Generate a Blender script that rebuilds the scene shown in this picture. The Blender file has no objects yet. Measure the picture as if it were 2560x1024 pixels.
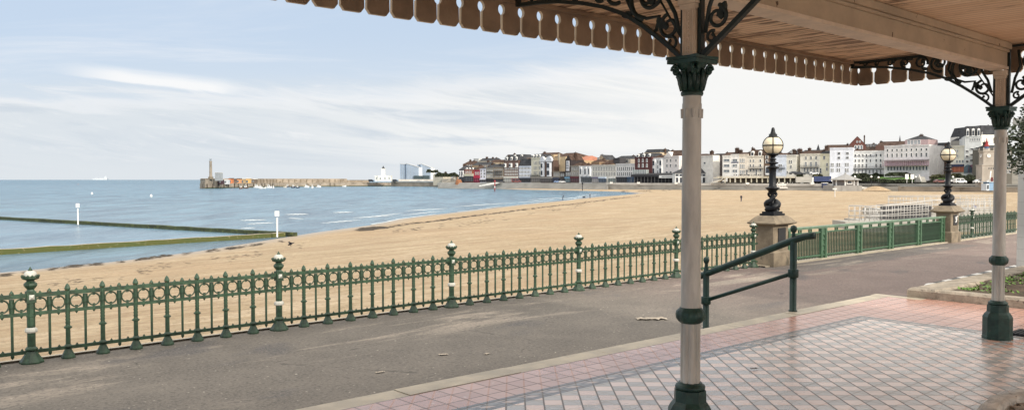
import bpy, math, random
import numpy as np
from mathutils import Vector, Matrix
random.seed(11)
R = math.radians
# ---------------------------------------------------------------- camera, world, sun, exposure
sc = bpy.context.scene
F = 2090.0; CAMZ = 2.4; PITCH = math.atan(63 / F)
cam = bpy.data.cameras.new('camera'); camo = bpy.data.objects.new('camera', cam)
sc.collection.objects.link(camo); sc.camera = camo
camo.location = (0, 0, CAMZ); camo.rotation_euler = (math.pi / 2 - PITCH, 0, 0)
cam.sensor_width = 36; cam.lens = 36 * F / 2560; cam.clip_end = 90000; cam.clip_start = .05
SUN_AZ = Vector((.57, -.82, 0)).normalized(); SUN_EL = R(27)
sun = bpy.data.lights.new('sun', 'SUN'); suno = bpy.data.objects.new('sun', sun); sc.collection.objects.link(suno)
sun.energy = 3.5; sun.angle = R(3); sun.color = (1, .92, .80)
sdir = Vector((SUN_AZ.x * math.cos(SUN_EL), SUN_AZ.y * math.cos(SUN_EL), math.sin(SUN_EL)))
suno.rotation_euler = sdir.to_track_quat('Z', 'Y').to_euler(); suno.location = (20, -20, 30)
sc.view_settings.view_transform = 'Standard'; sc.view_settings.look = 'None'
sc.view_settings.exposure = 0.0; sc.view_settings.gamma = 1
w = bpy.data.worlds.new('World'); sc.world = w; w.use_nodes = True

def srgb(r, g, b):
    f = lambda c: (c / 255 / 12.92) if c / 255 <= .04045 else ((c / 255 + .055) / 1.055) ** 2.4
    return (f(r), f(g), f(b), 1)

class NT:
    def __init__(s, t): s.t = t
    def n(s, typ, **kw):
        nd = s.t.nodes.new(typ)
        for k, v in kw.items():
            if k.startswith('_'): setattr(nd, k[1:], v)
        return nd
    def l(s, a, b): s.t.links.new(a, b)
    def val(s, x, sock):
        if isinstance(x, (int, float, tuple)): sock.default_value = x
        else: s.l(x, sock)
    def math(s, op, a, b=0.0, c=None, clamp=False):
        nd = s.t.nodes.new('ShaderNodeMath'); nd.operation = op; nd.use_clamp = clamp
        s.val(a, nd.inputs[0]); s.val(b, nd.inputs[1])
        if c is not None: s.val(c, nd.inputs[2])
        return nd.outputs[0]
    def mix(s, f, a, b):
        nd = s.t.nodes.new('ShaderNodeMix'); nd.data_type = 'RGBA'
        s.val(f, nd.inputs[0]); s.val(a, nd.inputs[6]); s.val(b, nd.inputs[7]); return nd.outputs[2]
    def ramp(s, f, lo, hi):
        nd = s.t.nodes.new('ShaderNodeMapRange'); nd.interpolation_type = 'SMOOTHSTEP'
        s.val(f, nd.inputs[0]); nd.inputs[1].default_value = lo; nd.inputs[2].default_value = hi
        return nd.outputs[0]
    def noise(s, vec, scale, detail=4, rough=.55, dist=0):
        nd = s.t.nodes.new('ShaderNodeTexNoise'); s.l(vec, nd.inputs['Vector'])
        nd.inputs['Scale'].default_value = scale; nd.inputs['Detail'].default_value = detail
        nd.inputs['Roughness'].default_value = rough; nd.inputs['Distortion'].default_value = dist
        return nd.outputs[0]
    def xyz(s, v):
        nd = s.t.nodes.new('ShaderNodeSeparateXYZ'); s.l(v, nd.inputs[0]); return nd.outputs
    def comb(s, x, y, z=0.0):
        nd = s.t.nodes.new('ShaderNodeCombineXYZ')
        s.val(x, nd.inputs[0]); s.val(y, nd.inputs[1]); s.val(z, nd.inputs[2]); return nd.outputs[0]
    def mapv(s, v, scale=(1, 1, 1), rot=(0, 0, 0), loc=(0, 0, 0)):
        nd = s.t.nodes.new('ShaderNodeMapping'); s.l(v, nd.inputs[0])
        nd.inputs[1].default_value = loc; nd.inputs[2].default_value = rot; nd.inputs[3].default_value = scale
        return nd.outputs[0]

# world: Nishita sky veiled by thin streaky cloud
nt = NT(w.node_tree); w.node_tree.nodes.clear()
out = nt.n('ShaderNodeOutputWorld'); bg = nt.n('ShaderNodeBackground'); nt.l(bg.outputs[0], out.inputs[0])
sky = nt.n('ShaderNodeTexSky'); sky.sky_type = 'NISHITA'; sky.sun_disc = False
sky.sun_elevation = SUN_EL; sky.sun_rotation = math.atan2(SUN_AZ.x, SUN_AZ.y)
sky.dust_density = 1.5; sky.ozone_density = 1.2
tc = nt.n('ShaderNodeTexCoord').outputs['Generated']
x, y, z = nt.xyz(tc)
yy = nt.math('MAXIMUM', y, .12); U = nt.math('DIVIDE', x, yy); V = nt.math('DIVIDE', z, yy)
zz = nt.math('ADD', nt.math('MAXIMUM', z, 0.0), .09)
uv = nt.comb(nt.math('DIVIDE', x, zz), nt.math('DIVIDE', y, zz), 0.0)
wisp = nt.noise(nt.mapv(uv, scale=(.5, 1.25, 1), rot=(0, 0, R(-14)), loc=(3.1, 1.7, 0)), 1.1, 9, .62, .6)
streak = nt.noise(nt.comb(nt.math('MULTIPLY', U, 3.2), nt.math('MULTIPLY', nt.math('ADD', V, nt.math('MULTIPLY', U, .10)), 30.0), 1.7), 1.0, 8, .62, .7)
fine = nt.noise(nt.comb(nt.math('MULTIPLY', U, 11.0), nt.math('MULTIPLY', nt.math('ADD', V, nt.math('MULTIPLY', U, .16)), 70.0), 8.1), 1.0, 7, .65, .8)
sk = nt.n('ShaderNodeVectorMath'); sk.operation = 'SCALE'; nt.l(sky.outputs[0], sk.inputs[0]); sk.inputs[3].default_value = .10
blue = nt.mix(.88, sk.outputs[0], srgb(203, 220, 241))
blue = nt.mix(nt.ramp(V, .19, .06), blue, srgb(216, 227, 238))
# main bank of stratus: low at the left, climbing to the right (towards the sun)
vb = nt.math('ADD', .112, nt.math('ADD', nt.math('MULTIPLY', nt.math('MAXIMUM', nt.math('ADD', U, .15), 0.0), .10), nt.math('MULTIPLY', nt.math('MAXIMUM', nt.math('SUBTRACT', U, .19), 0.0), .9)))
q = nt.math('ADD', nt.math('SUBTRACT', vb, V), nt.math('MULTIPLY', nt.math('SUBTRACT', streak, .5), .075))
q = nt.math('ADD', q, nt.math('MULTIPLY', nt.math('SUBTRACT', fine, .5), .03))
bank = nt.ramp(q, -.014, .024)
bankc = nt.mix(nt.ramp(U, -.42, .10), srgb(222, 229, 235), srgb(248, 248, 246))
bankc = nt.mix(nt.math('MULTIPLY', nt.ramp(streak, .46, .68), nt.ramp(U, .30, -.1)), bankc, srgb(211, 220, 229))
bankc = nt.mix(nt.math('MULTIPLY', nt.ramp(fine, .48, .80), .5), bankc, srgb(250, 250, 250))
rim = nt.math('MULTIPLY', nt.ramp(q, -.004, .012), nt.ramp(q, .032, .014)); bankc = nt.mix(nt.math('MULTIPLY', rim, .55), bankc, srgb(246, 247, 249))
bankc = nt.mix(nt.ramp(V, .045, .0), bankc, nt.mix(nt.ramp(U, -.3, .3), srgb(224, 230, 235), srgb(242, 242, 243)))
col = nt.mix(nt.math('MULTIPLY', nt.ramp(wisp, .46, .80), .7), blue, srgb(240, 243, 248))
col = nt.mix(bank, col, bankc)
# one long bright streak low on the left
ln = nt.math('SUBTRACT', V, nt.math('ADD', nt.math('MULTIPLY', nt.math('ADD', U, .325), -.115), .101)); ln = nt.math('ADD', ln, nt.math('MULTIPLY', nt.math('SUBTRACT', fine, .5), .010))
prof = nt.math('MULTIPLY', nt.ramp(ln, -.003, .002), nt.ramp(ln, .020, .006)); prof = nt.math('MULTIPLY', prof, nt.math('MULTIPLY', nt.ramp(U, -.56, -.46), nt.ramp(U, -.31, -.36)))
col = nt.mix(nt.math('MULTIPLY', prof, .9), col, srgb(252, 252, 252))
# sky overhead and round the sun brightened and warmed, added to lift the shade
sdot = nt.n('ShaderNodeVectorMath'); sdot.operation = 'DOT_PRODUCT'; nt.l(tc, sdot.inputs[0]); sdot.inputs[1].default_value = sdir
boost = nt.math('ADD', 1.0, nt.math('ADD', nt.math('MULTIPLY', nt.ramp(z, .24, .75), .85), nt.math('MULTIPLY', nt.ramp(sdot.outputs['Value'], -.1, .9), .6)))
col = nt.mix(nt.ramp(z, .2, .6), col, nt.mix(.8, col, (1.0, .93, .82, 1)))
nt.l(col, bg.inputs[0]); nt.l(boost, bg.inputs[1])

# ---------------------------------------------------------------- placement helpers (pixel of the 2560x1024 photo -> world)
def ray(px, py):
    rx = (px - 1280) / F; ry = -(py - 512) / F
    c, s_ = math.cos(PITCH), math.sin(PITCH)
    return Vector((rx, c + ry * s_, -s_ + ry * c))
def P(px, py, z):
    d = ray(px, py); t = (z - CAMZ) / d.z; return Vector((d.x * t, d.y * t, z))
def at(px, py, Y):
    d = ray(px, py); t = Y / d.y; return Vector((d.x * t, Y, CAMZ + d.z * t))

# ---------------------------------------------------------------- mesh + object helpers
C = sc.collection
def tag(o, label=None, cat=None, group=None, kind=None):
    if label: o['label'] = label
    if cat: o['category'] = cat
    if group: o['group'] = group
    if kind: o['kind'] = kind
    return o
def empty(name, loc=(0, 0, 0), rz=0, label=None, cat=None, group=None):
    o = bpy.data.objects.new(name, None); C.objects.link(o); o.location = loc; o.rotation_euler = (0, 0, rz)
    o.empty_display_size = .2
    return tag(o, label, cat, group)
def inst(name, me, parent=None, loc=(0, 0, 0), rz=0, scale=None):
    o = bpy.data.objects.new(name, me); C.objects.link(o); o.parent = parent
    o.location = loc; o.rotation_euler = (0, 0, rz)
    if scale: o.scale = scale
    return o
def copy_tree(o, parent=None):
    c = o.copy(); C.objects.link(c); c.parent = parent
    for ch in list(o.children): copy_tree(ch, c)
    return c

class MB:
    def __init__(s): s.v = []; s.f = []; s.m = []; s.s = []
    def add(s, vs, fs, m=0, sm=False):
        b = len(s.v); s.v += [tuple(v) for v in vs]
        for f in fs: s.f.append([i + b for i in f]); s.m.append(m); s.s.append(sm)
    def box(s, x0, x1, y0, y1, z0, z1, m=0):
        s.add([(x0, y0, z0), (x1, y0, z0), (x1, y1, z0), (x0, y1, z0), (x0, y0, z1), (x1, y0, z1), (x1, y1, z1), (x0, y1, z1)],
              [(0, 3, 2, 1), (4, 5, 6, 7), (0, 1, 5, 4), (1, 2, 6, 5), (2, 3, 7, 6), (3, 0, 4, 7)], m)
    def cbox(s, c, sz, m=0): s.box(c[0] - sz[0] / 2, c[0] + sz[0] / 2, c[1] - sz[1] / 2, c[1] + sz[1] / 2, c[2] - sz[2] / 2, c[2] + sz[2] / 2, m)
    def lathe(s, prof, n=16, c=(0, 0, 0), m=0, sm=True, ph=0, sx=1, sy=1, sc_=None):
        vs = []; fs = []
        for (r, z) in prof:
            for i in range(n):
                a = ph + 2 * math.pi * i / n
                rr = r * (sc_(a, z) if sc_ else 1)
                vs.append((c[0] + rr * math.cos(a) * sx, c[1] + rr * math.sin(a) * sy, c[2] + z))
        k = len(prof)
        for j in range(k - 1):
            for i in range(n):
                fs.append((j * n + i, j * n + (i + 1) % n, (j + 1) * n + (i + 1) % n, (j + 1) * n + i))
        s.add(vs, fs, m, sm)
        s.add(vs[:n], [tuple(range(n - 1, -1, -1))], m); s.add(vs[-n:], [tuple(range(n))], m)
    def tube(s, pts, r, n=6, m=0, sm=True, cap=True):
        pts = [Vector(p) for p in pts]; vs = []; fs = []; k = len(pts)
        up = None
        for j, p in enumerate(pts):
            t = (pts[min(j + 1, k - 1)] - pts[max(j - 1, 0)]).normalized()
            if up is None:
                up = Vector((0, 0, 1)) if abs(t.z) < .9 else Vector((1, 0, 0))
            a = t.cross(up).normalized(); b = a.cross(t).normalized(); up = b
            rr = r[j] if isinstance(r, (list, tuple)) else r
            for i in range(n):
                an = 2 * math.pi * i / n + math.pi / n
                vs.append(p + a * math.cos(an) * rr + b * math.sin(an) * rr)
        for j in range(k - 1):
            for i in range(n):
                fs.append((j * n + i, j * n + (i + 1) % n, (j + 1) * n + (i + 1) % n, (j + 1) * n + i))
        if cap: fs += [tuple(range(n - 1, -1, -1)), tuple(range((k - 1) * n, k * n))]
        s.add(vs, fs, m, sm)
    def prism(s, poly, y0, y1, m=0, ax='y'):
        n = len(poly)
        if ax == 'y': vs = [(p[0], y0, p[1]) for p in poly] + [(p[0], y1, p[1]) for p in poly]
        elif ax == 'x': vs = [(y0, p[0], p[1]) for p in poly] + [(y1, p[0], p[1]) for p in poly]
        else: vs = [(p[0], p[1], y0) for p in poly] + [(p[0], p[1], y1) for p in poly]
        s.add(vs, [tuple(range(n)), tuple(range(2 * n - 1, n - 1, -1))] + [(i, i + n, (i + 1) % n + n, (i + 1) % n) for i in range(n)], m)
    def mesh(s, name, mats):
        me = bpy.data.meshes.new(name); me.from_pydata(s.v, [], s.f)
        for m in (mats if isinstance(mats, (list, tuple)) else [mats]): me.materials.append(m)
        me.polygons.foreach_set('material_index', s.m); me.polygons.foreach_set('use_smooth', s.s)
        me.update()
        import bmesh
        bm = bmesh.new(); bm.from_mesh(me); bmesh.ops.recalc_face_normals(bm, faces=bm.faces); bm.to_mesh(me); bm.free()
        return me
    def build(s, name, mats, parent=None, loc=(0, 0, 0), rz=0):
        return inst(name, s.mesh(name, mats), parent, loc, rz)

# ---------------------------------------------------------------- materials
M = {}
def mat(name, col, rough=.6, metal=0, var=.18, scale=3, bump=0, bscale=None, col2=None, spec=.5, spots=None, spots_scale=20,
        spot_th=(.66, .7), emit=None, stretch=(1, 1, 1), coat=0, noise_detail=6):
    m = bpy.data.materials.new(name); m.use_nodes = True; t = NT(m.node_tree)
    b = m.node_tree.nodes['Principled BSDF']
    tcn = t.n('ShaderNodeTexCoord').outputs['Object']; v = t.mapv(tcn, scale=stretch)
    c1 = tuple(max(0, c * (1 - var)) for c in col[:3]) + (1,); c2 = col2 or tuple(min(1, c * (1 + var)) for c in col[:3]) + (1,)
    n = t.noise(v, scale, noise_detail, .6)
    cc = t.mix(t.ramp(n, .32, .68), c1, c2)
    if spots:
        sn = t.noise(v, spots_scale, 5, .6, .3); cc = t.mix(t.ramp(sn, *spot_th), cc, spots)
    t.l(cc, b.inputs['Base Color'])
    t.l(t.math('ADD', t.math('MULTIPLY', n, .2), rough - .1), b.inputs['Roughness'])
    b.inputs['Metallic'].default_value = metal; b.inputs['Specular IOR Level'].default_value = spec
    if coat: b.inputs['Coat Weight'].default_value = coat; b.inputs['Coat Roughness'].default_value = .15
    if bump:
        bp = t.n('ShaderNodeBump'); bp.inputs['Strength'].default_value = bump; bp.inputs['Distance'].default_value = .02
        t.l(t.noise(v, bscale or scale * 6, 5, .65), bp.inputs['Height']); t.l(bp.outputs[0], b.inputs['Normal'])
    M[name] = m; return m
mat('green_paint', (.024, .054, .029, 1), .48, 0, .45, 9, .3, 50, spots=(.10, .065, .038, 1), spots_scale=17, spot_th=(.66, .71))
mat('green_light', (.05, .11, .06, 1), .4, 0, .2, 6, .1, 60)
mat('green_top_sunlit', (.13, .21, .14, 1), .4, 0, .2, 6)  # paler green for the top rail, sunlight put into the colour
mat('dark_green', (.010, .032, .026, 1), .40, 0, .3, 8, .12, 60, spots=(.035, .045, .035, 1), spots_scale=30, spot_th=(.7, .76), spec=.35)
mat('capital_green', (.017, .050, .040, 1), .45, 0, .4, 10, .2, 50, spots=(.05, .07, .055, 1), spots_scale=26, spot_th=(.62, .72), spec=.4)
mat('iron', (.010, .020, .017, 1), .5, 0, .3, 8, .2, 40)
mat('black_iron', (.006, .007, .009, 1), .42, 0, .3, 8, .2, 30, spec=.3)
mat('white_paint', (.47, .46, .41, 1), .45, 0, .08, 8, .05, 60, spots=(.35, .30, .22, 1), spots_scale=18, spot_th=(.68, .74))
mat('column_cream', (.49, .475, .425, 1), .36, 0, .22, 9, .15, 50, stretch=(1, 1, .22), spots=(.06, .035, .02, 1), spots_scale=11, spot_th=(.70, .72))
mat('trim_cream', (.66, .53, .40, 1), .5, 0, .12, 5, .2, 40, spots=(.12, .07, .04, 1), spots_scale=12, spot_th=(.70, .73))
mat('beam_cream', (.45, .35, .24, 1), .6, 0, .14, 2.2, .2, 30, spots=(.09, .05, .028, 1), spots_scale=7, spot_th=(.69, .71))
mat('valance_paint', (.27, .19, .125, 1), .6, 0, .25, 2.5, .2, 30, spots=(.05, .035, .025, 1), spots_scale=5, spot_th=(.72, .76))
mat('valance_edge_lit', (.75, .62, .45, 1), .6, 0, .1, 5)  # board edges painted pale cream for the daylight on them
mat('slate', (.050, .052, .057, 1), .9, 0, .3, .6, .3, 2, spec=.15)
mat('brown_roof', (.075, .050, .040, 1), .95, 0, .35, .6, spec=.1)
mat('red_roof', (.36, .15, .095, 1), .8, 0, .15, .8)
mat('window_dark', (.03, .035, .045, 1), .15, 0, .5, .3, spec=.6)
mat('window_mid', (.16, .18, .20, 1), .2, 0, .4, .3)
mat('window_frame', (.66, .65, .62, 1), .5, 0, .1, 1)
mat('stone_pier', (.20, .16, .112, 1), .85, 0, .28, 3, .4, 40, spots=(.10, .085, .06, 1), spots_scale=2.2, spot_th=(.58, .72))
mat('stone_pier_dark', (.20, .165, .12, 1), .85, 0, .3, 3, .4, 40)
mat('kerb_stone', (.43, .37, .28, 1), .5, 0, .2, 2.5, .3, 60, spots=(.22, .19, .14, 1), spots_scale=2.5, spot_th=(.60, .75))
mat('rim_stone', (.56, .52, .46, 1), .85, 0, .28, 5, .8, 40, spots=(.20, .17, .14, 1), spots_scale=14, spot_th=(.6, .7))
mat('rough_kerb', (.33, .28, .22, 1), .85, 0, .28, 5, .8, 40, spots=(.12, .10, .08, 1), spots_scale=14, spot_th=(.6, .7))
mat('pale_concrete', (.52, .50, .46, 1), .85, 0, .14, .12, .3, 1)
mat('wall_concrete', (.36, .345, .31, 1), .9, 0, .2, .1, .3, 1, spots=(.18, .17, .15, 1), spots_scale=.12, spot_th=(.6, .72), stretch=(1, 1, 4))
mat('pier_stone', (.29, .245, .195, 1), .9, 0, .25, .15, .6, 1, spots=(.15, .12, .085, 1), spots_scale=.25, spot_th=(.56, .68))
mat('algae_stone', (.035, .045, .018, 1), .8, 0, .4, .4, .5, 4, spots=(.10, .12, .03, 1), spots_scale=2.2, spot_th=(.5, .68))
mat('algae_bright', (.13, .13, .03, 1), .9, 0, .35, .5, .5, 4, col2=(.07, .085, .022, 1), spots=(.26, .23, .13, 1), spots_scale=3.0, spot_th=(.58, .70))
mat('foliage', (.035, .062, .022, 1), .6, 0, .5, 3)
mat('foliage_mid', (.06, .095, .03, 1), .6, 0, .5, 2)
mat('bush', (.045, .055, .028, 1), .8, 0, .4, .4)
mat('bush_light', (.13, .125, .06, 1), .8, 0, .4, .4)
mat('leaf_dark', (.028, .045, .020, 1), .35, 0, .5, 30, col2=(.075, .105, .045, 1))
mat('bark', (.07, .055, .04, 1), .9, 0, .3, 8, .5, 30)
mat('grass', (.085, .17, .035, 1), .9, 0, .3, .2, .5, 3)
mat('soil', (.085, .06, .04, 1), .95, 0, .4, 8, .9, 30)
mat('wood_deck', (.32, .27, .22, 1), .8, 0, .3, 3, .5, 30, stretch=(1, 12, 1))
mat('black_paint', (.015, .015, .016, 1), .5)
mat('stripe_white', (.62, .60, .56, 1), .6, 0, .15, 6)
mat('lamp_glass', (.70, .60, .42, 1), .22, 0, .06, 3, spec=.5, coat=.4)
mat('steel', (.46, .445, .42, 1), .5, .2, .1, 2)
mat('white_plain', (.78, .77, .74, 1), .5, 0, .06, 1)
mat('tyre', (.02, .02, .02, 1), .8)
mat('cloth_dark', (.012, .014, .022, 1), .9)
mat('cloth_blue', (.02, .03, .07, 1), .9)
mat('skin', (.45, .28, .2, 1), .6)
mat('seaweed', (.035, .024, .014, 1), .8, 0, .5, 2)
mat('paper', (.42, .36, .29, 1), .9)
mat('rust', (.26, .11, .05, 1), .9, 0, .3, .5)
mat('clock_stone', (.36, .32, .275, 1), .85, 0, .15, .3)
def colmat(rgb, rough=.75, var=.07, scale=.12):
    k = 'paint_%02x%02x%02x' % rgb
    if k not in M:
        g_ = sum(rgb) / 3; mat(k, srgb(*[(c * .76 + g_ * .24) * .96 for c in rgb]), rough, 0, var * 1.6, scale * 4, 0)  # mixed towards grey to stand in for distance haze
    return M[k]

# frames: shelter (s,n) axes and promenade railing (d) axes
DS = Vector((.7477, .664, 0)); NS = Vector((-.664, .7477, 0)); ANG_S = math.atan2(.664, .7477)
DF = Vector((.734, .679, 0)).normalized(); NF = Vector((-DF.y, DF.x, 0)); ANG_F = math.atan2(DF.y, DF.x)
def SN(s, n, z=0): return DS * s + NS * n + Vector((0, 0, z))
FZ = .65            # tiled terrace level
# ================================================================ SEA, SAND, PROMENADE
SEA = -3.8
shore_px = [(-900, 765), (-400, 716), (0, 681), (150, 667), (300, 652), (500, 627), (717, 592), (800, 579), (930, 562), (990, 548), (1100, 535), (1280, 514),
            (1400, 502), (1480, 493), (1560, 487), (1598, 483), (1560, 479.5), (1470, 477), (1400, 475.5), (1310, 474), (1240, 472)]
shore = [P(x_, y_, SEA) for x_, y_ in shore_px]
def shore_dist(X, Y):
    """signed distance to the waterline: + on sand"""
    poly = [(p.x, p.y) for p in shore] + [(P(1150, 464.8, SEA).x, P(1150, 464.8, SEA).y), (-60, 1000), (-900, 1000), (-900, -400), (-200, -400)]
    d = np.full(X.shape, 1e9)
    for a, b in zip(shore[:-1], shore[1:]):
        ax, ay, bx, by = a.x, a.y, b.x, b.y
        t = np.clip(((X - ax) * (bx - ax) + (Y - ay) * (by - ay)) / ((bx - ax) ** 2 + (by - ay) ** 2), 0, 1)
        d = np.minimum(d, np.hypot(X - ax - t * (bx - ax), Y - ay - t * (by - ay)))
    ins = np.zeros(X.shape, bool); n = len(poly)
    for i in range(n):
        x1, y1 = poly[i]; x2, y2 = poly[(i + 1) % n]
        if y1 == y2: continue
        c = ((y1 > Y) != (y2 > Y)) & (X < (x2 - x1) * (Y - y1) / (y2 - y1) + x1)
        ins ^= c
    return np.where(ins, -d, d)
def sand_z(X, Y):
    d = shore_dist(X, Y)
    up = 1.25 * (1 - np.exp(-np.maximum(d, 0) / 28)) + .0022 * np.maximum(d, 0)
    return SEA + np.where(d > 0, up, np.maximum(d * .05, -4))
def grid_mesh(name, X, Y, Z, m, smooth=True):
    a, b = X.shape
    vs = np.stack([X, Y, Z], -1).reshape(-1, 3).tolist()
    fs = [(i * b + j, i * b + j + 1, (i + 1) * b + j + 1, (i + 1) * b + j) for i in range(a - 1) for j in range(b - 1)]
    me = bpy.data.meshes.new(name); me.from_pydata(vs, [], fs); me.materials.append(m)
    me.polygons.foreach_set('use_smooth', [smooth] * len(fs)); me.update(); return me
th = np.linspace(R(-62), R(58), 420); rr = np.geomspace(9, 640, 330)
T, RR = np.meshgrid(th, rr); X = RR * np.sin(T); Y = RR * np.cos(T); Z = sand_z(X, Y)
rng = np.random.RandomState(3)
Z += (np.sin(X * .9 + np.sin(Y * .31) * 2) * np.sin(Y * .57 + X * .13) * .035 + np.sin(X * .23 - Y * .4) * .03) * np.clip((Z - SEA) / .8, 0, 1)
# sand material
m = bpy.data.materials.new('sand'); m.use_nodes = True; t = NT(m.node_tree); b = m.node_tree.nodes['Principled BSDF']
pos = t.n('ShaderNodeNewGeometry').outputs['Position']; px_, py_, pz_ = t.xyz(pos)
vr = t.mapv(pos, rot=(0, 0, -ANG_F - R(4)), scale=(1, 1, 0)); tr = t.mapv(vr, scale=(.25, 1.6, 1))
n1 = t.noise(vr, 2.2, 7, .68, .3); n2 = t.noise(tr, .55, 6, .6, .8); n3 = t.noise(vr, .06, 5, .6)
n4 = t.noise(t.mapv(vr, scale=(.6, 3, 1)), 3.2, 5, .7, .4)
c_ = t.mix(t.ramp(n2, .35, .7), (.355, .27, .165, 1), (.50, .40, .27, 1))
c_ = t.mix(t.math('MULTIPLY', t.ramp(n3, .4, .7), .5), c_, (.44, .31, .185, 1))
n6 = t.noise(t.mapv(vr, scale=(.5, 1.3, 1)), .16, 6, .62, .8)
c_ = t.mix(t.math('MULTIPLY', t.ramp(n6, .48, .62), .5), c_, (.33, .235, .145, 1)); c_ = t.mix(t.math('MULTIPLY', t.ramp(n6, .44, .34), .4), c_, (.56, .45, .32, 1))
c_ = t.mix(t.math('MULTIPLY', t.ramp(n1, .46, .70), .6), c_, (.27, .18, .105, 1))
c_ = t.mix(t.math('MULTIPLY', t.ramp(n4, .50, .66), .5), c_, (.28, .19, .115, 1))
trk = t.n('ShaderNodeTexWave'); trk.wave_type = 'BANDS'; trk.bands_direction = 'Y'; t.l(t.mapv(pos, rot=(0, 0, -ANG_F + R(7)), scale=(1, 1, 0)), trk.inputs['Vector'])
trk.inputs['Scale'].default_value = .30; trk.inputs['Distortion'].default_value = 5; trk.inputs['Detail'].default_value = 4; trk.inputs['Detail Scale'].default_value = .12
tk = t.math('MULTIPLY', t.ramp(trk.outputs['Fac'], .86, .97), t.ramp(t.noise(vr, .09, 3, .5), .46, .6))
c_ = t.mix(t.math('MULTIPLY', tk, .45), c_, (.27, .185, .115, 1))
fp = t.n('ShaderNodeTexVoronoi'); t.l(t.mapv(vr, scale=(1, 1.3, 1)), fp.inputs['Vector']); fp.inputs['Scale'].default_value = 1.1; fpm = t.math('MULTIPLY', t.ramp(fp.outputs['Distance'], .20, .10), t.ramp(t.noise(vr, .25, 4, .6), .5, .62))
c_ = t.mix(t.math('MULTIPLY', fpm, .55), c_, (.24, .165, .10, 1))
wet = t.ramp(t.math('ADD', pz_, t.math('MULTIPLY', n2, .16)), SEA + .33, SEA + .06)
c_ = t.mix(wet, c_, (.30, .24, .175, 1))
t.l(c_, b.inputs['Base Color']); t.l(t.math('SUBTRACT', .95, t.math('MULTIPLY', wet, .62)), b.inputs['Roughness'])
bp = t.n('ShaderNodeBump'); bp.inputs['Strength'].default_value = 1; bp.inputs['Distance'].default_value = .35
h = t.math('ADD', t.math('MULTIPLY', n1, 1.0), t.math('MULTIPLY', n2, .8)); t.l(t.math('MULTIPLY', h, t.math('SUBTRACT', 1, wet)), bp.inputs['Height']); t.l(bp.outputs[0], b.inputs['Normal'])
o = inst('beach_sand', grid_mesh('beach_sand', X, Y, Z, m)); tag(o, kind='structure')

# sea
m = bpy.data.materials.new('sea'); m.use_nodes = True; t = NT(m.node_tree); b = m.node_tree.nodes['Principled BSDF']
pos = t.n('ShaderNodeNewGeometry').outputs['Position']; px_, py_, pz_ = t.xyz(pos)
v = t.mapv(pos, rot=(0, 0, R(-6)), scale=(1, .30, 1))
w1 = t.noise(v, 1.1, 6, .65, .5); w2 = t.noise(v, .16, 9, .72, .5); w3 = t.noise(t.mapv(pos, rot=(0, 0, R(-25)), scale=(.25, 1, 1)), .018, 5, .6, .5)
near = t.ramp(py_, 420, 60)
c_ = t.mix(t.ramp(w2, .40, .62), (.012, .062, .115, 1), (.095, .215, .295, 1))
c_ = t.mix(t.math('MULTIPLY', t.ramp(w3, .40, .66), .55), c_, (.075, .165, .225, 1))
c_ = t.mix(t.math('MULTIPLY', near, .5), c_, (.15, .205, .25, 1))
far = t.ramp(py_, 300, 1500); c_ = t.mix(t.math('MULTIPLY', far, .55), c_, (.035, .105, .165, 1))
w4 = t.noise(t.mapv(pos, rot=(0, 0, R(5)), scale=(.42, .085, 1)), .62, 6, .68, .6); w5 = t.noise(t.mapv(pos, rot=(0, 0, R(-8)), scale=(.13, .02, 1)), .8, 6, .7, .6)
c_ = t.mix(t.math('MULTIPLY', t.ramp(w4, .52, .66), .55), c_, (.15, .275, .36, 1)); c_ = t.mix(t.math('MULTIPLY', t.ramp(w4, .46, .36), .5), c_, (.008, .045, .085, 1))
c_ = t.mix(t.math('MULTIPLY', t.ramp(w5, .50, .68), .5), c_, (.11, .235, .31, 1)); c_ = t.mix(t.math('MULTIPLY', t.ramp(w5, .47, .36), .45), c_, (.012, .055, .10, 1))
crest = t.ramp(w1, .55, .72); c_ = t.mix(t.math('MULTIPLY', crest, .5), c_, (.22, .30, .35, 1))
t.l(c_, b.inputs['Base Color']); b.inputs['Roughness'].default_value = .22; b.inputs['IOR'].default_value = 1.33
t.l(t.math('ADD', t.math('SUBTRACT', .42, t.math('MULTIPLY', far, .30)), t.math('MULTIPLY', t.ramp(py_, 190, 70), .45)), b.inputs['Specular IOR Level'])
bp = t.n('ShaderNodeBump'); bp.inputs['Strength'].default_value = 1; bp.inputs['Distance'].default_value = .55
t.l(t.math('ADD', t.math('MULTIPLY', w1, .5), t.math('MULTIPLY', w2, 1.6)), bp.inputs['Height']); t.l(bp.outputs[0], b.inputs['Normal']); M['sea'] = m
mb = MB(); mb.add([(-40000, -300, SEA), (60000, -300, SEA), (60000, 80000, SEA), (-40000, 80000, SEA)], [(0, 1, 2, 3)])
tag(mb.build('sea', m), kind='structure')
# calm shallow water inside the tidal pool
m2 = m.copy(); m2.name = 'pool_water_mat'; M['pool'] = m2
for nd in m2.node_tree.nodes:
    if nd.type == 'BUMP': nd.inputs['Distance'].default_value = .12
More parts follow.
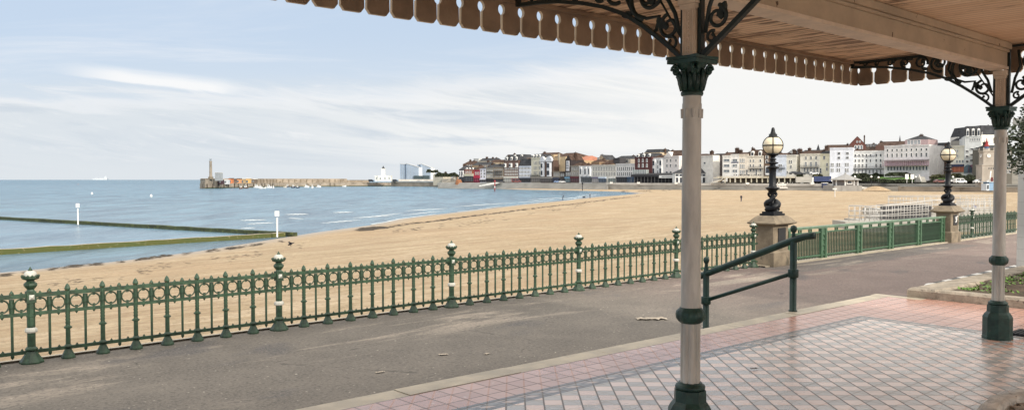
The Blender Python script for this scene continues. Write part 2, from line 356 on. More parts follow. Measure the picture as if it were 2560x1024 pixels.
# tidal pool walls
pc = P(717, 587, SEA + .15); pf = P(0, 546, SEA + .15); pn = P(0, 631.5, SEA + .15)
far_end = pc + (pf - pc) * 1.6; near_end = pc + (pn - pc) * 1.5
mb = MB(); mb.add([pc + Vector((0, 0, .012 - .15)), far_end + Vector((0, 0, .012 - .15)), near_end + Vector((0, 0, .012 - .15))], [(0, 1, 2)])
tag(mb.build('pool_water', m2), kind='structure')
pool = empty('tidal_pool_wall', pc, 0, 'low algae covered concrete wall enclosing the tidal pool in a sharp corner', 'sea wall')
def wallseg(a, b_, w0, h, mt, name, mtop):
    d = (b_ - a); L = d.length; an = math.atan2(d.y, d.x); mb = MB()
    k = int(L / 1.5); vs = []; fs = []
    for i in range(k + 1):
        x = L * i / k; j = random.uniform(-.03, .03)
        vs += [(x, -w0 / 2, -1.2), (x, -w0 / 2 + .04, h + j), (x, w0 / 2 - .04, h + j), (x, w0 / 2, -1.2)]
    for i in range(k):
        for q in range(3): fs.append((i * 4 + q, i * 4 + q + 1, i * 4 + q + 5, i * 4 + q + 4))
    fs += [(0, 1, 2, 3), tuple(k * 4 + q for q in (3, 2, 1, 0))]
    mb.add(vs, fs, 0)
    mb.m = [(1 if (i < 3 * k and i % 3 == 1) else 0) for i in range(len(mb.f))]
    return mb.build(name, [mt, mtop], pool, (a.x - pc.x, a.y - pc.y, 0), an)
wallseg(pc + Vector((.9, -.1, 0)), far_end, .8, .28, M['algae_stone'], 'far_wall', M['algae_stone'])
wallseg(pc + (near_end - pc).normalized() * .4, near_end, .7, .30, M['algae_bright'], 'near_wall', M['rough_kerb'])
for (x_, yb, yt, lab) in [(195, 556, 508, 'white marker post with square board standing on the far side of the tidal pool wall'),
                          (693, 585, 527, 'white marker post with square board standing at the corner of the tidal pool wall')]:
    p = P(x_, yb, SEA + .45); top = at(x_, yt, p.y).z - p.z
    e = empty('marker_post', p, 0, lab, 'marker post', 'marker posts on the tidal pool wall')
    mb = MB(); mb.lathe([(.09, -.3), (.09, top - .7)], 8, m=0); mb.build('pole', M['white_plain'], e)
    mb = MB(); mb.cbox((0, -.02, top - .28), (.46, .08, .54)); mb.cbox((0, -.07, top - .28), (.4, .02, .05)); mb.build('board', M['white_plain'], e)

# surf lines and thin foam along the edge
mf = mat('foam', (.50, .54, .56, 1), .8, 0, .05, 2)
mb = MB()
def foam(px0, py0, px1, py1, wd, z=.03, k=26, wav=1.0):
    vs = []; fs = []
    for i in range(k + 1):
        f = i / k; p = P(px0 + (px1 - px0) * f, py0 + (py1 - py0) * f + math.sin(i * 1.3 + px0) * .35 * wav, SEA + z)
        ww = wd * (math.sin(math.pi * f) ** .5 + .02) * random.uniform(.3, 1)
        d = Vector((p.x, p.y, 0)).normalized() * ww * .5
        vs += [p - d, p + d + Vector((0, 0, .05 * math.sin(math.pi * f)))]
    for i in range(k): fs.append((2 * i, 2 * i + 2, 2 * i + 3, 2 * i + 1))
    mb.add(vs, fs, 0, True)
for a in [(598, 551, 666, 549, 2.2), (614, 560, 690, 556, 1.4), (712, 536, 772, 535, 3.2), (720, 545, 760, 547, 1.2), (832, 531, 884, 530, 3.2), (600, 571, 640, 569, .8),
          (800, 558, 905, 549, 1.2), (880, 545, 985, 538, 1.6), (1010, 527, 1120, 521, 2), (1130, 517, 1290, 506, 2.4), (1290, 506, 1400, 499, 2.5), (1395, 498, 1492, 489, 6),
          (1440, 490, 1500, 486, 6), (1200, 470.5, 1262, 471.5, 6), (930, 541, 1010, 532, 1), (1320, 500, 1420, 493, 3), (1000, 538, 1110, 527, .8)]: foam(*a)
pts = []
for i in range(7, len(shore) - 8):
    a, b_ = shore[i + 1], shore[i + 2]; L = (b_ - a).length; k = max(2, int(L / 1.6))
    for q in range(k): pts.append(a.lerp(b_, q / k))
vs = []; fs = []
for i, p in enumerate(pts):
    dd = .22 + .28 * abs(math.sin(i * .7)) + .2 * random.random(); dn = Vector((.7, -.7, 0))
    off = math.sin(i * .23) * .5 + math.sin(i * .09) * .5
    vs += [p + dn * (off - dd - .2) + Vector((0, 0, .035)), p + dn * (off + .05) + Vector((0, 0, .05))]
for i in range(len(pts) - 1):
    if (i // 7) % 4 != 3: fs.append((2 * i, 2 * i + 2, 2 * i + 3, 2 * i + 1))
mb.add(vs, fs, 0, True)
tag(mb.build('sea_foam', mf), 'thin white foam of small waves breaking along the beach', 'foam', kind='stuff')

# seaweed strand lines
mb = MB()
def weed(p, s):
    n = random.randint(5, 8); a0 = random.random() * 6
    vs = [p + Vector((0, 0, s * .12))]
    for i in range(n):
        a = a0 + 2 * math.pi * i / n; r_ = s * random.uniform(.3, 1)
        v_ = DF * (math.cos(a) * r_ * 1.9) + NF * (math.sin(a) * r_ * .6); vs.append(p + v_)
    mb.add(vs, [(0, i + 1, (i + 1) % n + 1) for i in range(n)])
def weedline(path, dens, s, spread, z0=-2.95, dense=False):
    for (xa, ya), (xb, yb) in zip(path[:-1], path[1:]):
        k = int(math.hypot(xb - xa, yb - ya) * dens)
        for i in range(k):
            f = random.random(); cl_ = math.sin((xa + (xb - xa) * f) * .11) + math.sin((xa + (xb - xa) * f) * .031 + 2)
            if not dense and cl_ < random.uniform(-.6, 1.2): continue
            x_ = xa + (xb - xa) * f; y_ = ya + (yb - ya) * f + random.gauss(0, spread)
            p = P(x_, y_, z0)
            for _ in range(4):
                p = P(x_, y_, float(sand_z(np.array([p.x]), np.array([p.y]))[0]))
            weed(p + Vector((0, 0, .03)), s * random.uniform(.4, 1.3) * (p.y / 60) ** .5)
weedline([(0, 690), (80, 679), (180, 666), (300, 655), (420, 639), (520, 628), (640, 612), (717, 602)], 1.5, .2, 1.6)
weedline([(120, 715), (300, 690), (470, 655), (620, 640), (760, 612)], .5, .16, 4)
weedline([(912, 572), (960, 570), (1010, 561), (1060, 556), (1150, 544), (1250, 532), (1350, 519), (1450, 508), (1520, 499), (1600, 490)], 1.1, .22, .9, dense=True)
weedline([(905, 574), (950, 570)], 3, .5, 1.6, dense=True)
weedline([(980, 580), (1150, 560), (1350, 530), (1480, 512)], .4, .2, 3)
weedline([(1480, 480), (1600, 478), (1690, 474)], .5, .5, 1.5)
for _ in range(150): weedline([(random.uniform(0, 1650), random.uniform(600, 660))] * 2, 0, .1, 1)
tag(mb.build('seaweed', M['seaweed']), 'dark strands of seaweed washed up along the sand', 'seaweed', kind='stuff')

# sea bird on the sand
p = P(727, 616, -3.35); e = empty('bird', p, .4, 'small dark bird standing on the sand near the tidal pool corner', 'bird')
mb = MB(); prof = [(.01, -.26), (.06, -.18), (.10, -.05), (.09, .08), (.04, .17), (.05, .22), (.03, .27), (.005, .33)]
mb.lathe(prof, 10); mb.v = [(z_, y_, x_ + .24 + z_ * .35) for (x_, y_, z_) in mb.v]
mb.tube([(0, .03, .2), (0, .03, 0)], .012, 5); mb.tube([(.02, -.03, .2), (.02, -.03, 0)], .012, 5)
mb.add([(-.1, .08, .27), (.06, .08, .3), (-.05, .42, .42), (-.2, .34, .36)], [(0, 1, 2, 3)])
mb.add([(-.1, -.08, .27), (.06, -.08, .3), (-.05, -.42, .42), (-.2, -.34, .36)], [(0, 1, 2, 3)])
mb.build('body', M['cloth_dark'], e)

# promenade
m = bpy.data.materials.new('promenade_asphalt'); m.use_nodes = True; t = NT(m.node_tree); b = m.node_tree.nodes['Principled BSDF']
pos = t.n('ShaderNodeNewGeometry').outputs['Position']; v = t.mapv(pos, rot=(0, 0, -ANG_F)); xs, yn, _z = t.xyz(v)
na = t.noise(v, 30, 5, .75); nb = t.noise(v, 1.1, 7, .62, .3); nc = t.noise(t.mapv(v, scale=(.3, 1.5, 1)), .9, 7, .68, .6); nd_ = t.noise(t.mapv(v, scale=(.6, 1, 1)), .55, 6, .6, .4)
c_ = t.mix(t.ramp(nb, .3, .7), (.092, .080, .067, 1), (.150, .130, .108, 1))
redf = t.ramp(t.math('ADD', xs, t.math('MULTIPLY', nb, 3)), 13, 20)
red = t.mix(t.ramp(nb, .3, .7), (.155, .103, .090, 1), (.205, .142, .125, 1))
c_ = t.mix(redf, c_, red)
strip = t.math('MULTIPLY', t.ramp(yn, 10.75, 10.85), t.math('MULTIPLY', t.ramp(xs, 20.2, 20.4), t.ramp(xs, 33.6, 33.2)))
c_ = t.mix(t.math('MULTIPLY', strip, .85), c_, (.105, .093, .088, 1))
scuffm = t.math('MULTIPLY', t.ramp(nc, .50, .62), t.math('MULTIPLY', t.ramp(yn, 9.7, 10.9), t.ramp(yn, 12.1, 11.6)))
c_ = t.mix(t.math('MULTIPLY', scuffm, .8), c_, (.42, .35, .28, 1))
c_ = t.mix(t.math('MULTIPLY', t.ramp(nc, .58, .70), .5), c_, (.24, .20, .165, 1))
c_ = t.mix(t.math('MULTIPLY', t.ramp(nd_, .43, .33), .7), c_, (.05, .05, .058, 1))
c_ = t.mix(t.math('MULTIPLY', t.ramp(t.noise(v, 9, 3, .5), .73, .77), .7), c_, (.42, .36, .30, 1))
c_ = t.mix(t.math('MULTIPLY', t.ramp(na, .42, .60), .8), c_, t.mix(.7, c_, (.22, .19, .16, 1)))
c_ = t.mix(t.math('MULTIPLY', t.ramp(t.noise(v, 17, 4, .7), .50, .38), .75), c_, t.mix(.7, c_, (.05, .045, .04, 1)))
c_ = t.mix(t.math('MULTIPLY', t.ramp(t.noise(v, 15, 2, .5), .69, .74), .8), c_, (.45, .40, .34, 1))
crk = t.n('ShaderNodeTexVoronoi'); crk.feature = 'DISTANCE_TO_EDGE'; t.l(t.mapv(v, scale=(.22, .35, 1)), crk.inputs['Vector']); crk.inputs['Scale'].default_value = 1
t2 = t.math('ADD', crk.outputs['Distance'], t.math('MULTIPLY', t.noise(v, 4, 5, .7), .05)); c_ = t.mix(t.math('MULTIPLY', t.math('MULTIPLY', t.ramp(t2, .029, .024), t.ramp(nb, .5, .56)), .6), c_, (.04, .035, .03, 1))
t.l(c_, b.inputs['Base Color']); b.inputs['Roughness'].default_value = .78
bp = t.n('ShaderNodeBump'); bp.inputs['Strength'].default_value = .6; bp.inputs['Distance'].default_value = .008; t.l(na, bp.inputs['Height']); t.l(bp.outputs[0], b.inputs['Normal'])
def fr(s, n, z=0): return DF * s + NF * n + Vector((0, 0, z))
NE = 12.50
mb = MB(); mb.add([fr(-40, NE), fr(-40, -25), fr(70, -25), fr(70, NE)], [(0, 1, 2, 3)]); tag(mb.build('promenade', m), kind='structure')
mb = MB()
mb.add([fr(-40, NE + .02, .03), fr(70, NE + .02, .03), fr(70, NE + .5, -4.5), fr(-40, NE + .5, -4.5)], [(0, 1, 2, 3)])
mb.add([fr(-40, NE - .06, .03), fr(70, NE - .06, .03), fr(70, NE + .02, .03), fr(-40, NE + .02, .03)], [(0, 1, 2, 3)])
mb.add([fr(20.6, NE - .45, .035), fr(60, NE - .45, .035), fr(60, NE - .06, .035), fr(20.6, NE - .06, .035)], [(0, 1, 2, 3)])
mb.add([fr(20.6, NE - .45, 0), fr(60, NE - .45, 0), fr(60, NE - .45, .035), fr(20.6, NE - .45, .035)], [(0, 1, 2, 3)])
tag(mb.build('promenade_edge', M['kerb_stone']), kind='structure')

# litter on the promenade and the tiles
def paper(px, py, sx, sy, z, name, lab, cat, mt, rz=0):
    p = P(px, py, z); mb = MB(); k = 10; vs = []
    for i in range(k + 1):
        f = i / k
        for j in range(4):
            g = j / 3; tw = .75 + .25 * math.sin(i * 2.1 + j)
            vs.append(((f - .5) * sx, (g - .5) * sy * tw + .1 * sy * math.sin(i * 1.7), .006 + .02 * abs(math.sin(i * 1.3 + j * 1.9)) * min(1, sx * 3)))
    fs = [(i * 4 + j, i * 4 + j + 1, (i + 1) * 4 + j + 1, (i + 1) * 4 + j) for i in range(k) for j in range(3)]
    mb.add(vs, fs); tag(mb.build(name, mt, None, p, rz), lab, cat)
paper(1628, 797, .52, .22, .004, 'crumpled_paper', 'torn strip of pale paper lying on the asphalt left of the near column', 'litter', M['paper'], .05)
paper(1108, 886, .13, .09, .004, 'paper_scrap', 'small white scrap on the grey asphalt in the middle of the promenade', 'litter', M['paper'], .3)
paper(1217, 884, .09, .07, .004, 'paper_scrap', 'tiny curled pale scrap to the right of the white scrap on the asphalt', 'litter', M['paper'], 1)
paper(950, 930, .12, .06, .004, 'paper_scrap', 'thin pale scrap on the asphalt nearest the kerb', 'litter', M['paper'], .6)
mleaf = mat('dead_leaf', (.05, .022, .012, 1), .8)
paper(1885, 922, .075, .05, FZ + .012, 'dead_leaf', 'curled dark brown leaf on the checkered tiles right of the near column', 'leaf', mleaf, .2)

# ================================================================ TILED TERRACE
m = bpy.data.materials.new('terrace_tiles'); m.use_nodes = True; t = NT(m.node_tree); b = m.node_tree.nodes['Principled BSDF']
pos = t.n('ShaderNodeNewGeometry').outputs['Position']; X_, Y_, _ = t.xyz(pos)
S_ = t.math('ADD', t.math('MULTIPLY', X_, DS.x), t.math('MULTIPLY', Y_, DS.y))
N_ = t.math('ADD', t.math('MULTIPLY', X_, NS.x), t.math('MULTIPLY', Y_, NS.y))
def lines(t, c, p, off, wd):
    u = t.math('ADD', t.math('DIVIDE', c, p), off); f = t.math('FRACT', u); d = t.math('ABSOLUTE', t.math('SUBTRACT', f, .5))
    return t.ramp(d, .5 - wd / p, .5 - wd / p * .45), t.math('FLOOR', u)
grout_n = t.noise(pos, 3, 4, .6)
l1, i1 = lines(t, S_, .1965, 0.02, .0085); l2, i2 = lines(t, N_, .1965, .56, .0085)
gout = t.math('MAXIMUM', l1, l2)
wn = t.n('ShaderNodeTexWhiteNoise'); t.l(t.comb(i1, i2, 0.0), wn.inputs['Vector'])
big = t.noise(pos, .7, 5, .6); fine = t.noise(pos, 14, 5, .7)
co = t.mix(wn.outputs[0], (.40, .225, .18, 1), (.52, .32, .265, 1)); co = t.mix(t.math('MULTIPLY', t.ramp(S_, 6, 11), .6), co, (.46, .22, .15, 1))
co = t.mix(t.math('MULTIPLY', t.ramp(t.noise(pos, 5, 3, .5), .70, .74), .8), co, (.66, .58, .53, 1))
co = t.mix(t.math('MULTIPLY', gout, .9), co, (.055, .035, .03, 1))
l3, i3 = lines(t, X_, .1485, .31, .0095); l4, i4 = lines(t, Y_, .1475, .2, .006)
gin = t.math('MAXIMUM', t.math('MULTIPLY', l3, 1.0), t.math('MULTIPLY', l4, .6))
par = t.math('MODULO', t.math('ADD', t.math('ADD', i3, i4), 400.0), 2.0)
wn2 = t.n('ShaderNodeTexWhiteNoise'); t.l(t.comb(i3, i4, 3.0), wn2.inputs['Vector'])
pk = t.mix(wn2.outputs[0], (.72, .54, .46, 1), (.82, .66, .58, 1)); gy = t.mix(wn2.outputs[0], (.37, .35, .325, 1), (.49, .465, .44, 1))
gy = t.mix(t.ramp(fine, .5, .75), gy, (.36, .37, .36, 1))
ci = t.mix(par, pk, gy)
redin = t.math('MULTIPLY', t.ramp(S_, 9.1, 10.0), t.ramp(N_, 3.5, 3.1)); ci = t.mix(t.math('MULTIPLY', redin, t.math('MULTIPLY', t.math('SUBTRACT', 1, par), .8)), ci, (.45, .17, .09, 1))
ci = t.mix(t.math('MULTIPLY', gin, .92), ci, (.04, .03, .027, 1))
# border band between n 4.83..5.05 and s 10.28..10.5
SB = 10.5; NB = 5.04; W_ = .21
bn = t.math('DIVIDE', t.math('SUBTRACT', NB, N_), W_); bs = t.math('DIVIDE', t.math('SUBTRACT', SB, S_), W_)
e_ = t.math('MINIMUM', bn, bs)           # 0 at outer edge, 1 at inner edge
ed = t.math('MINIMUM', t.math('ABSOLUTE', e_), t.math('MINIMUM', t.math('ABSOLUTE', t.math('SUBTRACT', e_, .18)), t.math('MINIMUM', t.math('ABSOLUTE', t.math('SUBTRACT', e_, .80)), t.math('ABSOLUTE', t.math('SUBTRACT', e_, 1)))))
bl = t.ramp(ed, .11, .055)
along = t.math('ADD', S_, N_)
lk, ik = lines(t, along, .118, 0, .016); inmid = t.math('MULTIPLY', t.math('GREATER_THAN', e_, .18), t.math('LESS_THAN', e_, .80))
kp = t.math('MODULO', t.math('ADD', ik, 400.0), 2.0)
half = t.math('MULTIPLY', t.ramp(t.math('ABSOLUTE', t.math('SUBTRACT', e_, t.math('ADD', .4, t.math('MULTIPLY', kp, .18)))), .08, .03), 1)
cb = t.mix(t.math('MULTIPLY', inmid, t.math('SUBTRACT', 1, kp)), (.21, .205, .195, 1), (.46, .36, .31, 1))
bl = t.math('MAXIMUM', bl, t.math('MULTIPLY', inmid, t.math('MAXIMUM', lk, half)))
cb = t.mix(t.math('MULTIPLY', bl, .92), cb, (.045, .035, .03, 1))
c_ = t.mix(t.math('GREATER_THAN', e_, 0.0), co, t.mix(t.math('GREATER_THAN', e_, 1.0), cb, ci))
dirt = t.noise(pos, 2.3, 7, .7, .8); c_ = t.mix(t.math('MULTIPLY', t.ramp(dirt, .52, .72), .35), c_, (.22, .175, .145, 1))
c_ = t.mix(t.math('MULTIPLY', t.ramp(big, .4, .7), .12), c_, (.50, .42, .38, 1))
t.l(c_, b.inputs['Base Color'])
g = t.math('MULTIPLY', t.math('MAXIMUM', gout, gin), .3)
t.l(t.math('ADD', t.math('ADD', .12, t.math('MULTIPLY', big, .3)), g), b.inputs['Roughness']); b.inputs['Specular IOR Level'].default_value = .8; b.inputs['Coat Weight'].default_value = .12; b.inputs['Coat Roughness'].default_value = .2
bp = t.n('ShaderNodeBump'); bp.inputs['Strength'].default_value = .4; bp.inputs['Distance'].default_value = .004
allg = t.mix(t.math('GREATER_THAN', e_, 1.0), gout, gin)
t.l(t.math('SUBTRACT', t.math('MULTIPLY', fine, .5), t.math('MULTIPLY', t.math('MAXIMUM', gin, gout), .4)), bp.inputs['Height']); t.l(bp.outputs[0], b.inputs['Normal'])
NK = 5.855; SK = 12.70
mb = MB()
mb.add([SN(-12, NK - .26, FZ), SN(-12, -9, FZ), SN(SK, -9, FZ), SN(SK, 5.12, FZ), SN(SK - .2, 5.12, FZ), SN(SK - .2, NK - .26, FZ)], [(0, 1, 2, 3, 4, 5)])
tag(mb.build('terrace_floor', m), kind='structure')
kerb = empty('terrace_kerb', (0, 0, 0), ANG_S); tag(kerb, kind='structure')
x = -12.0; k = 0
while x < SK - .25:
    L = min(1.22, SK - .2 - x); mb = MB(); j = random.uniform(-.004, .004)
    mb.prism([(NK - .26, 0), (NK - .26, FZ + .003 + j), (NK - .02, FZ + .003 + j), (NK, FZ - .018), (NK, 0)], x + .004, x + L - .004, ax='x')
    mb.build('kerb_stone', M['kerb_stone'], kerb); x += L
mb = MB(); mb.box(SK - .2, SK, 5.12, NK, 0, FZ + .001); mb.build('kerb_stone', M['kerb_stone'], kerb)
mb = MB()
for i in range(3): mb.box(7.9, 10.13, NK + .002 + .42 * i, NK + .42 * (i + 1), 0, FZ - .1625 * (i + 1))
tag(mb.build('terrace_steps', M['kerb_stone'], None, (0, 0, 0), ANG_S), kind='structure')

# drain grate
mb = MB(); g0 = P(2515, 835, FZ); s0 = g0.dot(DS); n0 = g0.dot(NS)
mb.box(s0, s0 + .42, n0 - .75, n0, FZ + .001, FZ + .012, 0)
for i in range(9): mb.box(s0 + .02 + i * .046, s0 + .034 + i * .046, n0 - .74, n0 - .01, FZ + .012, FZ + .02, 1)
for i in range(16): mb.box(s0 + .01, s0 + .41, n0 - .03 - i * .046, n0 - .044 - i * .046, FZ + .0121, FZ + .0205, 1)
tag(mb.build('drain_grate', [M['cloth_dark'], M['black_iron']], None, (0, 0, 0), ANG_S), 'black iron lattice drain grate set in the red tiles at the right edge', 'drain grate')

# round stone rimmed deck in the corner
pts3 = [P(2442, 1024, FZ + .1), P(2488, 983, FZ + .1), P(2560, 968, FZ + .1)]
(ax, ay), (bx, by), (cx_, cy_) = [(p.x, p.y) for p in pts3]
dd = 2 * (ax * (by - cy_) + bx * (cy_ - ay) + cx_ * (ay - by))
ux = ((ax**2 + ay**2) * (by - cy_) + (bx**2 + by**2) * (cy_ - ay) + (cx_**2 + cy_**2) * (ay - by)) / dd
uy = ((ax**2 + ay**2) * (cx_ - bx) + (bx**2 + by**2) * (ax - cx_) + (cx_**2 + cy_**2) * (bx - ax)) / dd
rad = math.hypot(ax - ux, ay - uy); print('ring', ux, uy, rad)
e = empty('round_deck', (ux, uy, FZ), 0, 'round rough stone rim around weathered grey boards in the bottom right corner', 'tree surround')
mb = MB(); rw = .14
prof = [(rad + .01, 0), (rad + .012, .05), (rad - .02, .10), (rad - rw + .02, .105), (rad - rw, .09), (rad - rw, .0)]
mb.lathe(prof, 72, sc_=lambda a, z: 1 + .006 * math.sin(a * 23) + .004 * math.sin(a * 51)); mb.f = mb.f[:-2]; mb.m = mb.m[:-2]; mb.s = mb.s[:-2]
mb.build('stone_rim', M['rim_stone'], e)
mb = MB(); yy = -rad + rw + .05
while yy < rad - rw - .05:
    hw = math.sqrt(max(0, (rad - rw - .005) ** 2 - max(abs(yy), abs(yy + .085)) ** 2))
    if hw > .05: mb.box(-hw, hw, yy, yy + .085, .02, .055 + random.uniform(-.004, .004))
    yy += .095
mb.build('boards', M['wood_deck'], e, (0, 0, 0), R(-7))

# ================================================================ SHELTER (local x = s, y = n)
sh = empty('seafront_shelter', (0, 0, 0), ANG_S, 'open fronted shelter with cast iron columns, cream boarded ceiling and scalloped timber valance', 'shelter')
CEIL = 3.87; VE = 10.36; VN = 5.05; NC = 3.31
m = bpy.data.materials.new('ceiling_boards'); m.use_nodes = True; t = NT(m.node_tree); b = m.node_tree.nodes['Principled BSDF']
pos = t.n('ShaderNodeTexCoord').outputs['Object']; xs, yn, _ = t.xyz(pos)
lb, ib = lines(t, xs, .095, 0, .008)
wn = t.n('ShaderNodeTexWhiteNoise'); wn.noise_dimensions = '1D'; t.l(ib, wn.inputs['W'])
c_ = t.mix(wn.outputs[0], (.72, .50, .31, 1), (.84, .63, .43, 1))
st = t.noise(t.mapv(pos, scale=(9, .55, 1)), 2.0, 6, .65, .4); lg = t.noise(t.mapv(pos, scale=(1.6, .8, 1)), 1.3, 5, .6)
pe = t.math('MULTIPLY', t.ramp(st, .47, .55), t.ramp(t.math('ADD', lg, t.math('MULTIPLY', t.ramp(yn, 3.2, 3.6), .15)), .58, .66))
c_ = t.mix(t.math('MULTIPLY', pe, .9), c_, (.11, .062, .036, 1)); c_ = t.mix(t.math('MULTIPLY', lb, .65), c_, (.20, .12, .07, 1))
c_ = t.mix(t.math('MULTIPLY', t.ramp(st, .35, .7), .2), c_, (.50, .31, .19, 1))
t.l(c_, b.inputs['Base Color']); b.inputs['Roughness'].default_value = .6
bp = t.n('ShaderNodeBump'); bp.inputs['Strength'].default_value = .6; bp.inputs['Distance'].default_value = .01; t.l(t.math('SUBTRACT', 1, t.math('ADD', lb, pe)), bp.inputs['Height']); t.l(bp.outputs[0], b.inputs['Normal'])
mb = MB(); mb.prism([(-5.2, -6.5), (VE - .02, -6.5), (VE - .02, VN - .02), (-5.2, VN + .30)], CEIL, CEIL + .05, ax='z'); mb.build('ceiling', m, sh)
mb = MB()
r0 = [(-5.3, -6.7), (VE + .12, -6.7), (VE + .12, VN + .12), (-5.3, VN + .48)]
vs = [(x_, y_, CEIL + .055) for x_, y_ in r0] + [(x_, y_, CEIL + .16) for x_, y_ in r0] + [(-.6, -.8, CEIL + 1.8), (5.6, -.8, CEIL + 1.8)]
mb.add(vs, [(3, 2, 1, 0), (0, 1, 5, 4), (1, 2, 6, 5), (2, 3, 7, 6), (3, 0, 4, 7), (4, 5, 9, 8), (6, 7, 8, 9), (5, 6, 9), (7, 4, 8)]); mb.build('roof', M['slate'], sh)
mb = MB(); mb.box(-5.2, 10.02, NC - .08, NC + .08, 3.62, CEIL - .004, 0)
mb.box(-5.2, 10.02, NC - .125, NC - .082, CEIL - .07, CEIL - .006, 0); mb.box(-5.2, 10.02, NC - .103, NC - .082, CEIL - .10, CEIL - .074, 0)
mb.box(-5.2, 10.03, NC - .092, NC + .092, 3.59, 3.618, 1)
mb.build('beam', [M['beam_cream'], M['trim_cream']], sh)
def skew(o_):      # the front eave runs slightly out of square with the columns
    a_ = R(-1.25); o_.rotation_euler = (0, 0, a_); o_.location = (VE - (VE * math.cos(a_) - VN * math.sin(a_)), VN - (VE * math.sin(a_) + VN * math.cos(a_)), 0)
mb = MB(); mb.box(-5.2, VE - .03, VN - .085, VN - .035, CEIL - .035, CEIL - .004); o_ = mb.build('ceiling_moulding', M['valance_paint'], sh); skew(o_)
PV = .2095; VB = 3.585; HZ = 3.775
def vboard(mb, x0, x1, dy0, dy1, holes=(1, 1)):
    """one scalloped board in the x/z plane between x0 and x1"""
    g = .011; L, R_ = x0 + g, x1 - g; pl = [(L + .028, VB), (R_ - .028, VB), (R_, VB + .035)]
    hr, hh = .034, .042
    arc = [(-math.cos(a) , math.sin(a)) for a in [-math.pi / 2 + math.pi * i / 6 for i in range(7)]]
    if holes[1]: pl += [(x1 - .002 - hr * math.cos(a), HZ + hh * math.sin(a)) for a in [-1.25 + 2.8 * i / 7 for i in range(8)]]
    else: pl += [(R_, HZ)]
    pl += [(x1, HZ + hh), (x1, CEIL - .002), (x0, CEIL - .002), (x0, HZ + hh)]
    if holes[0]: pl += [(x0 + .002 + hr * math.cos(a), HZ + hh * math.sin(a)) for a in [1.55 - 2.8 * i / 7 for i in range(8)]]
    else: pl += [(L, HZ)]
    pl += [(L, VB + .035)]
    n = len(pl); vs = [(p[0], dy0, p[1]) for p in pl] + [(p[0], dy1, p[1]) for p in pl]
    mb.add(vs, [tuple(range(n)), tuple(range(2 * n - 1, n - 1, -1))], 0); mb.add(vs, [(i, i + n, (i + 1) % n + n, (i + 1) % n) for i in range(n)], 1)
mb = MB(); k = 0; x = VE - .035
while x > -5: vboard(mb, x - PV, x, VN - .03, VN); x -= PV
o_ = mb.build('front_valance', [M['valance_paint'], M['valance_edge_lit']], sh); skew(o_)
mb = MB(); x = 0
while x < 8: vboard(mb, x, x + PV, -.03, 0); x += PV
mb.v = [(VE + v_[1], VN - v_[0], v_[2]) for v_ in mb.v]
mb.build('side_valance', [M['valance_paint'], M['valance_edge_lit']], sh)

# column parts, in column-local coordinates (z absolute)
def flutes(a, z): return 1.04 - .16 * (abs(math.sin(a * 4)) ** 6)
cm = {}
mb = MB(); mb.lathe([(.062, 1.05), (.062, 1.47)], 72, sc_=flutes); mb.lathe([(.068, 1.55), (.068, 1.57), (.064, 1.585), (.0605, 2.85), (.063, 2.86), (.063, 2.89), (.060, 2.90), (.060, 2.97)], 28)
for i in range(8):
    a = i * math.pi / 4; mb.lathe([(.012, 2.80), (.014, 2.86)], 6, (math.cos(a) * .060, math.sin(a) * .060, 0))
cm['shaft'] = mb.mesh('column_shaft', M['column_cream'])
mb = MB(); mb.lathe([(.148, FZ + .001), (.148, FZ + .24), (.138, FZ + .26), (.130, FZ + .275), (.108, FZ + .30), (.105, FZ + .375)], 8, ph=math.pi / 8, sm=False)
mb.lathe([(.085, FZ + .375), (.095, FZ + .38), (.099, FZ + .392), (.094, FZ + .405), (.080, FZ + .412), (.076, FZ + .422)], 24)
mb.lathe([(.153, FZ + .001), (.153, FZ + .03), (.149, FZ + .035)], 8, ph=math.pi / 8, sm=False)
cm['pedestal'] = mb.mesh('column_pedestal', M['capital_green'])
mb = MB(); mb.lathe([(.064, 1.462), (.076, 1.470), (.091, 1.488), (.095, 1.515), (.091, 1.540), (.076, 1.556), (.069, 1.566)], 48, sc_=lambda a, z: 1 + (.035 * math.cos(a * 12) if 1.48 < z < 1.55 else 0))
cm['collar'] = mb.mesh('column_collar', M['capital_green'])
mb = MB(); mb.lathe([(.098, 2.945), (.104, 2.955), (.104, 2.968), (.090, 2.976), (.089, 3.02), (.094, 3.07), (.108, 3.11), (.13, 3.14), (.14, 3.15)], 24)
ab = []
for q in range(4):
    for u in (-.165, -.10, -.05, 0, .05, .10, .165):
        d_ = .165 - .028 * (1 - (u / .165) ** 2)
        ab.append((Matrix.Rotation(q * math.pi / 2, 2) @ Vector((u, -d_)))[:])
poly = [ab[i] for i in range(len(ab)) if i % 7 != 6]
mb.prism(poly, 3.150, 3.176, ax='z'); mb.prism([(x_ * 1.04, y_ * 1.04) for x_, y_ in poly], 3.178, 3.197, ax='z')
for q in range(4):
    a = math.pi / 4 + q * math.pi / 2; ca, sa = math.cos(a), math.sin(a)
    def W3(u, v_, z_): return (ca * u - sa * v_, sa * u + ca * v_, z_)
    for v_ in (-.022, .022):
        mb.tube([W3(.155 + .036 * math.cos(th_) * (1 - th_ / 11), v_, 3.108 + .036 * math.sin(th_) * (1 - th_ / 11)) for th_ in [i * .55 for i in range(17)]], .011, 5)
    mb.tube([W3(.10, 0, 3.0), W3(.118, 0, 3.06), W3(.135, 0, 3.10), W3(.158, 0, 3.12)], [.018, .024, .022, .02], 6)
    for w_ in (-.5, 0, .5):
        a2 = a + math.pi / 4 + w_; c2, s2 = math.cos(a2), math.sin(a2)
        hh = 3.09 if w_ else 3.12
        mb.tube([(c2 * .093, s2 * .093, 2.98), (c2 * .108, s2 * .108, (2.98 + hh) / 2), (c2 * .128, s2 * .128, hh - .01), (c2 * .148, s2 * .148, hh - .025)], [.020, .026, .018, .008], 6)
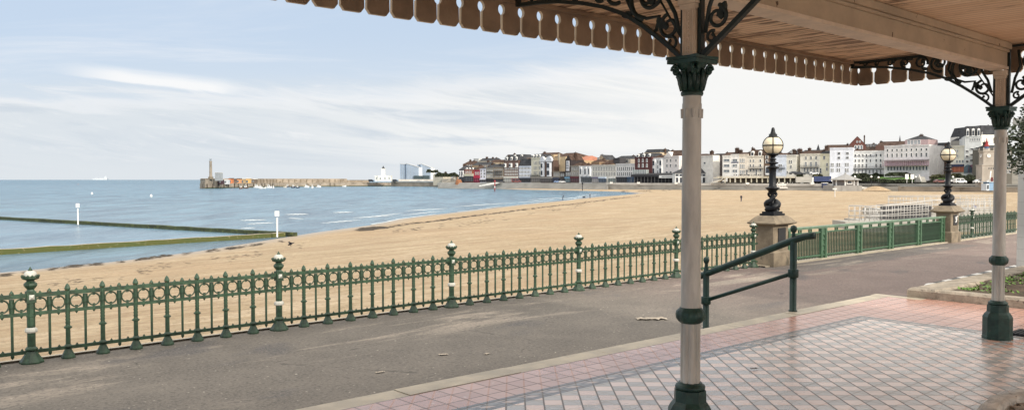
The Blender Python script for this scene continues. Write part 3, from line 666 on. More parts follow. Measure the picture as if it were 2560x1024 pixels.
mb.v = [(x_ * .70, y_ * .70, z_) for x_, y_, z_ in mb.v]
cm['capital'] = mb.mesh('column_capital', M['capital_green'])
mb = MB(); hw = .062
mb.box(-hw, hw, -hw, hw, 3.197, 3.535)
for q in range(4):
    a = q * math.pi / 2; ca, sa = math.cos(a), math.sin(a)
    def rot(x_, y_, z_): return (ca * x_ - sa * y_, sa * x_ + ca * y_, z_)
    def rbox(x0, x1, y0, y1, z0, z1):
        vs = [rot(*p_) for p_ in [(x0, y0, z0), (x1, y0, z0), (x1, y1, z0), (x0, y1, z0), (x0, y0, z1), (x1, y0, z1), (x1, y1, z1), (x0, y1, z1)]]
        mb.add(vs, [(0, 3, 2, 1), (4, 5, 6, 7), (0, 1, 5, 4), (1, 2, 6, 5), (2, 3, 7, 6), (3, 0, 4, 7)])
    rbox(-hw + .002, -hw + .014, -hw - .01, -hw + .001, 3.21, 3.50); rbox(hw - .014, hw - .002, -hw - .01, -hw + .001, 3.21, 3.50)
    rbox(-.030, -.022, -hw - .006, -hw + .001, 3.215, 3.49); rbox(.022, .030, -hw - .006, -hw + .001, 3.215, 3.49)
    for i in range(11):
        c3 = rot(0, -hw - .002, 3.225 + i * .0255); mb.lathe([(.002, -.010), (.0095, -.004), (.0095, .004), (.002, .010)], 6, c3)
mb.lathe([(.10, 3.50), (.125, 3.53)], 4, ph=math.pi / 4, sm=False); mb.box(-.098, .098, -.098, .098, 3.532, 3.588); mb.box(-.085, .085, -.085, .085, 3.505, 3.531)
mb.v = [(x_ * .70, y_ * .70, z_) for x_, y_, z_ in mb.v]
cm['impost'] = mb.mesh('column_impost', M['trim_cream'])

arc = [(.077, 3.196), (.17, 3.275), (.263, 3.349), (.413, 3.457), (.568, 3.554), (.770, 3.637), (.984, 3.698), (1.258, 3.754), (1.449, 3.777), (1.66, 3.79)]
def bar(mb, pts, wd, tk):
    """flat bar along polyline (t,z), width tk across the bracket plane"""
    k = len(pts); vs = []; fs = []
    for i, (a_, b_) in enumerate(pts):
        p0 = pts[max(i - 1, 0)]; p1 = pts[min(i + 1, k - 1)]; dx, dz = p1[0] - p0[0], p1[1] - p0[1]; L = math.hypot(dx, dz) or 1; nx, nz = -dz / L * wd / 2, dx / L * wd / 2
        vs += [(-tk / 2, a_ - nx, b_ - nz), (tk / 2, a_ - nx, b_ - nz), (tk / 2, a_ + nx, b_ + nz), (-tk / 2, a_ + nx, b_ + nz)]
    for i in range(k - 1):
        for q in range(4): fs.append((i * 4 + q, i * 4 + (q + 1) % 4, (i + 1) * 4 + (q + 1) % 4, (i + 1) * 4 + q))
    fs += [(0, 1, 2, 3), tuple(4 * k - 4 + q for q in (3, 2, 1, 0))]; mb.add(vs, fs)
def spiral(mb, cx, cz, r0, r1, turns, a0, r=.012, sgn=1, bud=.028):
    k = int(22 * turns); pts = []
    for i in range(k + 1):
        f = i / k; a = a0 + sgn * f * turns * 2 * math.pi; q = r0 + (r1 - r0) * f
        pts.append((0, cx + q * math.cos(a), cz + q * math.sin(a)))
    mb.tube(pts, [r * (1.15 - .3 * i / k) for i in range(k + 1)], 6)
    if bud:
        e = pts[-1]; mb.lathe([(.004, -bud), (bud * .8, -bud * .5), (bud, 0), (bud * .8, bud * .5), (.004, bud)], 8, e, sx=.55)
def leaf(mb, x0, z0, a, L, wd):
    ca, sa = math.cos(a), math.sin(a); o_ = []
    for (u, v_) in [(0, 0), (.25, .35), (.55, .5), (.8, .32), (1, 0), (.8, -.32), (.55, -.5), (.25, -.35)]:
        o_.append((x0 + ca * u * L - sa * v_ * wd, z0 + sa * u * L + ca * v_ * wd))
    mb.prism(o_, -.012, .012, ax='x')
mb = MB(); bar(mb, arc, .028, .038); bar(mb, [(.068, 3.20), (.068, 3.865)], .028, .038); bar(mb, [(.08, 3.848), (1.70, 3.848)], .026, .038); bar(mb, [(1.69, 3.78), (1.69, 3.86)], .03, .038)
cm['br_o'] = mb.mesh('bracket_frame', M['iron'])
mb = MB()
spiral(mb, .36, 3.66, .175, .055, 1.35, R(-70), .016, 1, .035); spiral(mb, .36, 3.66, .10, .03, .9, R(110), .013, -1, .03)
spiral(mb, .185, 3.42, .085, .03, 1.2, R(80), .013, -1, .026); spiral(mb, .17, 3.305, .05, .02, 1, R(60), .010, 1, .015)
spiral(mb, .66, 3.745, .105, .035, 1.3, R(-110), .014, 1, .03); spiral(mb, .86, 3.765, .075, .03, 1.2, R(200), .012, -1, .024)
spiral(mb, 1.05, 3.785, .055, .02, 1.2, R(-100), .011, 1, .02); spiral(mb, 1.22, 3.80, .042, .015, 1.1, R(190), .010, -1, .016); spiral(mb, 1.38, 3.815, .03, .012, 1.1, R(-90), .009, 1, .012); spiral(mb, 1.53, 3.818, .024, .012, 1, R(200), .008, -1, .01)
mb.tube([(0, .10, 3.36), (0, .14, 3.50), (0, .20, 3.60), (0, .22, 3.74), (0, .16, 3.83)], .014, 6)
mb.tube([(0, .30, 3.40), (0, .27, 3.50), (0, .38, 3.50), (0, .50, 3.55), (0, .56, 3.66), (0, .52, 3.80)], .013, 6)
for a_ in [(.36, 3.66, .3, .09, .07), (.36, 3.66, 2.2, .08, .06), (.36, 3.66, 4.2, .09, .07), (.28, 3.50, -2.0, .10, .06), (.66, 3.74, 1.0, .07, .05), (.66, 3.74, 4.0, .07, .05), (.50, 3.56, -.2, .1, .05), (.20, 3.42, .4, .07, .05),
           (.13, 3.58, 1.9, .09, .05), (.86, 3.76, 2.5, .05, .04), (.78, 3.68, .3, .08, .04), (1.05, 3.78, .5, .04, .03), (.45, 3.80, .1, .10, .05), (.22, 3.80, .4, .09, .05), (.95, 3.82, 0, .07, .03), (1.15, 3.82, 0, .06, .03)]: leaf(mb, *a_)
mb.tube([(0, .10, 3.845), (0, 1.60, 3.835)], .012, 5); mb.tube([(0, .075, 3.31), (0, .30, 3.66)], .008, 5)
cm['sc_o'] = mb.mesh('bracket_scrollwork', M['iron'])
dia = [(-.077, 3.196), (-.35, 3.40), (-.65, 3.63), (-.95, 3.855)]
mb = MB(); bar(mb, dia, .030, .038); bar(mb, [(-.068, 3.20), (-.068, 3.865)], .028, .038); bar(mb, [(-.08, 3.848), (-.98, 3.848)], .026, .038)
cm['br_i'] = mb.mesh('bracket_frame', M['iron'])
mb = MB(); spiral(mb, -.31, 3.66, .15, .05, 1.3, R(250), .016, -1, .035); spiral(mb, -.19, 3.43, .075, .03, 1.2, R(100), .013, 1, .026); spiral(mb, -.15, 3.31, .04, .016, 1, R(120), .010, -1, .014)
spiral(mb, -.56, 3.74, .085, .03, 1.2, R(-70), .013, -1, .026); spiral(mb, -.74, 3.79, .045, .02, 1.1, R(0), .011, 1, .018)
mb.tube([(0, -.10, 3.34), (0, -.13, 3.50), (0, -.18, 3.62), (0, -.16, 3.80)], .014, 6)
for a_ in [(-.31, 3.66, 2.8, .08, .06), (-.31, 3.66, .8, .08, .06), (-.31, 3.66, -1, .08, .06), (-.19, 3.43, 2.6, .06, .05), (-.25, 3.52, -1.2, .09, .05), (-.45, 3.62, 2.9, .09, .05), (-.45, 3.80, 0, .09, .05), (-.56, 3.74, 2, .06, .05)]: leaf(mb, *a_)
cm['sc_i'] = mb.mesh('bracket_scrollwork', M['iron'])
for (s_, n_, lab) in [(4.509, NC, 'near column between the sea view and the lamps, cream shaft over a dark green base'), (10.11, 3.31, 'right hand column beside the planter, cream shaft with dark green octagonal foot'), (-1.09, NC, None)]:
    col = inst('column', cm['shaft'], sh, (s_, n_, 0)); 
    if lab: col['label'] = lab
    for nm, k in (('pedestal', 'pedestal'), ('collar', 'collar'), ('capital', 'capital'), ('impost', 'impost')): inst(nm, cm[k], col)
    for fr_, sc__ in (('br_o', 'sc_o'), ('br_i', 'sc_i')):
        bk = inst('bracket', cm[fr_], sh, (s_, n_, 0)); inst('scrollwork', cm[sc__], bk)

# ================================================================ SEAFRONT RAILING
F0 = Vector((-6.317, 10.93, 0)); s0f = F0.dot(DF); nf = F0.dot(NF)
BAY = 17.63 / 5; SB_ = BAY / 8
rm = {}
mb = MB(); mb.lathe([(.088, 0), (.088, .02), (.070, .06), (.044, .115), (.042, .13)], 8, ph=math.pi / 8, sm=False)
mb.lathe([(.030, .13), (.052, .15), (.052, .165), (.031, .19), (.029, .395), (.050, .405), (.050, .425), (.028, .435)], 8, ph=math.pi / 8, sm=False)
mb.lathe([(.026, .435 + .0215 * i) if i % 2 else (.033, .435 + .0215 * i) for i in range(11)], 8)
mb.lathe([(.031, .65), (.031, .90), (.023, .905), (.037, .93), (.037, .945), (.022, .985), (.003, 1.01)], 8, ph=math.pi / 8, sm=False)
rm['bal'] = mb.mesh('baluster', M['green_paint'])
mb = MB(); mb.lathe([(.004, .07), (.022, .095), (.022, .115), (.017, .14), (.017, .62)], 8); mb.lathe([(.03, .67), (.034, .76), (.03, .85)], 8, ph=math.pi / 8)
mb.lathe([(.018, .86), (.018, .90), (.030, .915), (.022, .94), (.003, .965)], 8)
rm['pick'] = mb.mesh('picket', M['green_paint'])
mb = MB(); k = 22; rr_ = .077
mb.tube([(rr_ * math.cos(2 * math.pi * i / k), 0, .765 + rr_ * 1.05 * math.sin(2 * math.pi * i / k)) for i in range(k + 1)], .0105, 6, cap=False)
for a in (0, 90, 180, 270):
    mb.cbox((math.cos(R(a)) * .090, 0, .765 + math.sin(R(a)) * .094), (.026, .022, .026))
mb.cbox((0, 0, .765 + .062), (.03, .02, .012)); mb.cbox((0, 0, .765 - .062), (.03, .02, .012))
rm['ring'] = mb.mesh('ring', M['green_paint'])
mb = MB(); mb.lathe([(.146, 0), (.146, .02), (.112, .07), (.070, .14), (.064, .155)], 8, ph=math.pi / 8, sm=False)
mb.lathe([(.050, .155), (.076, .17), (.076, .19), (.050, .215), (.050, .60), (.057, .605), (.057, .625), (.050, .63), (.050, .79)], 8, ph=math.pi / 8, sm=False)
mb.cbox((0, 0, .865), (.112, .112, .15))
mb.lathe([(.052, .94), (.042, .965), (.064, .99), (.082, 1.02), (.078, 1.045), (.048, 1.07), (.048, 1.085), (.094, 1.10), (.106, 1.115), (.106, 1.14)], 8, ph=math.pi / 8, sm=False)
mb.lathe([(.02, 1.20), (.030, 1.215), (.016, 1.235), (.003, 1.262)], 8)
for i in range(12):
    a = i * math.pi / 6; mb.lathe([(.004, 1.125), (.02, 1.14), (.004, 1.16)], 5, (math.cos(a) * .098, math.sin(a) * .098, 0))
rm['post'] = mb.mesh('newel_post', M['green_paint'])
mb = MB(); mb.lathe([(.076, 1.141), (.077, 1.16), (.069, 1.187), (.043, 1.206), (.01, 1.213)], 16); rm['dome'] = mb.mesh('dome_cap', M['white_paint'])
mb = MB(); mb.lathe([(.053, .395), (.070, .40), (.078, .42), (.072, .445), (.058, .46), (.053, .465)], 8, ph=math.pi / 8, sm=False); rm['band'] = mb.mesh('white_band', M['white_paint'])
mb = MB(); mb.lathe([(.045, 0), (.006, .025)], 4, ph=math.pi / 4, sm=False); mb.v = [(x_, -.0575 - z_, y_ + .865) for x_, y_, z_ in mb.v]; rm['stud'] = mb.mesh('white_stud', M['white_paint'])
def railing(label, s_a, s_b, posts, first_phase, balus, name='seafront_railing'):
    e = empty(name, fr(s_a, nf), ANG_F, label, 'railing'); L = s_b - s_a
    for (z_, r_, nm) in ((.885, .027, 'top_rail'), (.645, .022, 'middle_rail'), (.145, .022, 'bottom_rail')):
        mb = MB(); mb.box(0, L, -r_ * .8, r_ * .8, z_ - r_, z_ + r_)
        for kind, p_ in balus:
            if kind == 'ring':
                u_ = p_ - s_a; s_ = -1 if nm == 'middle_rail' else 1; zb_ = z_ + s_ * r_ * .9
                mb.add([(u_ - .024, 0, zb_), (u_ + .024, 0, zb_), (u_, 0, zb_ + s_ * .036), (u_, .014, zb_), (u_, -.014, zb_)], [(0, 3, 2), (3, 1, 2), (1, 4, 2), (4, 0, 2)])
        mb.build(nm, M['green_paint'], e)
    for p_ in posts:
        o = inst('newel_post', rm['post'], e, (p_ - s_a, 0, 0)); inst('dome_cap', rm['dome'], o); inst('white_band', rm['band'], o); inst('white_stud', rm['stud'], o)
    for i, (kind, p_) in enumerate(balus):
        inst({'bal': 'baluster', 'pick': 'picket', 'ring': 'ring'}[kind], rm[kind], e, (p_ - s_a, 0, 0))
    return e
bl_ = []; posts = [s0f + BAY * i for i in range(6)]
for i in range(-4, 40):
    p_ = s0f + i * SB_
    if i % 8 != 0 and i < 40: bl_.append(('bal', p_))
    bl_.append(('pick', p_ + SB_ / 2)); bl_.append(('ring', p_ + SB_ / 4)); bl_.append(('ring', p_ + 3 * SB_ / 4))
railing('long green cast iron railing with white domed posts between beach and near promenade', s0f - 4 * SB_ - .05, s0f + BAY * 5 + .2, posts, 0, bl_)

# stone piers with lamps
def stone_pier(corner, L, D_, label, plaque, ztop=1.40):
    """corner = near corner on the ground; x along railing, y outward"""
    e = empty('stone_pier', corner, ANG_F, label, 'gate pier'); 
    mb = MB(); mb.box(0, L, 0, D_, 0, .38); mb.add([(0, 0, .38), (L, 0, .38), (L, D_, .38), (0, D_, .38), (.06, .06, .43), (L - .06, .06, .43), (L - .06, D_ - .06, .43), (.06, D_ - .06, .43)], [(0, 1, 5, 4), (1, 2, 6, 5), (2, 3, 7, 6), (3, 0, 4, 7), (4, 5, 6, 7)])
    mb.build('plinth', M['stone_pier'], e)
    mb = MB(); mb.box(.065, L - .065, .065, D_ - .065, .432, 1.12); mb.build('shaft', M['stone_pier'], e)
    mb = MB(); q = .10
    def ringp(o_, z_): return [(-o_ , -o_, z_), (L + o_, -o_, z_), (L + o_, D_ + o_, z_), (-o_, D_ + o_, z_)]
    prof = [(-.05, 1.122), (.03, 1.15), (.09, 1.17), (.11, 1.185), (.11, 1.215), (.07, 1.235), (.06, 1.25), (-.04, 1.36), (-.10, 1.40)]
    vs = sum([ringp(o_, z_) for o_, z_ in prof], []); fs = [(0, 1, 2, 3), tuple(len(vs) - 4 + i for i in (3, 2, 1, 0))]
    for j in range(len(prof) - 1):
        for i in range(4): fs.append((j * 4 + i, j * 4 + (i + 1) % 4, (j + 1) * 4 + (i + 1) % 4, (j + 1) * 4 + i))
    mb.add(vs, fs); mb.build('cap', M['stone_pier'], e)
    mb = MB(); c0 = L * .55
    mb.box(c0 - .2, c0 + .2, .045, .064, .66, 1.06, 0); pl = mb.build('plaque', M['black_paint'], e)
    if plaque:
        mb = MB()   # white figures on the plaque
        def stroke(pts, r_): mb.tube([(x_, .038, z_) for x_, z_ in pts], r_, 5)
        stroke([(c0 + .02 + .05 * math.cos(a), .92 + .06 * math.sin(a)) for a in [i * .5 for i in range(14)]], .022); stroke([(c0 + .07, .92), (c0 + .06, .84), (c0 + .0, .78), (c0 - .05, .77)], .022)
        stroke([(c0 + .15 + .02 * math.cos(a), .99 + .03 * math.sin(a)) for a in [i * .9 for i in range(8)]], .012)
        mb.build('numeral', M['white_plain'], pl)
    return e
PL, PD = .95, .66
c1 = Vector((7.19, 22.9, 0)); c2 = Vector((16.6, 31.8, 0))
pier1 = fr(c1.dot(DF), nf - PD / 2 - .05); pier2 = fr(c2.dot(DF), nf - PD / 2 - .05)
stone_pier(pier1, PL, PD, 'weathered sandstone pier with blank dark plaque carrying the nearer globe lamp', False)
stone_pier(pier2, PL, PD, 'weathered sandstone pier with white figures on its plaque carrying the farther globe lamp', True)
def lamp(base, label):
    e = empty('street_lamp', base, ANG_F, label, 'street lamp', 'dolphin globe lamps on the stone piers')
    mb = MB(); mb.box(-.30, .30, -.22, .22, 0, .055); mb.box(-.24, .24, -.18, .18, .055, .11); mb.build('base_plate', M['black_iron'], e)
    mb = MB()
    for q in range(2):
        a0 = q * math.pi + .5; pts = []; rs = []
        pts += [(math.cos(a0 - .9) * .25, math.sin(a0 - .9) * .17, .14), (math.cos(a0 - .7) * .24, math.sin(a0 - .7) * .17, .18)]; rs += [.045, .085]
        for i in range(26):
            f = i / 25; a = a0 + f * 5.2; rad_ = .15 * (1 - .45 * f) + .03 * math.sin(f * 9)
            pts.append((math.cos(a) * rad_, math.sin(a) * rad_ * .9, .20 + f * .44)); rs.append(.095 * (1 - .55 * f) + .02 * math.sin(f * 6) )
        mb.tube(pts, rs, 9)
        ex, ey = math.cos(a0 - .8) * .25, math.sin(a0 - .8) * .17
        mb.lathe([(.004, -.03), (.03, -.015), (.03, .015), (.004, .03)], 7, (ex, ey, .25))       # brow
        for w_ in (-.25, .25):   # fins
            mb.add([(math.cos(a0 + w_) * .16, math.sin(a0 + w_) * .12, .25), (math.cos(a0 + w_) * .30, math.sin(a0 + w_) * .20, .32), (math.cos(a0 + w_ + .3) * .17, math.sin(a0 + w_ + .3) * .12, .36), (math.cos(a0 + w_ + .1) * .17, math.sin(a0 + w_ + .1) * .14, .27)], [(0, 1, 2), (0, 3, 1), (1, 3, 2)])
    mb.lathe([(.19, .11), (.15, .16), (.06, .20), (.05, .62)], 12)
    mb.build('dolphins', M['black_iron'], e)
    mb = MB(); mb.lathe([(.075, .58), (.085, .62), (.10, .66), (.15, .72), (.195, .755), (.20, .775), (.15, .785), (.105, .80), (.105, .83), (.095, .85), (.095, 1.20), (.105, 1.29), (.12, 1.31), (.175, 1.335), (.175, 1.355), (.10, 1.375), (.07, 1.41),
                         (.09, 1.43), (.155, 1.455), (.155, 1.475), (.085, 1.50), (.065, 1.54), (.10, 1.56), (.105, 1.575), (.06, 1.60), (.06, 1.63), (.10, 1.66), (.16, 1.69), (.185, 1.715), (.15, 1.73)], 20)
    mb.build('lamp_column', M['black_iron'], e)
    gc = 1.955; gr = .265
    mb = MB(); mb.lathe([(gr * math.sin(math.pi * i / 18), -gr * math.cos(math.pi * i / 18)) for i in range(2, 17)], 32, (0, 0, gc)); mb.build('globe', M['lamp_glass'], e)
    mb = MB(); g2 = gr + .006
    mb.tube([(g2 * math.cos(a), g2 * math.sin(a), gc) for a in [i * math.pi / 20 for i in range(41)]], .017, 6, cap=False)
    for q in range(4):
        b0 = q * math.pi / 2 + .55
        mb.tube([(g2 * math.cos(b0) * math.sin(a), g2 * math.sin(b0) * math.sin(a), gc + g2 * math.cos(a)) for a in [.4 + i * 2.35 / 20 for i in range(21)]], .014, 6)
        mb.lathe([(.004, -.02), (.022, 0), (.004, .02)], 6, (g2 * math.cos(b0), g2 * math.sin(b0), gc))
    mb.build('globe_cage', M['black_iron'], e)
    mb = MB(); mb.lathe([(.15, gc + .222), (.155, gc + .235), (.12, gc + .25), (.115, gc + .275), (.085, gc + .32), (.06, gc + .38), (.05, gc + .42), (.055, gc + .435), (.04, gc + .45), (.045, gc + .475), (.02, gc + .50), (.004, gc + .51)], 16)
    for i in range(6):
        a = i * math.pi / 3; mb.lathe([(.004, gc + .26), (.014, gc + .29), (.004, gc + .33)], 5, (math.cos(a) * .10, math.sin(a) * .10, 0))
    mb.build('crown', M['black_iron'], e)
    return e
lamp(pier1 + DF * PL / 2 + NF * PD / 2 + Vector((0, 0, 1.402)), 'nearer cream globe lamp with twisted dolphin base on the stone pier beside the handrail')
lamp(pier2 + DF * PL / 2 + NF * PD / 2 + Vector((0, 0, 1.402)), 'farther cream globe lamp with twisted dolphin base in front of the hotels and flats')

# bar-panel railing between the piers
pa = pier1.dot(DF) + PL; pb = pier2.dot(DF); L = pb - pa
e = empty('panel_railing', fr(pa, nf - .1), ANG_F, 'green railing of close upright bars with pierced top band between the two stone piers', 'railing')
mb = MB(); mb.box(-.02, L + .02, -.07, .07, .97, 1.01); mb.box(-.02, L + .02, -.045, .045, .935, .968); mb.build('top_rail', M['green_top_sunlit'], e)
mb = MB(); mb.box(0, L, -.03, .03, .80, .84); mb.build('middle_rail', M['green_light'], e); mb = MB(); mb.box(0, L, -.03, .03, .10, .15); mb.build('bottom_rail', M['green_light'], e)
npn = 5; pw = L / npn
mp = MB()
for sx in (-.13, .13): mp.box(sx - .055, sx + .055, -.05, .05, 0, .934)
mp.box(-.074, .074, -.012, .012, .16, .79)
for z_ in (.25, .42, .60, .74): mp.lathe([(.004, z_ - .05), (.035, z_ - .02), (.035, z_ + .02), (.004, z_ + .05)], 8, (0, -.02, 0))
mp.box(-.073, .073, -.03, .03, .72, .935)
mpm = mp.mesh('pilaster', M['green_light'])
for i in range(npn + 1): inst('pilaster', mpm, e, (min(max(i * pw, .20), L - .20), 0, 0))
mbar = MB(); mbar.box(-.014, .014, -.014, .014, .15, .80); mbar.lathe([(.004, .045), (.024, .075), (.024, .10)], 6)
barm = mbar.mesh('bar', M['green_paint'])
md = MB(); md.box(-.09, .09, -.016, .016, .84, .935)
dm = md.mesh('pierced_block', M['green_light'])
# pierced block: frame with diamond hole
md = MB()
for (x0_, x1_, z0_, z1_) in ((-.085, -.055, .842, .934), (.055, .085, .842, .934), (-.055, .055, .842, .858), (-.055, .055, .918, .934)): md.box(x0_, x1_, -.018, .018, z0_, z1_)
for (a_, b_) in (((-.055, .888), (0, .918)), ((0, .918), (.055, .888)), ((.055, .888), (0, .858)), ((0, .858), (-.055, .888))): md.tube([(a_[0], 0, a_[1]), (b_[0], 0, b_[1])], .011, 4)
dm = md.mesh('pierced_block', M['green_light'])
for i in range(npn):
    a = i * pw + (.20 if i else .40); b_ = (i + 1) * pw - (.20 if i < npn - 1 else .40); k = 19
    for q in range(k): inst('bar', barm, e, (a + (b_ - a) * (q + .5) / k, 0, 0))
    for f in (.33, .67): inst('pierced_block', dm, e, (a + (b_ - a) * f, 0, 0))
# railing beyond the second pier
s2 = pier2.dot(DF) + PL; bl2 = []; i = 0
while True:
    p_ = s2 + .12 + i * SB_
    if p_ > s2 + 8: break
    if i not in (5, 13): bl2.append(('bal', p_))
    bl2.append(('pick', p_ + SB_ / 2)); bl2.append(('ring', p_ + SB_ / 4)); bl2.append(('ring', p_ + 3 * SB_ / 4)); i += 1
railing('short stretch of green railing with ring frieze continuing beyond the second stone pier', s2 + .02, s2 + 8, [s2 + .12 + 5 * SB_, s2 + .12 + 13 * SB_], 0, bl2)

# ================================================================ HANDRAIL
hr = empty('stair_handrail', Vector((3.738, 11.08, 0)), ANG_S, 'dark green tubular handrail with ball topped posts sloping down the terrace steps', 'handrail')
def hpost(y, zb, zt, zc, r_):
    mb = MB(); mb.lathe([(r_ + .012, zb), (r_ + .012, zb + .012), (r_, zb + .016), (r_, zt - .22), (r_ * .9, zt - .20), (r_ * .45, zt - .13), (r_ * .55, zt - .115), (r_ * .42, zt - .105), (r_ * .8, zt - .085), (r_ * 1.0, zt - .05), (r_ * .8, zt - .015), (.004, zt)], 18, (0, y, 0)); o = mb.build('post', M['dark_green'], hr)
    mb = MB(); mb.lathe([(r_ + .02, zc - .055), (r_ + .024, zc - .05), (r_ + .024, zc + .05), (r_ + .02, zc + .055)], 14, (0, y, 0)); mb.cbox((0, y - .0, zc), (r_ * 2.9, r_ * 1.4, .07)); mb.build('collar', M['dark_green'], o)
hpost(0, FZ + .006, 1.80, 1.16, .045); hpost(1.38, 0, 1.285, .65, .045)
mb = MB(); mb.tube([(0, -.30, 1.675), (0, -.16, 1.655), (0, 0, 1.60), (0, 1.38, 1.034), (0, 1.66, .92)], .046, 12, m=0); mb.build('grab_rail', M['dark_green'], hr)
mb = MB(); mb.tube([(0, 0, 1.16), (0, 1.38, .65)], .027, 10); mb.build('lower_rail', M['dark_green'], hr)

# ================================================================ PLANTER, STRIPED KERB, WALL, SHRUB
pl = empty('planter', (0, 0, 0), ANG_S, 'raised planting bed with a low rough stone kerb behind the right hand column', 'planter')
ns_ = 5.40
def kerbstone(mb, x0, x1, y0, y1, z0, z1, b_=.03):
    vs = [(x0, y0, z0), (x1, y0, z0), (x1, y1, z0), (x0, y1, z0), (x0, y0, z1 - b_), (x1, y0, z1 - b_), (x1, y1, z1 - b_), (x0, y1, z1 - b_), (x0 + b_, y0 + b_, z1), (x1 - b_, y0 + b_, z1), (x1 - b_, y1 - b_, z1), (x0 + b_, y1 - b_, z1)]
    fs = [(0, 3, 2, 1), (8, 9, 10, 11)]
    for j in (0, 4):
        for i in range(4): fs.append((j + i, j + (i + 1) % 4, j + 4 + (i + 1) % 4, j + 4 + i))
    mb.add(vs, fs, 0, False)
y = ns_; lens = [.42, 1.9, 1.8, 1.8, 1.8]
for i, Lk in enumerate(lens):
    mb = MB(); kerbstone(mb, SK + .006, SK + .26, y - Lk + .006, y, FZ - .1, FZ + .135); mb.build('kerb_stone', M['rough_kerb'], pl); y -= Lk
x = SK + .262
for i in range(6):
    mb = MB(); kerbstone(mb, x, x + 1.3, ns_ - .42, ns_, 0, FZ + .130); mb.build('kerb_stone', M['rough_kerb'], pl); x += 1.306
mb = MB(); k1, k2 = 40, 40; vs = []; X0, X1, Y0, Y1 = SK + .255, 20.4, -3.5, ns_ - .415
for i in range(k1 + 1):
    for j in range(k2 + 1): vs.append((X0 + (X1 - X0) * i / k1, Y0 + (Y1 - Y0) * j / k2, FZ + .09 + random.uniform(-.02, .035) + (.06 * math.sin(i * .4) * math.sin(j * .3))))
mb.add(vs, [(i * (k2 + 1) + j, i * (k2 + 1) + j + 1, (i + 1) * (k2 + 1) + j + 1, (i + 1) * (k2 + 1) + j) for i in range(k1) for j in range(k2)], 0, True); mb.build('soil', M['soil'], pl)
# low ground cover in the bed
mb = MB()
for q in range(3200):
    s_ = random.uniform(SK + .5, 17.3); n_ = random.uniform(.5, ns_ - .55)
    if math.sin(s_ * 2.1) + math.sin(n_ * 2.7 + 1) + random.uniform(-.9, .9) < .35: continue
    for r_ in range(6):
        a = random.random() * 6.28; L_ = random.uniform(.03, .065); el = random.uniform(.1, .9); wd = L_ * .38
        c_ = Vector((s_ + random.gauss(0, .06), n_ + random.gauss(0, .06), FZ + .12)); d_ = Vector((math.cos(a) * math.cos(el), math.sin(a) * math.cos(el), math.sin(el))) * L_; sd = Vector((-math.sin(a), math.cos(a), 0)) * wd
        mb.add([c_, c_ + d_ * .5 + sd, c_ + d_, c_ + d_ * .5 - sd], [(0, 1, 2, 3)], 0)
mat('bed_leaves', (.10, .18, .035, 1), .6, 0, .5, 9)
g = mb.build('ground_cover', M['bed_leaves'], None, (0, 0, 0), ANG_S); tag(g, 'low green leafy weeds growing over the dark soil of the bed', 'plants', kind='stuff')
# striped kerb
k0 = Vector((9.4, 18.4, 0)); e = empty('striped_kerb', k0, ANG_F, 'low kerb painted in black and white blocks with a rounded white end', 'kerb')
for i in range(16):
    mb = MB(); kerbstone(mb, i * .46 + .003, (i + 1) * .46 - .003, -.12, .12, 0, .13, .025); mb.build('kerb_block', M['black_paint' if i % 2 == 0 else 'stripe_white'], e)
mb = MB(); mb.lathe([(.30, 0), (.29, .09), (.22, .13), (.01, .145)], 20, (-.28, 0, 0), sy=.55); mb.build('rounded_end', M['stripe_white'], e)
# white rendered building beyond the bed
m = bpy.data.materials.new('white_render'); m.use_nodes = True; t = NT(m.node_tree); b = m.node_tree.nodes['Principled BSDF']
br = t.n('ShaderNodeTexBrick'); tcn = t.n('ShaderNodeTexCoord').outputs['Object']; xo, yo, zo = t.xyz(tcn); t.l(t.comb(t.math('ADD', xo, yo), zo, 0.0), br.inputs['Vector'])
br.inputs['Scale'].default_value = 1; br.inputs['Brick Width'].default_value = .44; br.inputs['Row Height'].default_value = .22; br.inputs['Mortar Size'].default_value = .006
br.inputs['Color1'].default_value = (.62, .61, .58, 1); br.inputs['Color2'].default_value = (.66, .65, .62, 1); br.inputs['Mortar'].default_value = (.52, .51, .48, 1)
t.l(t.mix(t.math('MULTIPLY', t.noise(tcn, 1.2, 5, .6), .3), br.outputs[0], (.5, .48, .42, 1)), b.inputs['Base Color']); b.inputs['Roughness'].default_value = .8
e = empty('white_building', SN(17.58, 5.45), ANG_S, 'low white painted block building at the right edge behind the shrub', 'building')
mb = MB(); mb.box(0, 10, -14, 0, 0, 3.42); mb.build('wall', m, e); mb = MB(); mb.box(-.08, 10.08, -14.08, .08, 3.422, 3.55); mb.build('coping', M['pale_concrete'], e)

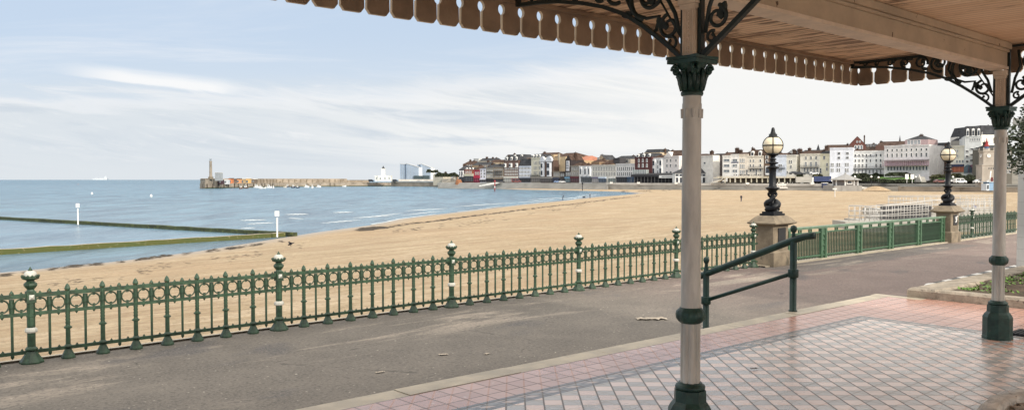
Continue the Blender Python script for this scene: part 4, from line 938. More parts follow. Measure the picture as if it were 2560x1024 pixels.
def tree(name, base, crown_c, rad, nleaf, lsize, label, cat, mats, trunk_r=.12, group=None, seed=1, clumps=14, smooth_hole=.0, leafname='crown'):
    rn = random.Random(seed); e = empty(name, base, rn.random() * 6, label, cat, group)
    cc = Vector(crown_c) - Vector(base); mb = MB(); ang = -e.rotation_euler.z
    rotm = Matrix.Rotation(ang, 3, 'Z'); cc = rotm @ cc
    mb.tube([(0, 0, -.1), (trunk_r * .4, 0, cc.z * .35), (cc.x * .5, cc.y * .5, cc.z * .7), cc], [trunk_r * 1.3, trunk_r, trunk_r * .7, trunk_r * .3], 8)
    cl_ = []
    for i in range(clumps):
        d_ = Vector((rn.gauss(0, 1), rn.gauss(0, 1), rn.gauss(0, 1))).normalized(); q = rn.uniform(.35, .8)
        c_ = Vector((cc.x + d_.x * rad[0] * q, cc.y + d_.y * rad[1] * q, cc.z + d_.z * rad[2] * q)); cl_.append((c_, rn.uniform(.32, .5)))
        mb.tube([Vector((cc.x * .5, cc.y * .5, cc.z * .6)), (Vector((cc.x, cc.y, cc.z * .8)) + c_) / 2, c_], [trunk_r * .45, trunk_r * .25, trunk_r * .1], 5)
    mb.build('trunk', M['bark'], e); mb = MB()
    for i in range(nleaf):
        c_, q = cl_[rn.randrange(clumps)]
        d_ = Vector((rn.gauss(0, 1), rn.gauss(0, 1), rn.gauss(0, 1))).normalized() * (rn.random() ** .45) * q
        p = c_ + Vector((d_.x * rad[0], d_.y * rad[1], d_.z * rad[2]))
        a = Vector((rn.gauss(0, 1), rn.gauss(0, 1), rn.gauss(0, .7))).normalized() * lsize * rn.uniform(.6, 1.3); b_ = a.cross(Vector((rn.gauss(0, 1), rn.gauss(0, 1), rn.gauss(0, 1)))).normalized() * lsize * .45
        mb.add([p - a * .5, p + b_ * .5, p + a * .5, p - b_ * .5], [(0, 1, 2, 3)], 0)
    mb.build(leafname, mats, e); return e
tree('shrub', SN(16.0, 3.45, FZ + .05), (9.50, 13.3, 2.75), (1.55, 1.5, 1.45), 46000, .09, 'tall dark evergreen shrub with small glossy leaves against the white building', 'shrub', M['leaf_dark'], .07, seed=5, clumps=30)
# ================================================================ FAR SHORE
def Zt(px):
    xs = [1000, 1130, 1310, 1500, 1700, 1757, 1910, 2060, 2210, 2330, 2480, 2700]
    zs = [650, 615, 575, 515, 465, 440, 420, 400, 388, 372, 345, 320]
    return float(np.interp(px, xs, zs))
def Zw(px):  # top line of the sea wall, promenade level
    xs = [900, 1105, 1200, 1310, 1500, 1700, 1900, 2100, 2250, 2480, 2800]
    zs = [640, 600, 575, 545, 485, 435, 398, 370, 345, 315, 290]
    return float(np.interp(px, xs, zs))
WZ = .1
# town ground: flat street then the rising hill
pxs = list(range(1105, 3000, 35)); X = []; Y = []; Z = []
for px in pxs:
    xr, yr, zr = [], [], []
    z1 = float(np.interp(px, [1100, 1150, 1700, 1790, 1900, 2000, 2130, 2330, 2450, 2480, 3000], [0, 0, 0, 2.5, 4.6, 4.7, 4.8, 4.6, 1.2, .3, .3]))
    zb = Zt(px)
    for q, (dd, z_) in enumerate([(0, 0), (18, 0), (24, 0), (34, .3), (None, z1), (6, z1), (30, z1 + 3), (90, z1 + 12), (500, z1 + 14)]):
        if q < 4: D = Zw(px) + (dd if px > 1720 or dd < 18 else dd)
        elif q == 4: D = max(zb - 4, Zw(px) + 36)
        else: D = max(zb - 4, Zw(px) + 36) + dd
        r = (px - 1280) / F; xr.append(r * D); yr.append(D); zr.append(WZ + (z_ if q < 6 else z1 + (z_ - z1) * float(np.interp(px, [1105, 1150, 1200], [.25, .3, 1]))))
    X.append(xr); Y.append(yr); Z.append(zr)
tag(inst('town_ground', grid_mesh('town_ground', np.array(X), np.array(Y), np.array(Z), mat('town_earth', (.17, .155, .13, 1), .9, 0, .25, .05), False)), kind='structure')

# sea wall / revetment
m_rev = M['wall_concrete']
mb = MB(); vs = []; W = [1095, 1140, 1200, 1250, 1310, 1370, 1430, 1480, 1520]
for px in W:
    D = Zw(px); r = (px - 1280) / F; top = Vector((r * D, D, WZ + .15)); D2 = P(px, float(np.interp(px, [1095, 1200, 1310, 1400, 1520], [466, 469, 473, 475, 474])), SEA - .1).y
    D2 = min(D2, D - 6); vs += [top + Vector((0, 6, 0)), top, Vector((r * D2, D2, SEA - .6))]
mb.add(vs, [(3 * i + q, 3 * i + 3 + q, 3 * i + 4 + q, 3 * i + 1 + q) for i in range(len(W) - 1) for q in (0, 1)])
e = tag(mb.build('stepped_revetment', m_rev), 'long sloping grey concrete sea defence below the distant town houses', 'sea defence')
mb = MB()
for st in range(9):
    f = (st + .5) / 9; pts_ = [vs[3 * i + 1].lerp(vs[3 * i + 2], f) + Vector((0, -.15, .22)) for i in range(len(W))]
    mb.tube(pts_, .22, 4, sm=False)
mb.build('step_edge', M['pale_concrete'], e)
mb = MB()
WR = [1516, 1560, 1620, 1700, 1760, 1840, 1920, 2000, 2060, 2110]
def wallstrip(mb, W, off, z0, z1, th, m_=0):
    ps = []
    for px in W:
        D = Zw(px) + off; r = (px - 1280) / F; ps.append(Vector((r * D, D, 0)))
    vs = []
    for p in ps: vs += [p + Vector((0, 0, z0)), p + Vector((0, 0, z1)), p + Vector((0, th, z1)), p + Vector((0, th, z0))]
    k = len(ps); fs = [(4 * i + q, 4 * i + (q + 1) % 4, 4 * i + 4 + (q + 1) % 4, 4 * i + 4 + q) for i in range(k - 1) for q in range(4)] + [(0, 1, 2, 3), tuple(4 * k - 4 + q for q in (3, 2, 1, 0))]
    mb.add(vs, fs, m_)
e = empty('promenade_sea_wall', (0, 0, 0), 0, 'long pale concrete sea wall with darker foot between the beach and the town', 'sea wall')
mb = MB(); wallstrip(mb, WR + [2150, 2200, 2252], -.4, -4, -.55, 1.0); wallstrip(mb, [2112, 2150, 2200, 2252], .7, -.548, .1, 7); mb.build('wall_foot', M['wall_concrete'], e)
mb = MB(); wallstrip(mb, WR, -.7, -.5, .62, .8); mb.build('parapet', M['pale_concrete'], e)
for px in [1528, 1596, 1690, 1780, 1868, 1955, 2030]:
    D = Zw(px) - 1.3; mb = MB(); mb.cbox((0, 0, .55), (1.6, 1.0, .9)); mb.cbox((0, 0, .05), (.7, .8, .2)); mb.build('buttress', M['stripe_white'], e, ((px - 1280) / F * D, D, .1))
e2 = empty('low_harbour_wall', (0, 0, 0), 0, 'low dark brown stone wall behind the sand at the foot of the gardens', 'wall')
mb = MB(); wallstrip(mb, [2248, 2320, 2400, 2480, 2600, 2800], -2, -4, -.5, 1.0); mb.build('wall_face', M['pier_stone'], e2)
mb = MB(); wallstrip(mb, [2248, 2320, 2400, 2480, 2600, 2800], -2.1, -.498, -.2, 1.2); mb.build('coping', M['wall_concrete'], e2)
mb = MB(); wallstrip(mb, [2090, 2130, 2200, 2260, 2400, 2600, 2800], 6, -.1, .75, .5)
tag(mb.build('garden_wall', M['wall_concrete']), 'low grey rubble wall along the road below the garden hedges', 'wall')

win_cache = {}
def winmesh(wd, ht, dark=True, style='sash'):
    wd = round(wd, 1); ht = round(ht, 1); k = (wd, ht, dark, style)
    if k in win_cache: return win_cache[k]
    mb = MB(); f = .13
    mb.box(-wd / 2, wd / 2, -.06, .15, -ht / 2, ht / 2, 0)
    for (a, b_, c_, d_) in ((-wd / 2 - f, -wd / 2, -ht / 2 - f, ht / 2 + f), (wd / 2, wd / 2 + f, -ht / 2 - f, ht / 2 + f), (-wd / 2, wd / 2, ht / 2, ht / 2 + f), (-wd / 2, wd / 2, -ht / 2 - f, -ht / 2)): mb.box(a, b_, -.14, .15, c_, d_, 1)
    if wd > .7: mb.box(-.035, .035, -.10, -.061, -ht / 2, ht / 2, 1)
    if ht > 1.2: mb.box(-wd / 2, wd / 2, -.105, -.062, -.04, .04, 1)
    if style == 'arch': mb.lathe([(.001, 0), (wd / 2 + f * 2.5, 0)], 16, (0, 0, 0), m=1); 
    if style == 'arch':
        n0 = len(mb.v) - 0
        mb2 = MB(); mb2.box(-wd / 2, wd / 2, -.06, .15, -ht / 2, ht / 2, 0)
        pl = [(-wd / 2 - .3, -ht / 2), (-wd / 2, -ht / 2), (-wd / 2, ht / 2)] + [(-wd / 2 * math.cos(a), ht / 2 + wd / 2 * math.sin(a)) for a in [math.pi * i / 8 for i in range(1, 8)]] + [(wd / 2, ht / 2), (wd / 2, -ht / 2), (wd / 2 + .3, -ht / 2), (wd / 2 + .3, ht / 2)] + [((wd / 2 + .3) * math.cos(a), ht / 2 + (wd / 2 + .3) * math.sin(a)) for a in [math.pi * i / 8 for i in range(1, 8)]] + [(-wd / 2 - .3, ht / 2)]
        mb2.prism(pl, -.14, .15, 1); mb2.prism([(wd / 2 * math.cos(a), ht / 2 + wd / 2 * math.sin(a)) for a in [math.pi * i / 8 for i in range(9)]], -.05, .15, 0); mb = mb2
    me = mb.mesh('window', [M['window_dark'] if dark else M['window_mid'], M['window_frame']]); win_cache[k] = me; return me

def bld(label, x0, x1, yt, yb, rgb, dz=0, depth=11, roof=None, grid=None, shops=(), balc=(), chim=(), extra=None, name='house', cat='house', cornice=True, side_rgb=None, bays=(), Z0=None, Z1=None, group='houses along the far seafront'):
    za, zb_ = (Z0 or Zt(x0)) + dz, (Z1 or Zt(x1)) + dz
    A = at(x0, yb, za); B = at(x1, yb, zb_); ang = math.atan2(B.y - A.y, B.x - A.x); Wd = math.hypot(B.x - A.x, B.y - A.y); Zm = (za + zb_) / 2
    zl = lambda y: (yb - y) * Zm / F
    def xl(px):
        # intersection of the pixel column with the facade plane
        r = (px - 1280) / F; ca, sa = math.cos(ang), math.sin(ang)
        return (r * A.y - A.x) / (ca - r * sa)
    H = zl(yt); e = empty(name, A, ang, label, cat, group)
    body = colmat(rgb)
    mb = MB(); mb.box(0, Wd, 0, depth, -3, H); mb.build('wall', body, e)
    if cornice:
        mb = MB(); mb.box(-.05, Wd + .05, -.35, depth * .5, H + .002, H + .3); mb.box(0, Wd, -.18, -.001, H - .5, H - .2); mb.build('cornice', colmat(tuple(min(255, int(c * 1.04) + 2) for c in rgb)), e)
    hb = H + (.303 if cornice else .003)
    if roof:
        kind, yr, mt = roof[0], roof[1], M[roof[2]]; hr_ = zl(yr); mb = MB(); insl, insr = (roof[3] if len(roof) > 3 else (0, 0))
        dw = Wd
        if kind == 'slope':
            mb.add([(0, .1, hb), (Wd, .1, hb), (Wd, depth, hb), (0, depth, hb), (insl * Wd, depth * .45, hr_), (Wd - insr * Wd, depth * .45, hr_)], [(3, 2, 1, 0), (0, 1, 5, 4), (2, 3, 4, 5), (1, 2, 5), (3, 0, 4)])
        elif kind == 'gable':
            mb.prism([(0 - .2, hb), (Wd + .2, hb), (Wd / 2, hr_ + .3)], .12, depth)
            mf_ = MB(); mf_.prism([(0, hb - .35), (Wd, hb - .35), (Wd, hb), (Wd / 2, hr_), (0, hb)], -.06, .11); mf_.build('gable_wall', body, e)
        elif kind == 'mansard':
            ii = min(1.5, Wd * .08)
            mb.add([(0, 0.05, hb), (Wd, .05, hb), (Wd, depth, hb), (0, depth, hb), (ii, 1.6, hr_), (Wd - ii, 1.6, hr_), (Wd - ii, depth - 1.6, hr_), (ii, depth - 1.6, hr_)],
                   [(3, 2, 1, 0), (4, 5, 6, 7), (0, 1, 5, 4), (1, 2, 6, 5), (2, 3, 7, 6), (3, 0, 4, 7)])
        ro = mb.build('roof', mt, e)
        nd = roof[4] if len(roof) > 4 else 0
        for i in range(nd):
            xc = Wd * (i + .5 + (.0)) / nd; hd = (hr_ - hb) * .62; wd_ = min(1.7, Wd / nd * .5)
            d_ = MB(); d_.box(xc - wd_ / 2, xc + wd_ / 2, -.05, 2.0, hb + .02, hb + .02 + hd, 0); d_.box(xc - wd_ * .33, xc + wd_ * .33, -.09, -.051, hb + .25, hb + hd * .85, 1)
            d_.lathe([(wd_ * .55, hb + .02 + hd), (wd_ * .5, hb + hd + .35), (.05, hb + hd + .6)], 8, (xc, .7, 0), m=0); d_.build('dormer', [M['window_frame'], M['window_dark']], e)
        # chimneys belong to the roof
    else: ro = e
    if not chim and roof and x1 - x0 > 13: chim = [(x0 + (x1 - x0) * random.choice((.12, .3, .7, .9)), (roof[1] if roof else yt) - random.uniform(1, 4), random.uniform(2.5, 5))]
    for (cx, cyt, cw) in chim:
        xc = xl(cx); wm = cw * Zm / F; mb = MB(); mb.box(xc - wm / 2, xc + wm / 2, depth * .35, depth * .35 + 1.6, H - .5, zl(cyt) - .5); mb.box(xc - wm / 2 - .12, xc + wm / 2 + .12, depth * .35 - .12, depth * .35 + 1.72, zl(cyt) - .499, zl(cyt) - .3)
        for q in range(max(2, int(wm / .5))): mb.lathe([(.15, zl(cyt) - .3), (.12, zl(cyt) + .25)], 6, (xc - wm / 2 + (q + .5) * wm / max(2, int(wm / .5)), depth * .35 + .8, 0))
        mb.build('chimney', M['brown_roof'], ro)
    if grid:
        gs = grid if isinstance(grid[0], (list, tuple)) else [grid]
        for g in gs:
            gx0, gx1, gy0, gy1, cols, rows, fw, fh = g[:8]; dark = g[8] if len(g) > 8 else True; style = g[9] if len(g) > 9 else 'sash'
            X0_, X1_ = xl(gx0), xl(gx1); Z0_, Z1_ = zl(gy1), zl(gy0); cw = (X1_ - X0_) / cols; ch = (Z1_ - Z0_) / rows
            me = winmesh(max(.4, cw * fw), max(.5, ch * fh), dark, style)
            for r_ in range(rows):
                for c_ in range(cols): inst('window', me, e, (X0_ + cw * (c_ + .5), -.02, Z0_ + ch * (r_ + .5)))
    for (sx0, sx1, sy0, sy1, frgb, brgb) in shops:
        a, b_ = xl(sx0), xl(sx1); z0_, z1_ = max(0, zl(sy1)), zl(sy0); hf = (z1_ - z0_) * .3
        mb = MB(); mb.box(a, b_, -.5, -.01, z0_, z1_ - hf, 0)
        nn = max(2, int((b_ - a) / 1.6))
        for q in range(nn + 1):
            xq = a + (b_ - a) * q / nn; mb.box(max(a, xq - .07), min(b_, xq + .07), -.56, -.501, z0_, z1_ - hf, 1)
        so = mb.build('shopfront', [colmat(brgb, .3), colmat(tuple(min(255, c + 60) for c in brgb))], e)
        mb = MB(); mb.box(a - .02, b_ + .02, -.85, -.02, z1_ - hf + .003, z1_); mb.build('fascia', colmat(frgb), so)
    for (bx0, bx1, by) in balc:
        a, b_ = xl(bx0), xl(bx1); z_ = zl(by); mb = MB(); mb.box(a, b_, -1.1, -.01, z_ - .12, z_); mb.box(a, b_, -1.1, -1.05, z_ + .9, z_ + .97)
        k = int((b_ - a) / .35)
        for q in range(k + 1): mb.box(a + (b_ - a) * q / k - .03, a + (b_ - a) * q / k + .03, -1.095, -1.06, z_ + .001, z_ + .9)
        mb.build('balcony', M['slate'], e)
    for (bx0, bx1, by0, by1, brgb) in bays:   # projecting bays
        a, b_ = xl(bx0), xl(bx1); z0_, z1_ = zl(by1), zl(by0); mb = MB(); pr = 1.0; q = (b_ - a) * .22
        mb.prism([(a, -.01), (a + q, -pr), (b_ - q, -pr), (b_, -.01)], z0_, z1_, 0, ax='z')
        nr = max(1, int((z1_ - z0_) / 3.2))
        for r_ in range(nr):
            zz_ = z0_ + (z1_ - z0_) * (r_ + .5) / nr; hh = (z1_ - z0_) / nr * .3; mb.box(a + q + .1, b_ - q - .1, -pr - .04, -pr + .01, zz_ - hh, zz_ + hh, 1)
        mb.build('bay', [colmat(brgb), M['window_dark']], e)
    if extra: extra(e, xl, zl, H, Wd, depth)
    return e

DK = (38, 38, 44)
# --- rear roofs first (uphill)
UP = 'houses on the hill behind the seafront'
bld('long grey roofed cream block highest on the hill behind the red house', 1196, 1240, 403, 430, (205, 190, 160), dz=80, roof=('slope', 395, 'slate', (.05, .05)), grid=(1200, 1238, 404, 412, 8, 1, .4, .5), chim=[(1209, 391, 4), (1224, 392, 3), (1233, 393, 3)], cornice=False, group=UP)
bld('pale square block rising at the left end of the hilltop terrace', 1184, 1197, 397, 430, (190, 192, 190), dz=95, grid=(1186, 1196, 399, 406, 4, 2, .5, .6), group=UP)
bld('brown gabled house with tall chimneys above the left end of the row', 1157, 1184, 410, 440, (120, 92, 74), dz=45, roof=('slope', 402, 'brown_roof', (.25, .1)), chim=[(1167, 398, 3), (1176, 400, 3)], grid=(1160, 1182, 411, 418, 4, 1, .4, .6), cornice=False, group=UP)
bld('dark roofed house between the hilltop terrace and the seafront', 1180, 1225, 413, 440, (150, 125, 95), dz=35, roof=('slope', 404, 'slate', (.1, .15)), grid=(1204, 1222, 412, 418, 3, 1, .4, .6), cornice=False, group=UP)
bld('tan house with brown roof glimpsed behind the grey balconied pair', 1222, 1262, 406, 440, (196, 170, 130), dz=45, roof=('slope', 399, 'brown_roof', (.1, .1)), grid=(1240, 1262, 399 + 9, 416, 4, 1, .4, .6), chim=[(1256, 394, 4)], cornice=False, group=UP)
bld('dark slated house with white dormers topping the hill behind the brown brick block', 1262, 1312, 394, 440, (95, 82, 74), dz=40, roof=('mansard', 386, 'slate', (.1, .1), 3), cornice=False, group=UP)
bld('pale yellow modern block with brown roof behind the cream tower house', 1345, 1384, 387, 440, (190, 160, 115), dz=30, roof=('slope', 381, 'brown_roof', (.05, .0)), cornice=False, group=UP)
def gable_strip(e, xl, zl, H, Wd, depth):
    mb = MB(); mb.box(xl(1396), xl(1400), -.5, -.01, zl(412), zl(384)); mb.build('chimney_flue', M['kerb_stone'], e)
bld('big tan gabled warehouse with dark hipped roof above the small shops', 1383, 1414, 392, 452, (205, 175, 130), dz=8, depth=26, roof=('slope', 381, 'brown_roof', (.0, .15)), cornice=False, extra=gable_strip, group=UP)
def skyl(e, xl, zl, H, Wd, depth):
    for px in (1440, 1445):
        mb = MB(); mb.box(xl(px) - .45, xl(px) + .45, 3.1, 3.3, zl(397), zl(393)); mb.build('skylight', M['white_plain'], e)
bld('tan building with bright orange red tiled roof and two skylights', 1423, 1460, 401, 450, (196, 158, 112), dz=22, depth=20, roof=('slope', 389, 'red_roof', (.03, .12)), grid=(1432, 1446, 402, 414, 2, 1, .3, .7, False), cornice=False, extra=skyl, group=UP)
bld('grey roofed stone house with a stubby chimney standing alone behind the white row', 1491, 1514, 400, 450, (168, 148, 120), dz=35, roof=('gable', 388, 'slate'), chim=[(1493, 385, 7)], grid=(1492, 1500, 392, 402, 1, 1, .5, .6, False), cornice=False, group=UP)
bld('brown gable fronted house behind the start of the long pale row', 1478, 1498, 405, 450, (150, 118, 85), dz=25, roof=('slope', 398, 'brown_roof', (.2, .2)), cornice=False, group=UP)
bld('low house with rust brown hipped roof behind the long pale row', 1502, 1533, 410, 450, (160, 128, 92), dz=20, roof=('slope', 399, 'brown_roof', (.35, .35)), cornice=False, group=UP)
bld('blue grey roofed hall with white end wall behind the long pale row', 1532, 1576, 398, 450, (170, 158, 140), dz=30, roof=('slope', 389, 'slate', (.2, .05)), grid=(1562, 1574, 398, 408, 1, 1, .6, .7), cornice=False, group=UP)
bld('dark flat roofed block with curved front above the long pale row', 1534, 1549, 396, 450, (60, 58, 62), dz=22, group=UP)
bld('modern flats with dark glass penthouse behind the dark red brick hotel', 1610, 1650, 383, 450, (206, 178, 138), dz=35, roof=('mansard', 373, 'slate', (.1, .1)), grid=(1630, 1650, 383, 390, 4, 1, .6, .6), chim=[(1650, 371, 2)], group=UP)
# --- seafront row
bld('narrow dark house with tall white bays at the left end of the row', 1148, 1162, 424, 454, (62, 62, 68), roof=('slope', 413, 'slate', (.3, .3)), bays=[(1149.5, 1154, 426, 442, (205, 205, 205)), (1155.5, 1160, 426, 442, (205, 205, 205))], shops=[(1149, 1161, 445, 454, (70, 75, 85), DK)], chim=[(1152, 410, 2)])
bld('orange brick house with dormered slate mansard and cream front below', 1162, 1185, 425, 454, (168, 82, 55), roof=('mansard', 419, 'slate', (.1, .1), 3), grid=(1163, 1180, 427, 433, 4, 1, .35, .8, False), shops=[(1162.5, 1184, 434, 454, (190, 185, 160), (60, 62, 66))])
bld('bright crimson fronted narrow house under a cream gable', 1185, 1200, 426, 454, (178, 28, 62), roof=('slope', 412, 'brown_roof', (.4, .4)), grid=(1187, 1199, 428, 438, 3, 1, .35, .7), shops=[(1185.5, 1199.5, 441, 454, (190, 30, 65), (120, 25, 50))])
bld('lavender white narrow house beside the crimson one', 1200, 1215, 423, 454, (205, 207, 222), roof=('slope', 417, 'slate', (0, 0)), grid=(1200, 1215, 423, 445, 2, 3, .35, .55), chim=[(1212, 413, 3)], shops=[(1200.5, 1214.5, 447, 454, (200, 200, 208), DK)])
bld('grey beige house with stacked bay windows left of the balconied terrace', 1216, 1233, 421, 454, (158, 152, 138), roof=('slope', 410, 'slate', (.1, 0)), grid=(1217, 1232, 423, 444, 4, 3, .45, .45, False), shops=[(1216.5, 1232.5, 446, 454, (45, 45, 50), DK)], balc=[(1217, 1232, 429)])
bld('brown beige terrace house with dark balconies left of the tall brick block', 1233, 1259, 419, 454, (150, 132, 110), roof=('slope', 410, 'slate', (0, 0)), grid=(1234, 1258, 421, 444, 5, 4, .4, .5), shops=[(1233.5, 1258.5, 447, 454, (50, 48, 50), DK)], balc=[(1234, 1258, 428), (1234, 1258, 435)])
bld('tall brown brick block with white topped bays and pale ground floor', 1260, 1296, 402, 455, (112, 84, 74), roof=('mansard', 390, 'slate', (.1, .1), 3), grid=(1261, 1295, 418, 439, 8, 3, .35, .55, False), bays=[(1261.5, 1266, 408, 418, (215, 215, 212)), (1273, 1281, 408, 418, (215, 215, 212)), (1289, 1295, 408, 418, (215, 215, 212))], shops=[(1260.5, 1295.5, 440.5, 455, (205, 202, 190), (150, 150, 145))], chim=[(1262, 386, 3)])
bld('blue white terrace with slate mansard right of the tall brick block', 1297, 1328, 416, 455, (214, 222, 236), roof=('mansard', 397, 'slate', (.1, .1), 0), grid=[(1298, 1327, 416, 443, 8, 3, .42, .62)], shops=[(1297.5, 1327.5, 444, 455, (60, 66, 78), DK)], chim=[(1313, 395, 5)])
bld('tall cream house with glazed mansard standing proud of the row', 1328, 1352, 395, 455, (214, 205, 178), roof=('mansard', 385, 'slate', (.1, .1), 3), grid=[(1334, 1344, 401, 438, 3, 3, .4, .6), (1346, 1351, 401, 438, 1, 3, .4, .6)], balc=[(1327, 1352, 438.5)], shops=[(1328.5, 1351.5, 441, 455, (150, 142, 130), (110, 105, 100))])
def arches(e, xl, zl, H, Wd, depth):
    for a, b_ in ((1351.5, 1363), (1366, 1382)):
        mb = MB(); x0_, x1_ = xl(a), xl(b_); r_ = (x1_ - x0_) / 2; c_ = (x0_ + x1_) / 2; zb = zl(404)
        mb.prism([(x0_, zb), (x1_, zb)] + [(c_ + r_ * math.cos(t_), zb + 3.6 * math.sin(t_)) for t_ in [math.pi * i / 10 for i in range(11)]][1:-1], -.9, .5); mb.build('arched_gable', colmat((205, 208, 214)), e)
bld('brown brick pair with two tall white arched bays', 1351, 1383, 402, 455, (96, 70, 58), bays=[(1352, 1361.5, 405, 441, (205, 208, 214)), (1367, 1379, 405, 441, (205, 208, 214))], extra=arches, shops=[(1352, 1382, 442, 455, (150, 145, 138), (85, 80, 78))])
bld('small grey fronted shop house with navy shopfront below the big tan gable', 1383, 1400, 429, 455, (150, 138, 122), grid=(1384, 1399, 431, 441, 4, 1, .4, .7), shops=[(1383.5, 1399.5, 443.5, 455, (58, 66, 96), (40, 46, 70))])
bld('small dark brown shop house below the big tan gable', 1400, 1412, 431, 455, (70, 58, 50), grid=(1401, 1411, 432, 442, 2, 1, .5, .7, False), shops=[(1400.5, 1411.5, 444, 455, (70, 64, 60), DK)])
def strip(e, xl, zl, H, Wd, depth):
    mb = MB(); mb.box(xl(1416.5), xl(1423.5), -.5, -.01, zl(427), zl(402), 0)
    for y in (406, 411, 415, 420): mb.box(xl(1417), xl(1423), -.56, -.501, zl(y + .8), zl(y - .8), 1)
    mb.build('oriel_window', [colmat((205, 205, 210)), M['window_dark']], e)
bld('narrow black gabled house with tall white oriel and sky blue shopfront', 1413, 1427, 400, 455, (50, 38, 38), roof=('gable', 388, 'brown_roof'), extra=strip, grid=(1414, 1427, 430, 440, 3, 1, .4, .8, False), shops=[(1413.5, 1426.5, 442, 455, (110, 165, 200), (90, 110, 118))], cornice=False)
bld('weathered grey brown house with maroon shopfront', 1427, 1448, 415, 455, (150, 140, 124), roof=('slope', 406, 'brown_roof', (.3, 0)), grid=(1428, 1447, 416, 440, 4, 2, .4, .62), shops=[(1427.5, 1447.5, 441, 455, (105, 30, 45), (80, 45, 50))])
bld('white house of paired bays with grey awning right of the maroon shop', 1448, 1480, 416, 455, (222, 222, 222), roof=('slope', 409, 'brown_roof', (0, .3)), grid=(1450, 1479, 417, 440, 3, 2, .45, .6, False), bays=[(1451, 1457, 417, 440, (225, 225, 225)), (1462, 1469, 417, 440, (225, 225, 225)), (1472, 1478, 417, 440, (225, 225, 225))], shops=[(1454, 1480, 442, 455, (92, 98, 104), (70, 76, 80))])
bld('long cream grey flat topped row of two upper storeys with blue white shops', 1480, 1540, 413, 455, (206, 200, 188), grid=(1482, 1539, 415, 441, 14, 2, .42, .66), shops=[(1482, 1497, 442, 455, (112, 108, 140), (150, 145, 145)), (1498, 1516, 442, 455, (190, 208, 230), (70, 85, 105)), (1522, 1539, 442, 455, (215, 215, 210), (120, 130, 125))], chim=[(1494, 407, 3), (1503, 407, 3), (1510, 407, 3)])
bld('long whitish row with raised white parapet and dark cafe front', 1540, 1587, 410, 455, (212, 208, 205), grid=(1542, 1586, 415, 441, 9, 2, .45, .6), shops=[(1542, 1568, 442, 455, (58, 60, 66), DK), (1569, 1587, 442, 455, (52, 78, 110), (48, 72, 100))])
def conserv(e, xl, zl, H, Wd, depth):
    mb = MB(); a, b_ = xl(1588), xl(1622); z0_, z1_ = zl(438), zl(424); mb.box(a, b_, -2.2, -.01, z0_, z1_, 0)
    for i in range(9): xq = a + (b_ - a) * i / 8; mb.box(xq - .1, xq + .1, -2.3, -2.201, z0_, z1_, 1)
    mb.box(a, b_, -2.3, -2.201, (z0_ + z1_) / 2 - .1, (z0_ + z1_) / 2 + .1, 1); mb.build('glazed_veranda', [colmat((150, 160, 158)), M['window_frame']], e)
bld('dark red brick hotel with slate mansard and three arched dormers', 1587, 1629, 394, 456, (92, 40, 38), dz=-2, roof=('mansard', 383, 'slate', (.1, .1), 3), grid=(1592, 1622, 396, 421, 3, 2, .2, .6, False, 'arch'), chim=[(1592, 381, 3)], extra=conserv, name='hotel', cat='hotel')
bld('white bay fronted guest house with brown roof right of the dark red hotel', 1629, 1660, 396, 456, (222, 220, 218), roof=('slope', 387, 'brown_roof', (0, 0)), grid=(1630, 1659, 398, 436, 5, 3, .4, .5), bays=[(1632, 1641, 398, 436, (222, 220, 218)), (1649, 1658, 398, 436, (222, 220, 218))])
def whiteg(e, xl, zl, H, Wd, depth):
    mb = MB(); a, b_ = xl(1661), xl(1682); mb.prism([(a, H - .3), (b_, H - .3), ((a + b_) / 2, zl(379))], -.5, 4); mb.build('gable', colmat((226, 216, 210)), e)
bld('white stucco house with pointed gable and brown roof left of the near column', 1660, 1697, 391, 456, (226, 216, 210), roof=('slope', 375, 'brown_roof', (0.02, 0)), grid=[(1663, 1681, 395, 420, 2, 2, .35, .5), (1686, 1694, 395, 420, 1, 2, .4, .5), (1662, 1682, 427, 437, 2, 1, .5, .8)], chim=[(1667, 373, 3), (1695, 371, 3)], extra=whiteg)
bld('plain white block partly hidden by the near column', 1697, 1782, 391, 456, (226, 220, 210), dz=8, grid=[(1757, 1766, 404, 412, 1, 1, .5, .5)], chim=[(1761, 377, 7)], roof=('slope', 384, 'brown_roof', (.0, .4)))
# canopy arcade + pavilion
e = empty('shop_arcade', at(1577, 456.5, Zt(1577) - 8), 0, 'long low black shop canopy with a white sign board under the brick hotel', 'arcade')
A = at(1577, 456.5, Zt(1577) - 10); B = at(1690, 457, Zt(1690) - 8); e.location = A; e.rotation_euler = (0, 0, math.atan2(B.y - A.y, B.x - A.x)); Wd = (B - A).length
mb = MB(); mb.box(0, Wd, 0, 6, 3.4, 4.6); mb.prism([(0, 4.602), (6, 4.602), (6, 5.6)], .1, Wd, ax='x'); mb.build('canopy', colmat((48, 48, 52)), e)
mb = MB(); mb.box(0, Wd, 3, 6, 0, 3.398); mb.build('shopfront', colmat((44, 42, 46)), e)
mb = MB()
for i in range(14): mb.box(Wd * i / 13 - .09, Wd * i / 13 + .09, .1, .3, 0, 3.398)
mb.build('posts', colmat((120, 118, 115)), e)
mb = MB(); mb.box(Wd * .64, Wd * .955, -.12, -.02, 2.7, 4.2, 0)
x = Wd * .70
for k_ in range(11): wq = random.uniform(.35, .7); mb.box(x, x + wq, -.14, -.121, 3.2, 3.7, 1); x += wq + .22
mb.build('sign_board', [M['white_plain'], M['slate']], e)
e = empty('white_pavilion', at(1688, 457, Zt(1700) - 14), 0, 'white seafront pavilion with dark green gabled roof behind the near column', 'pavilion')
s_ = (Zt(1700) - 14) / F; W2 = 86 * s_
mb = MB(); mb.box(0, W2, 0, 8, 0, 5.2, 0)
for i in range(9): mb.box(W2 * (i + .2) / 9, W2 * (i + .8) / 9, -.05, -.01, .1, 2.9, 1); mb.box(W2 * (i + .1) / 9, W2 * (i + .9) / 9, -.05, -.01, 3.6, 4.7, 1)
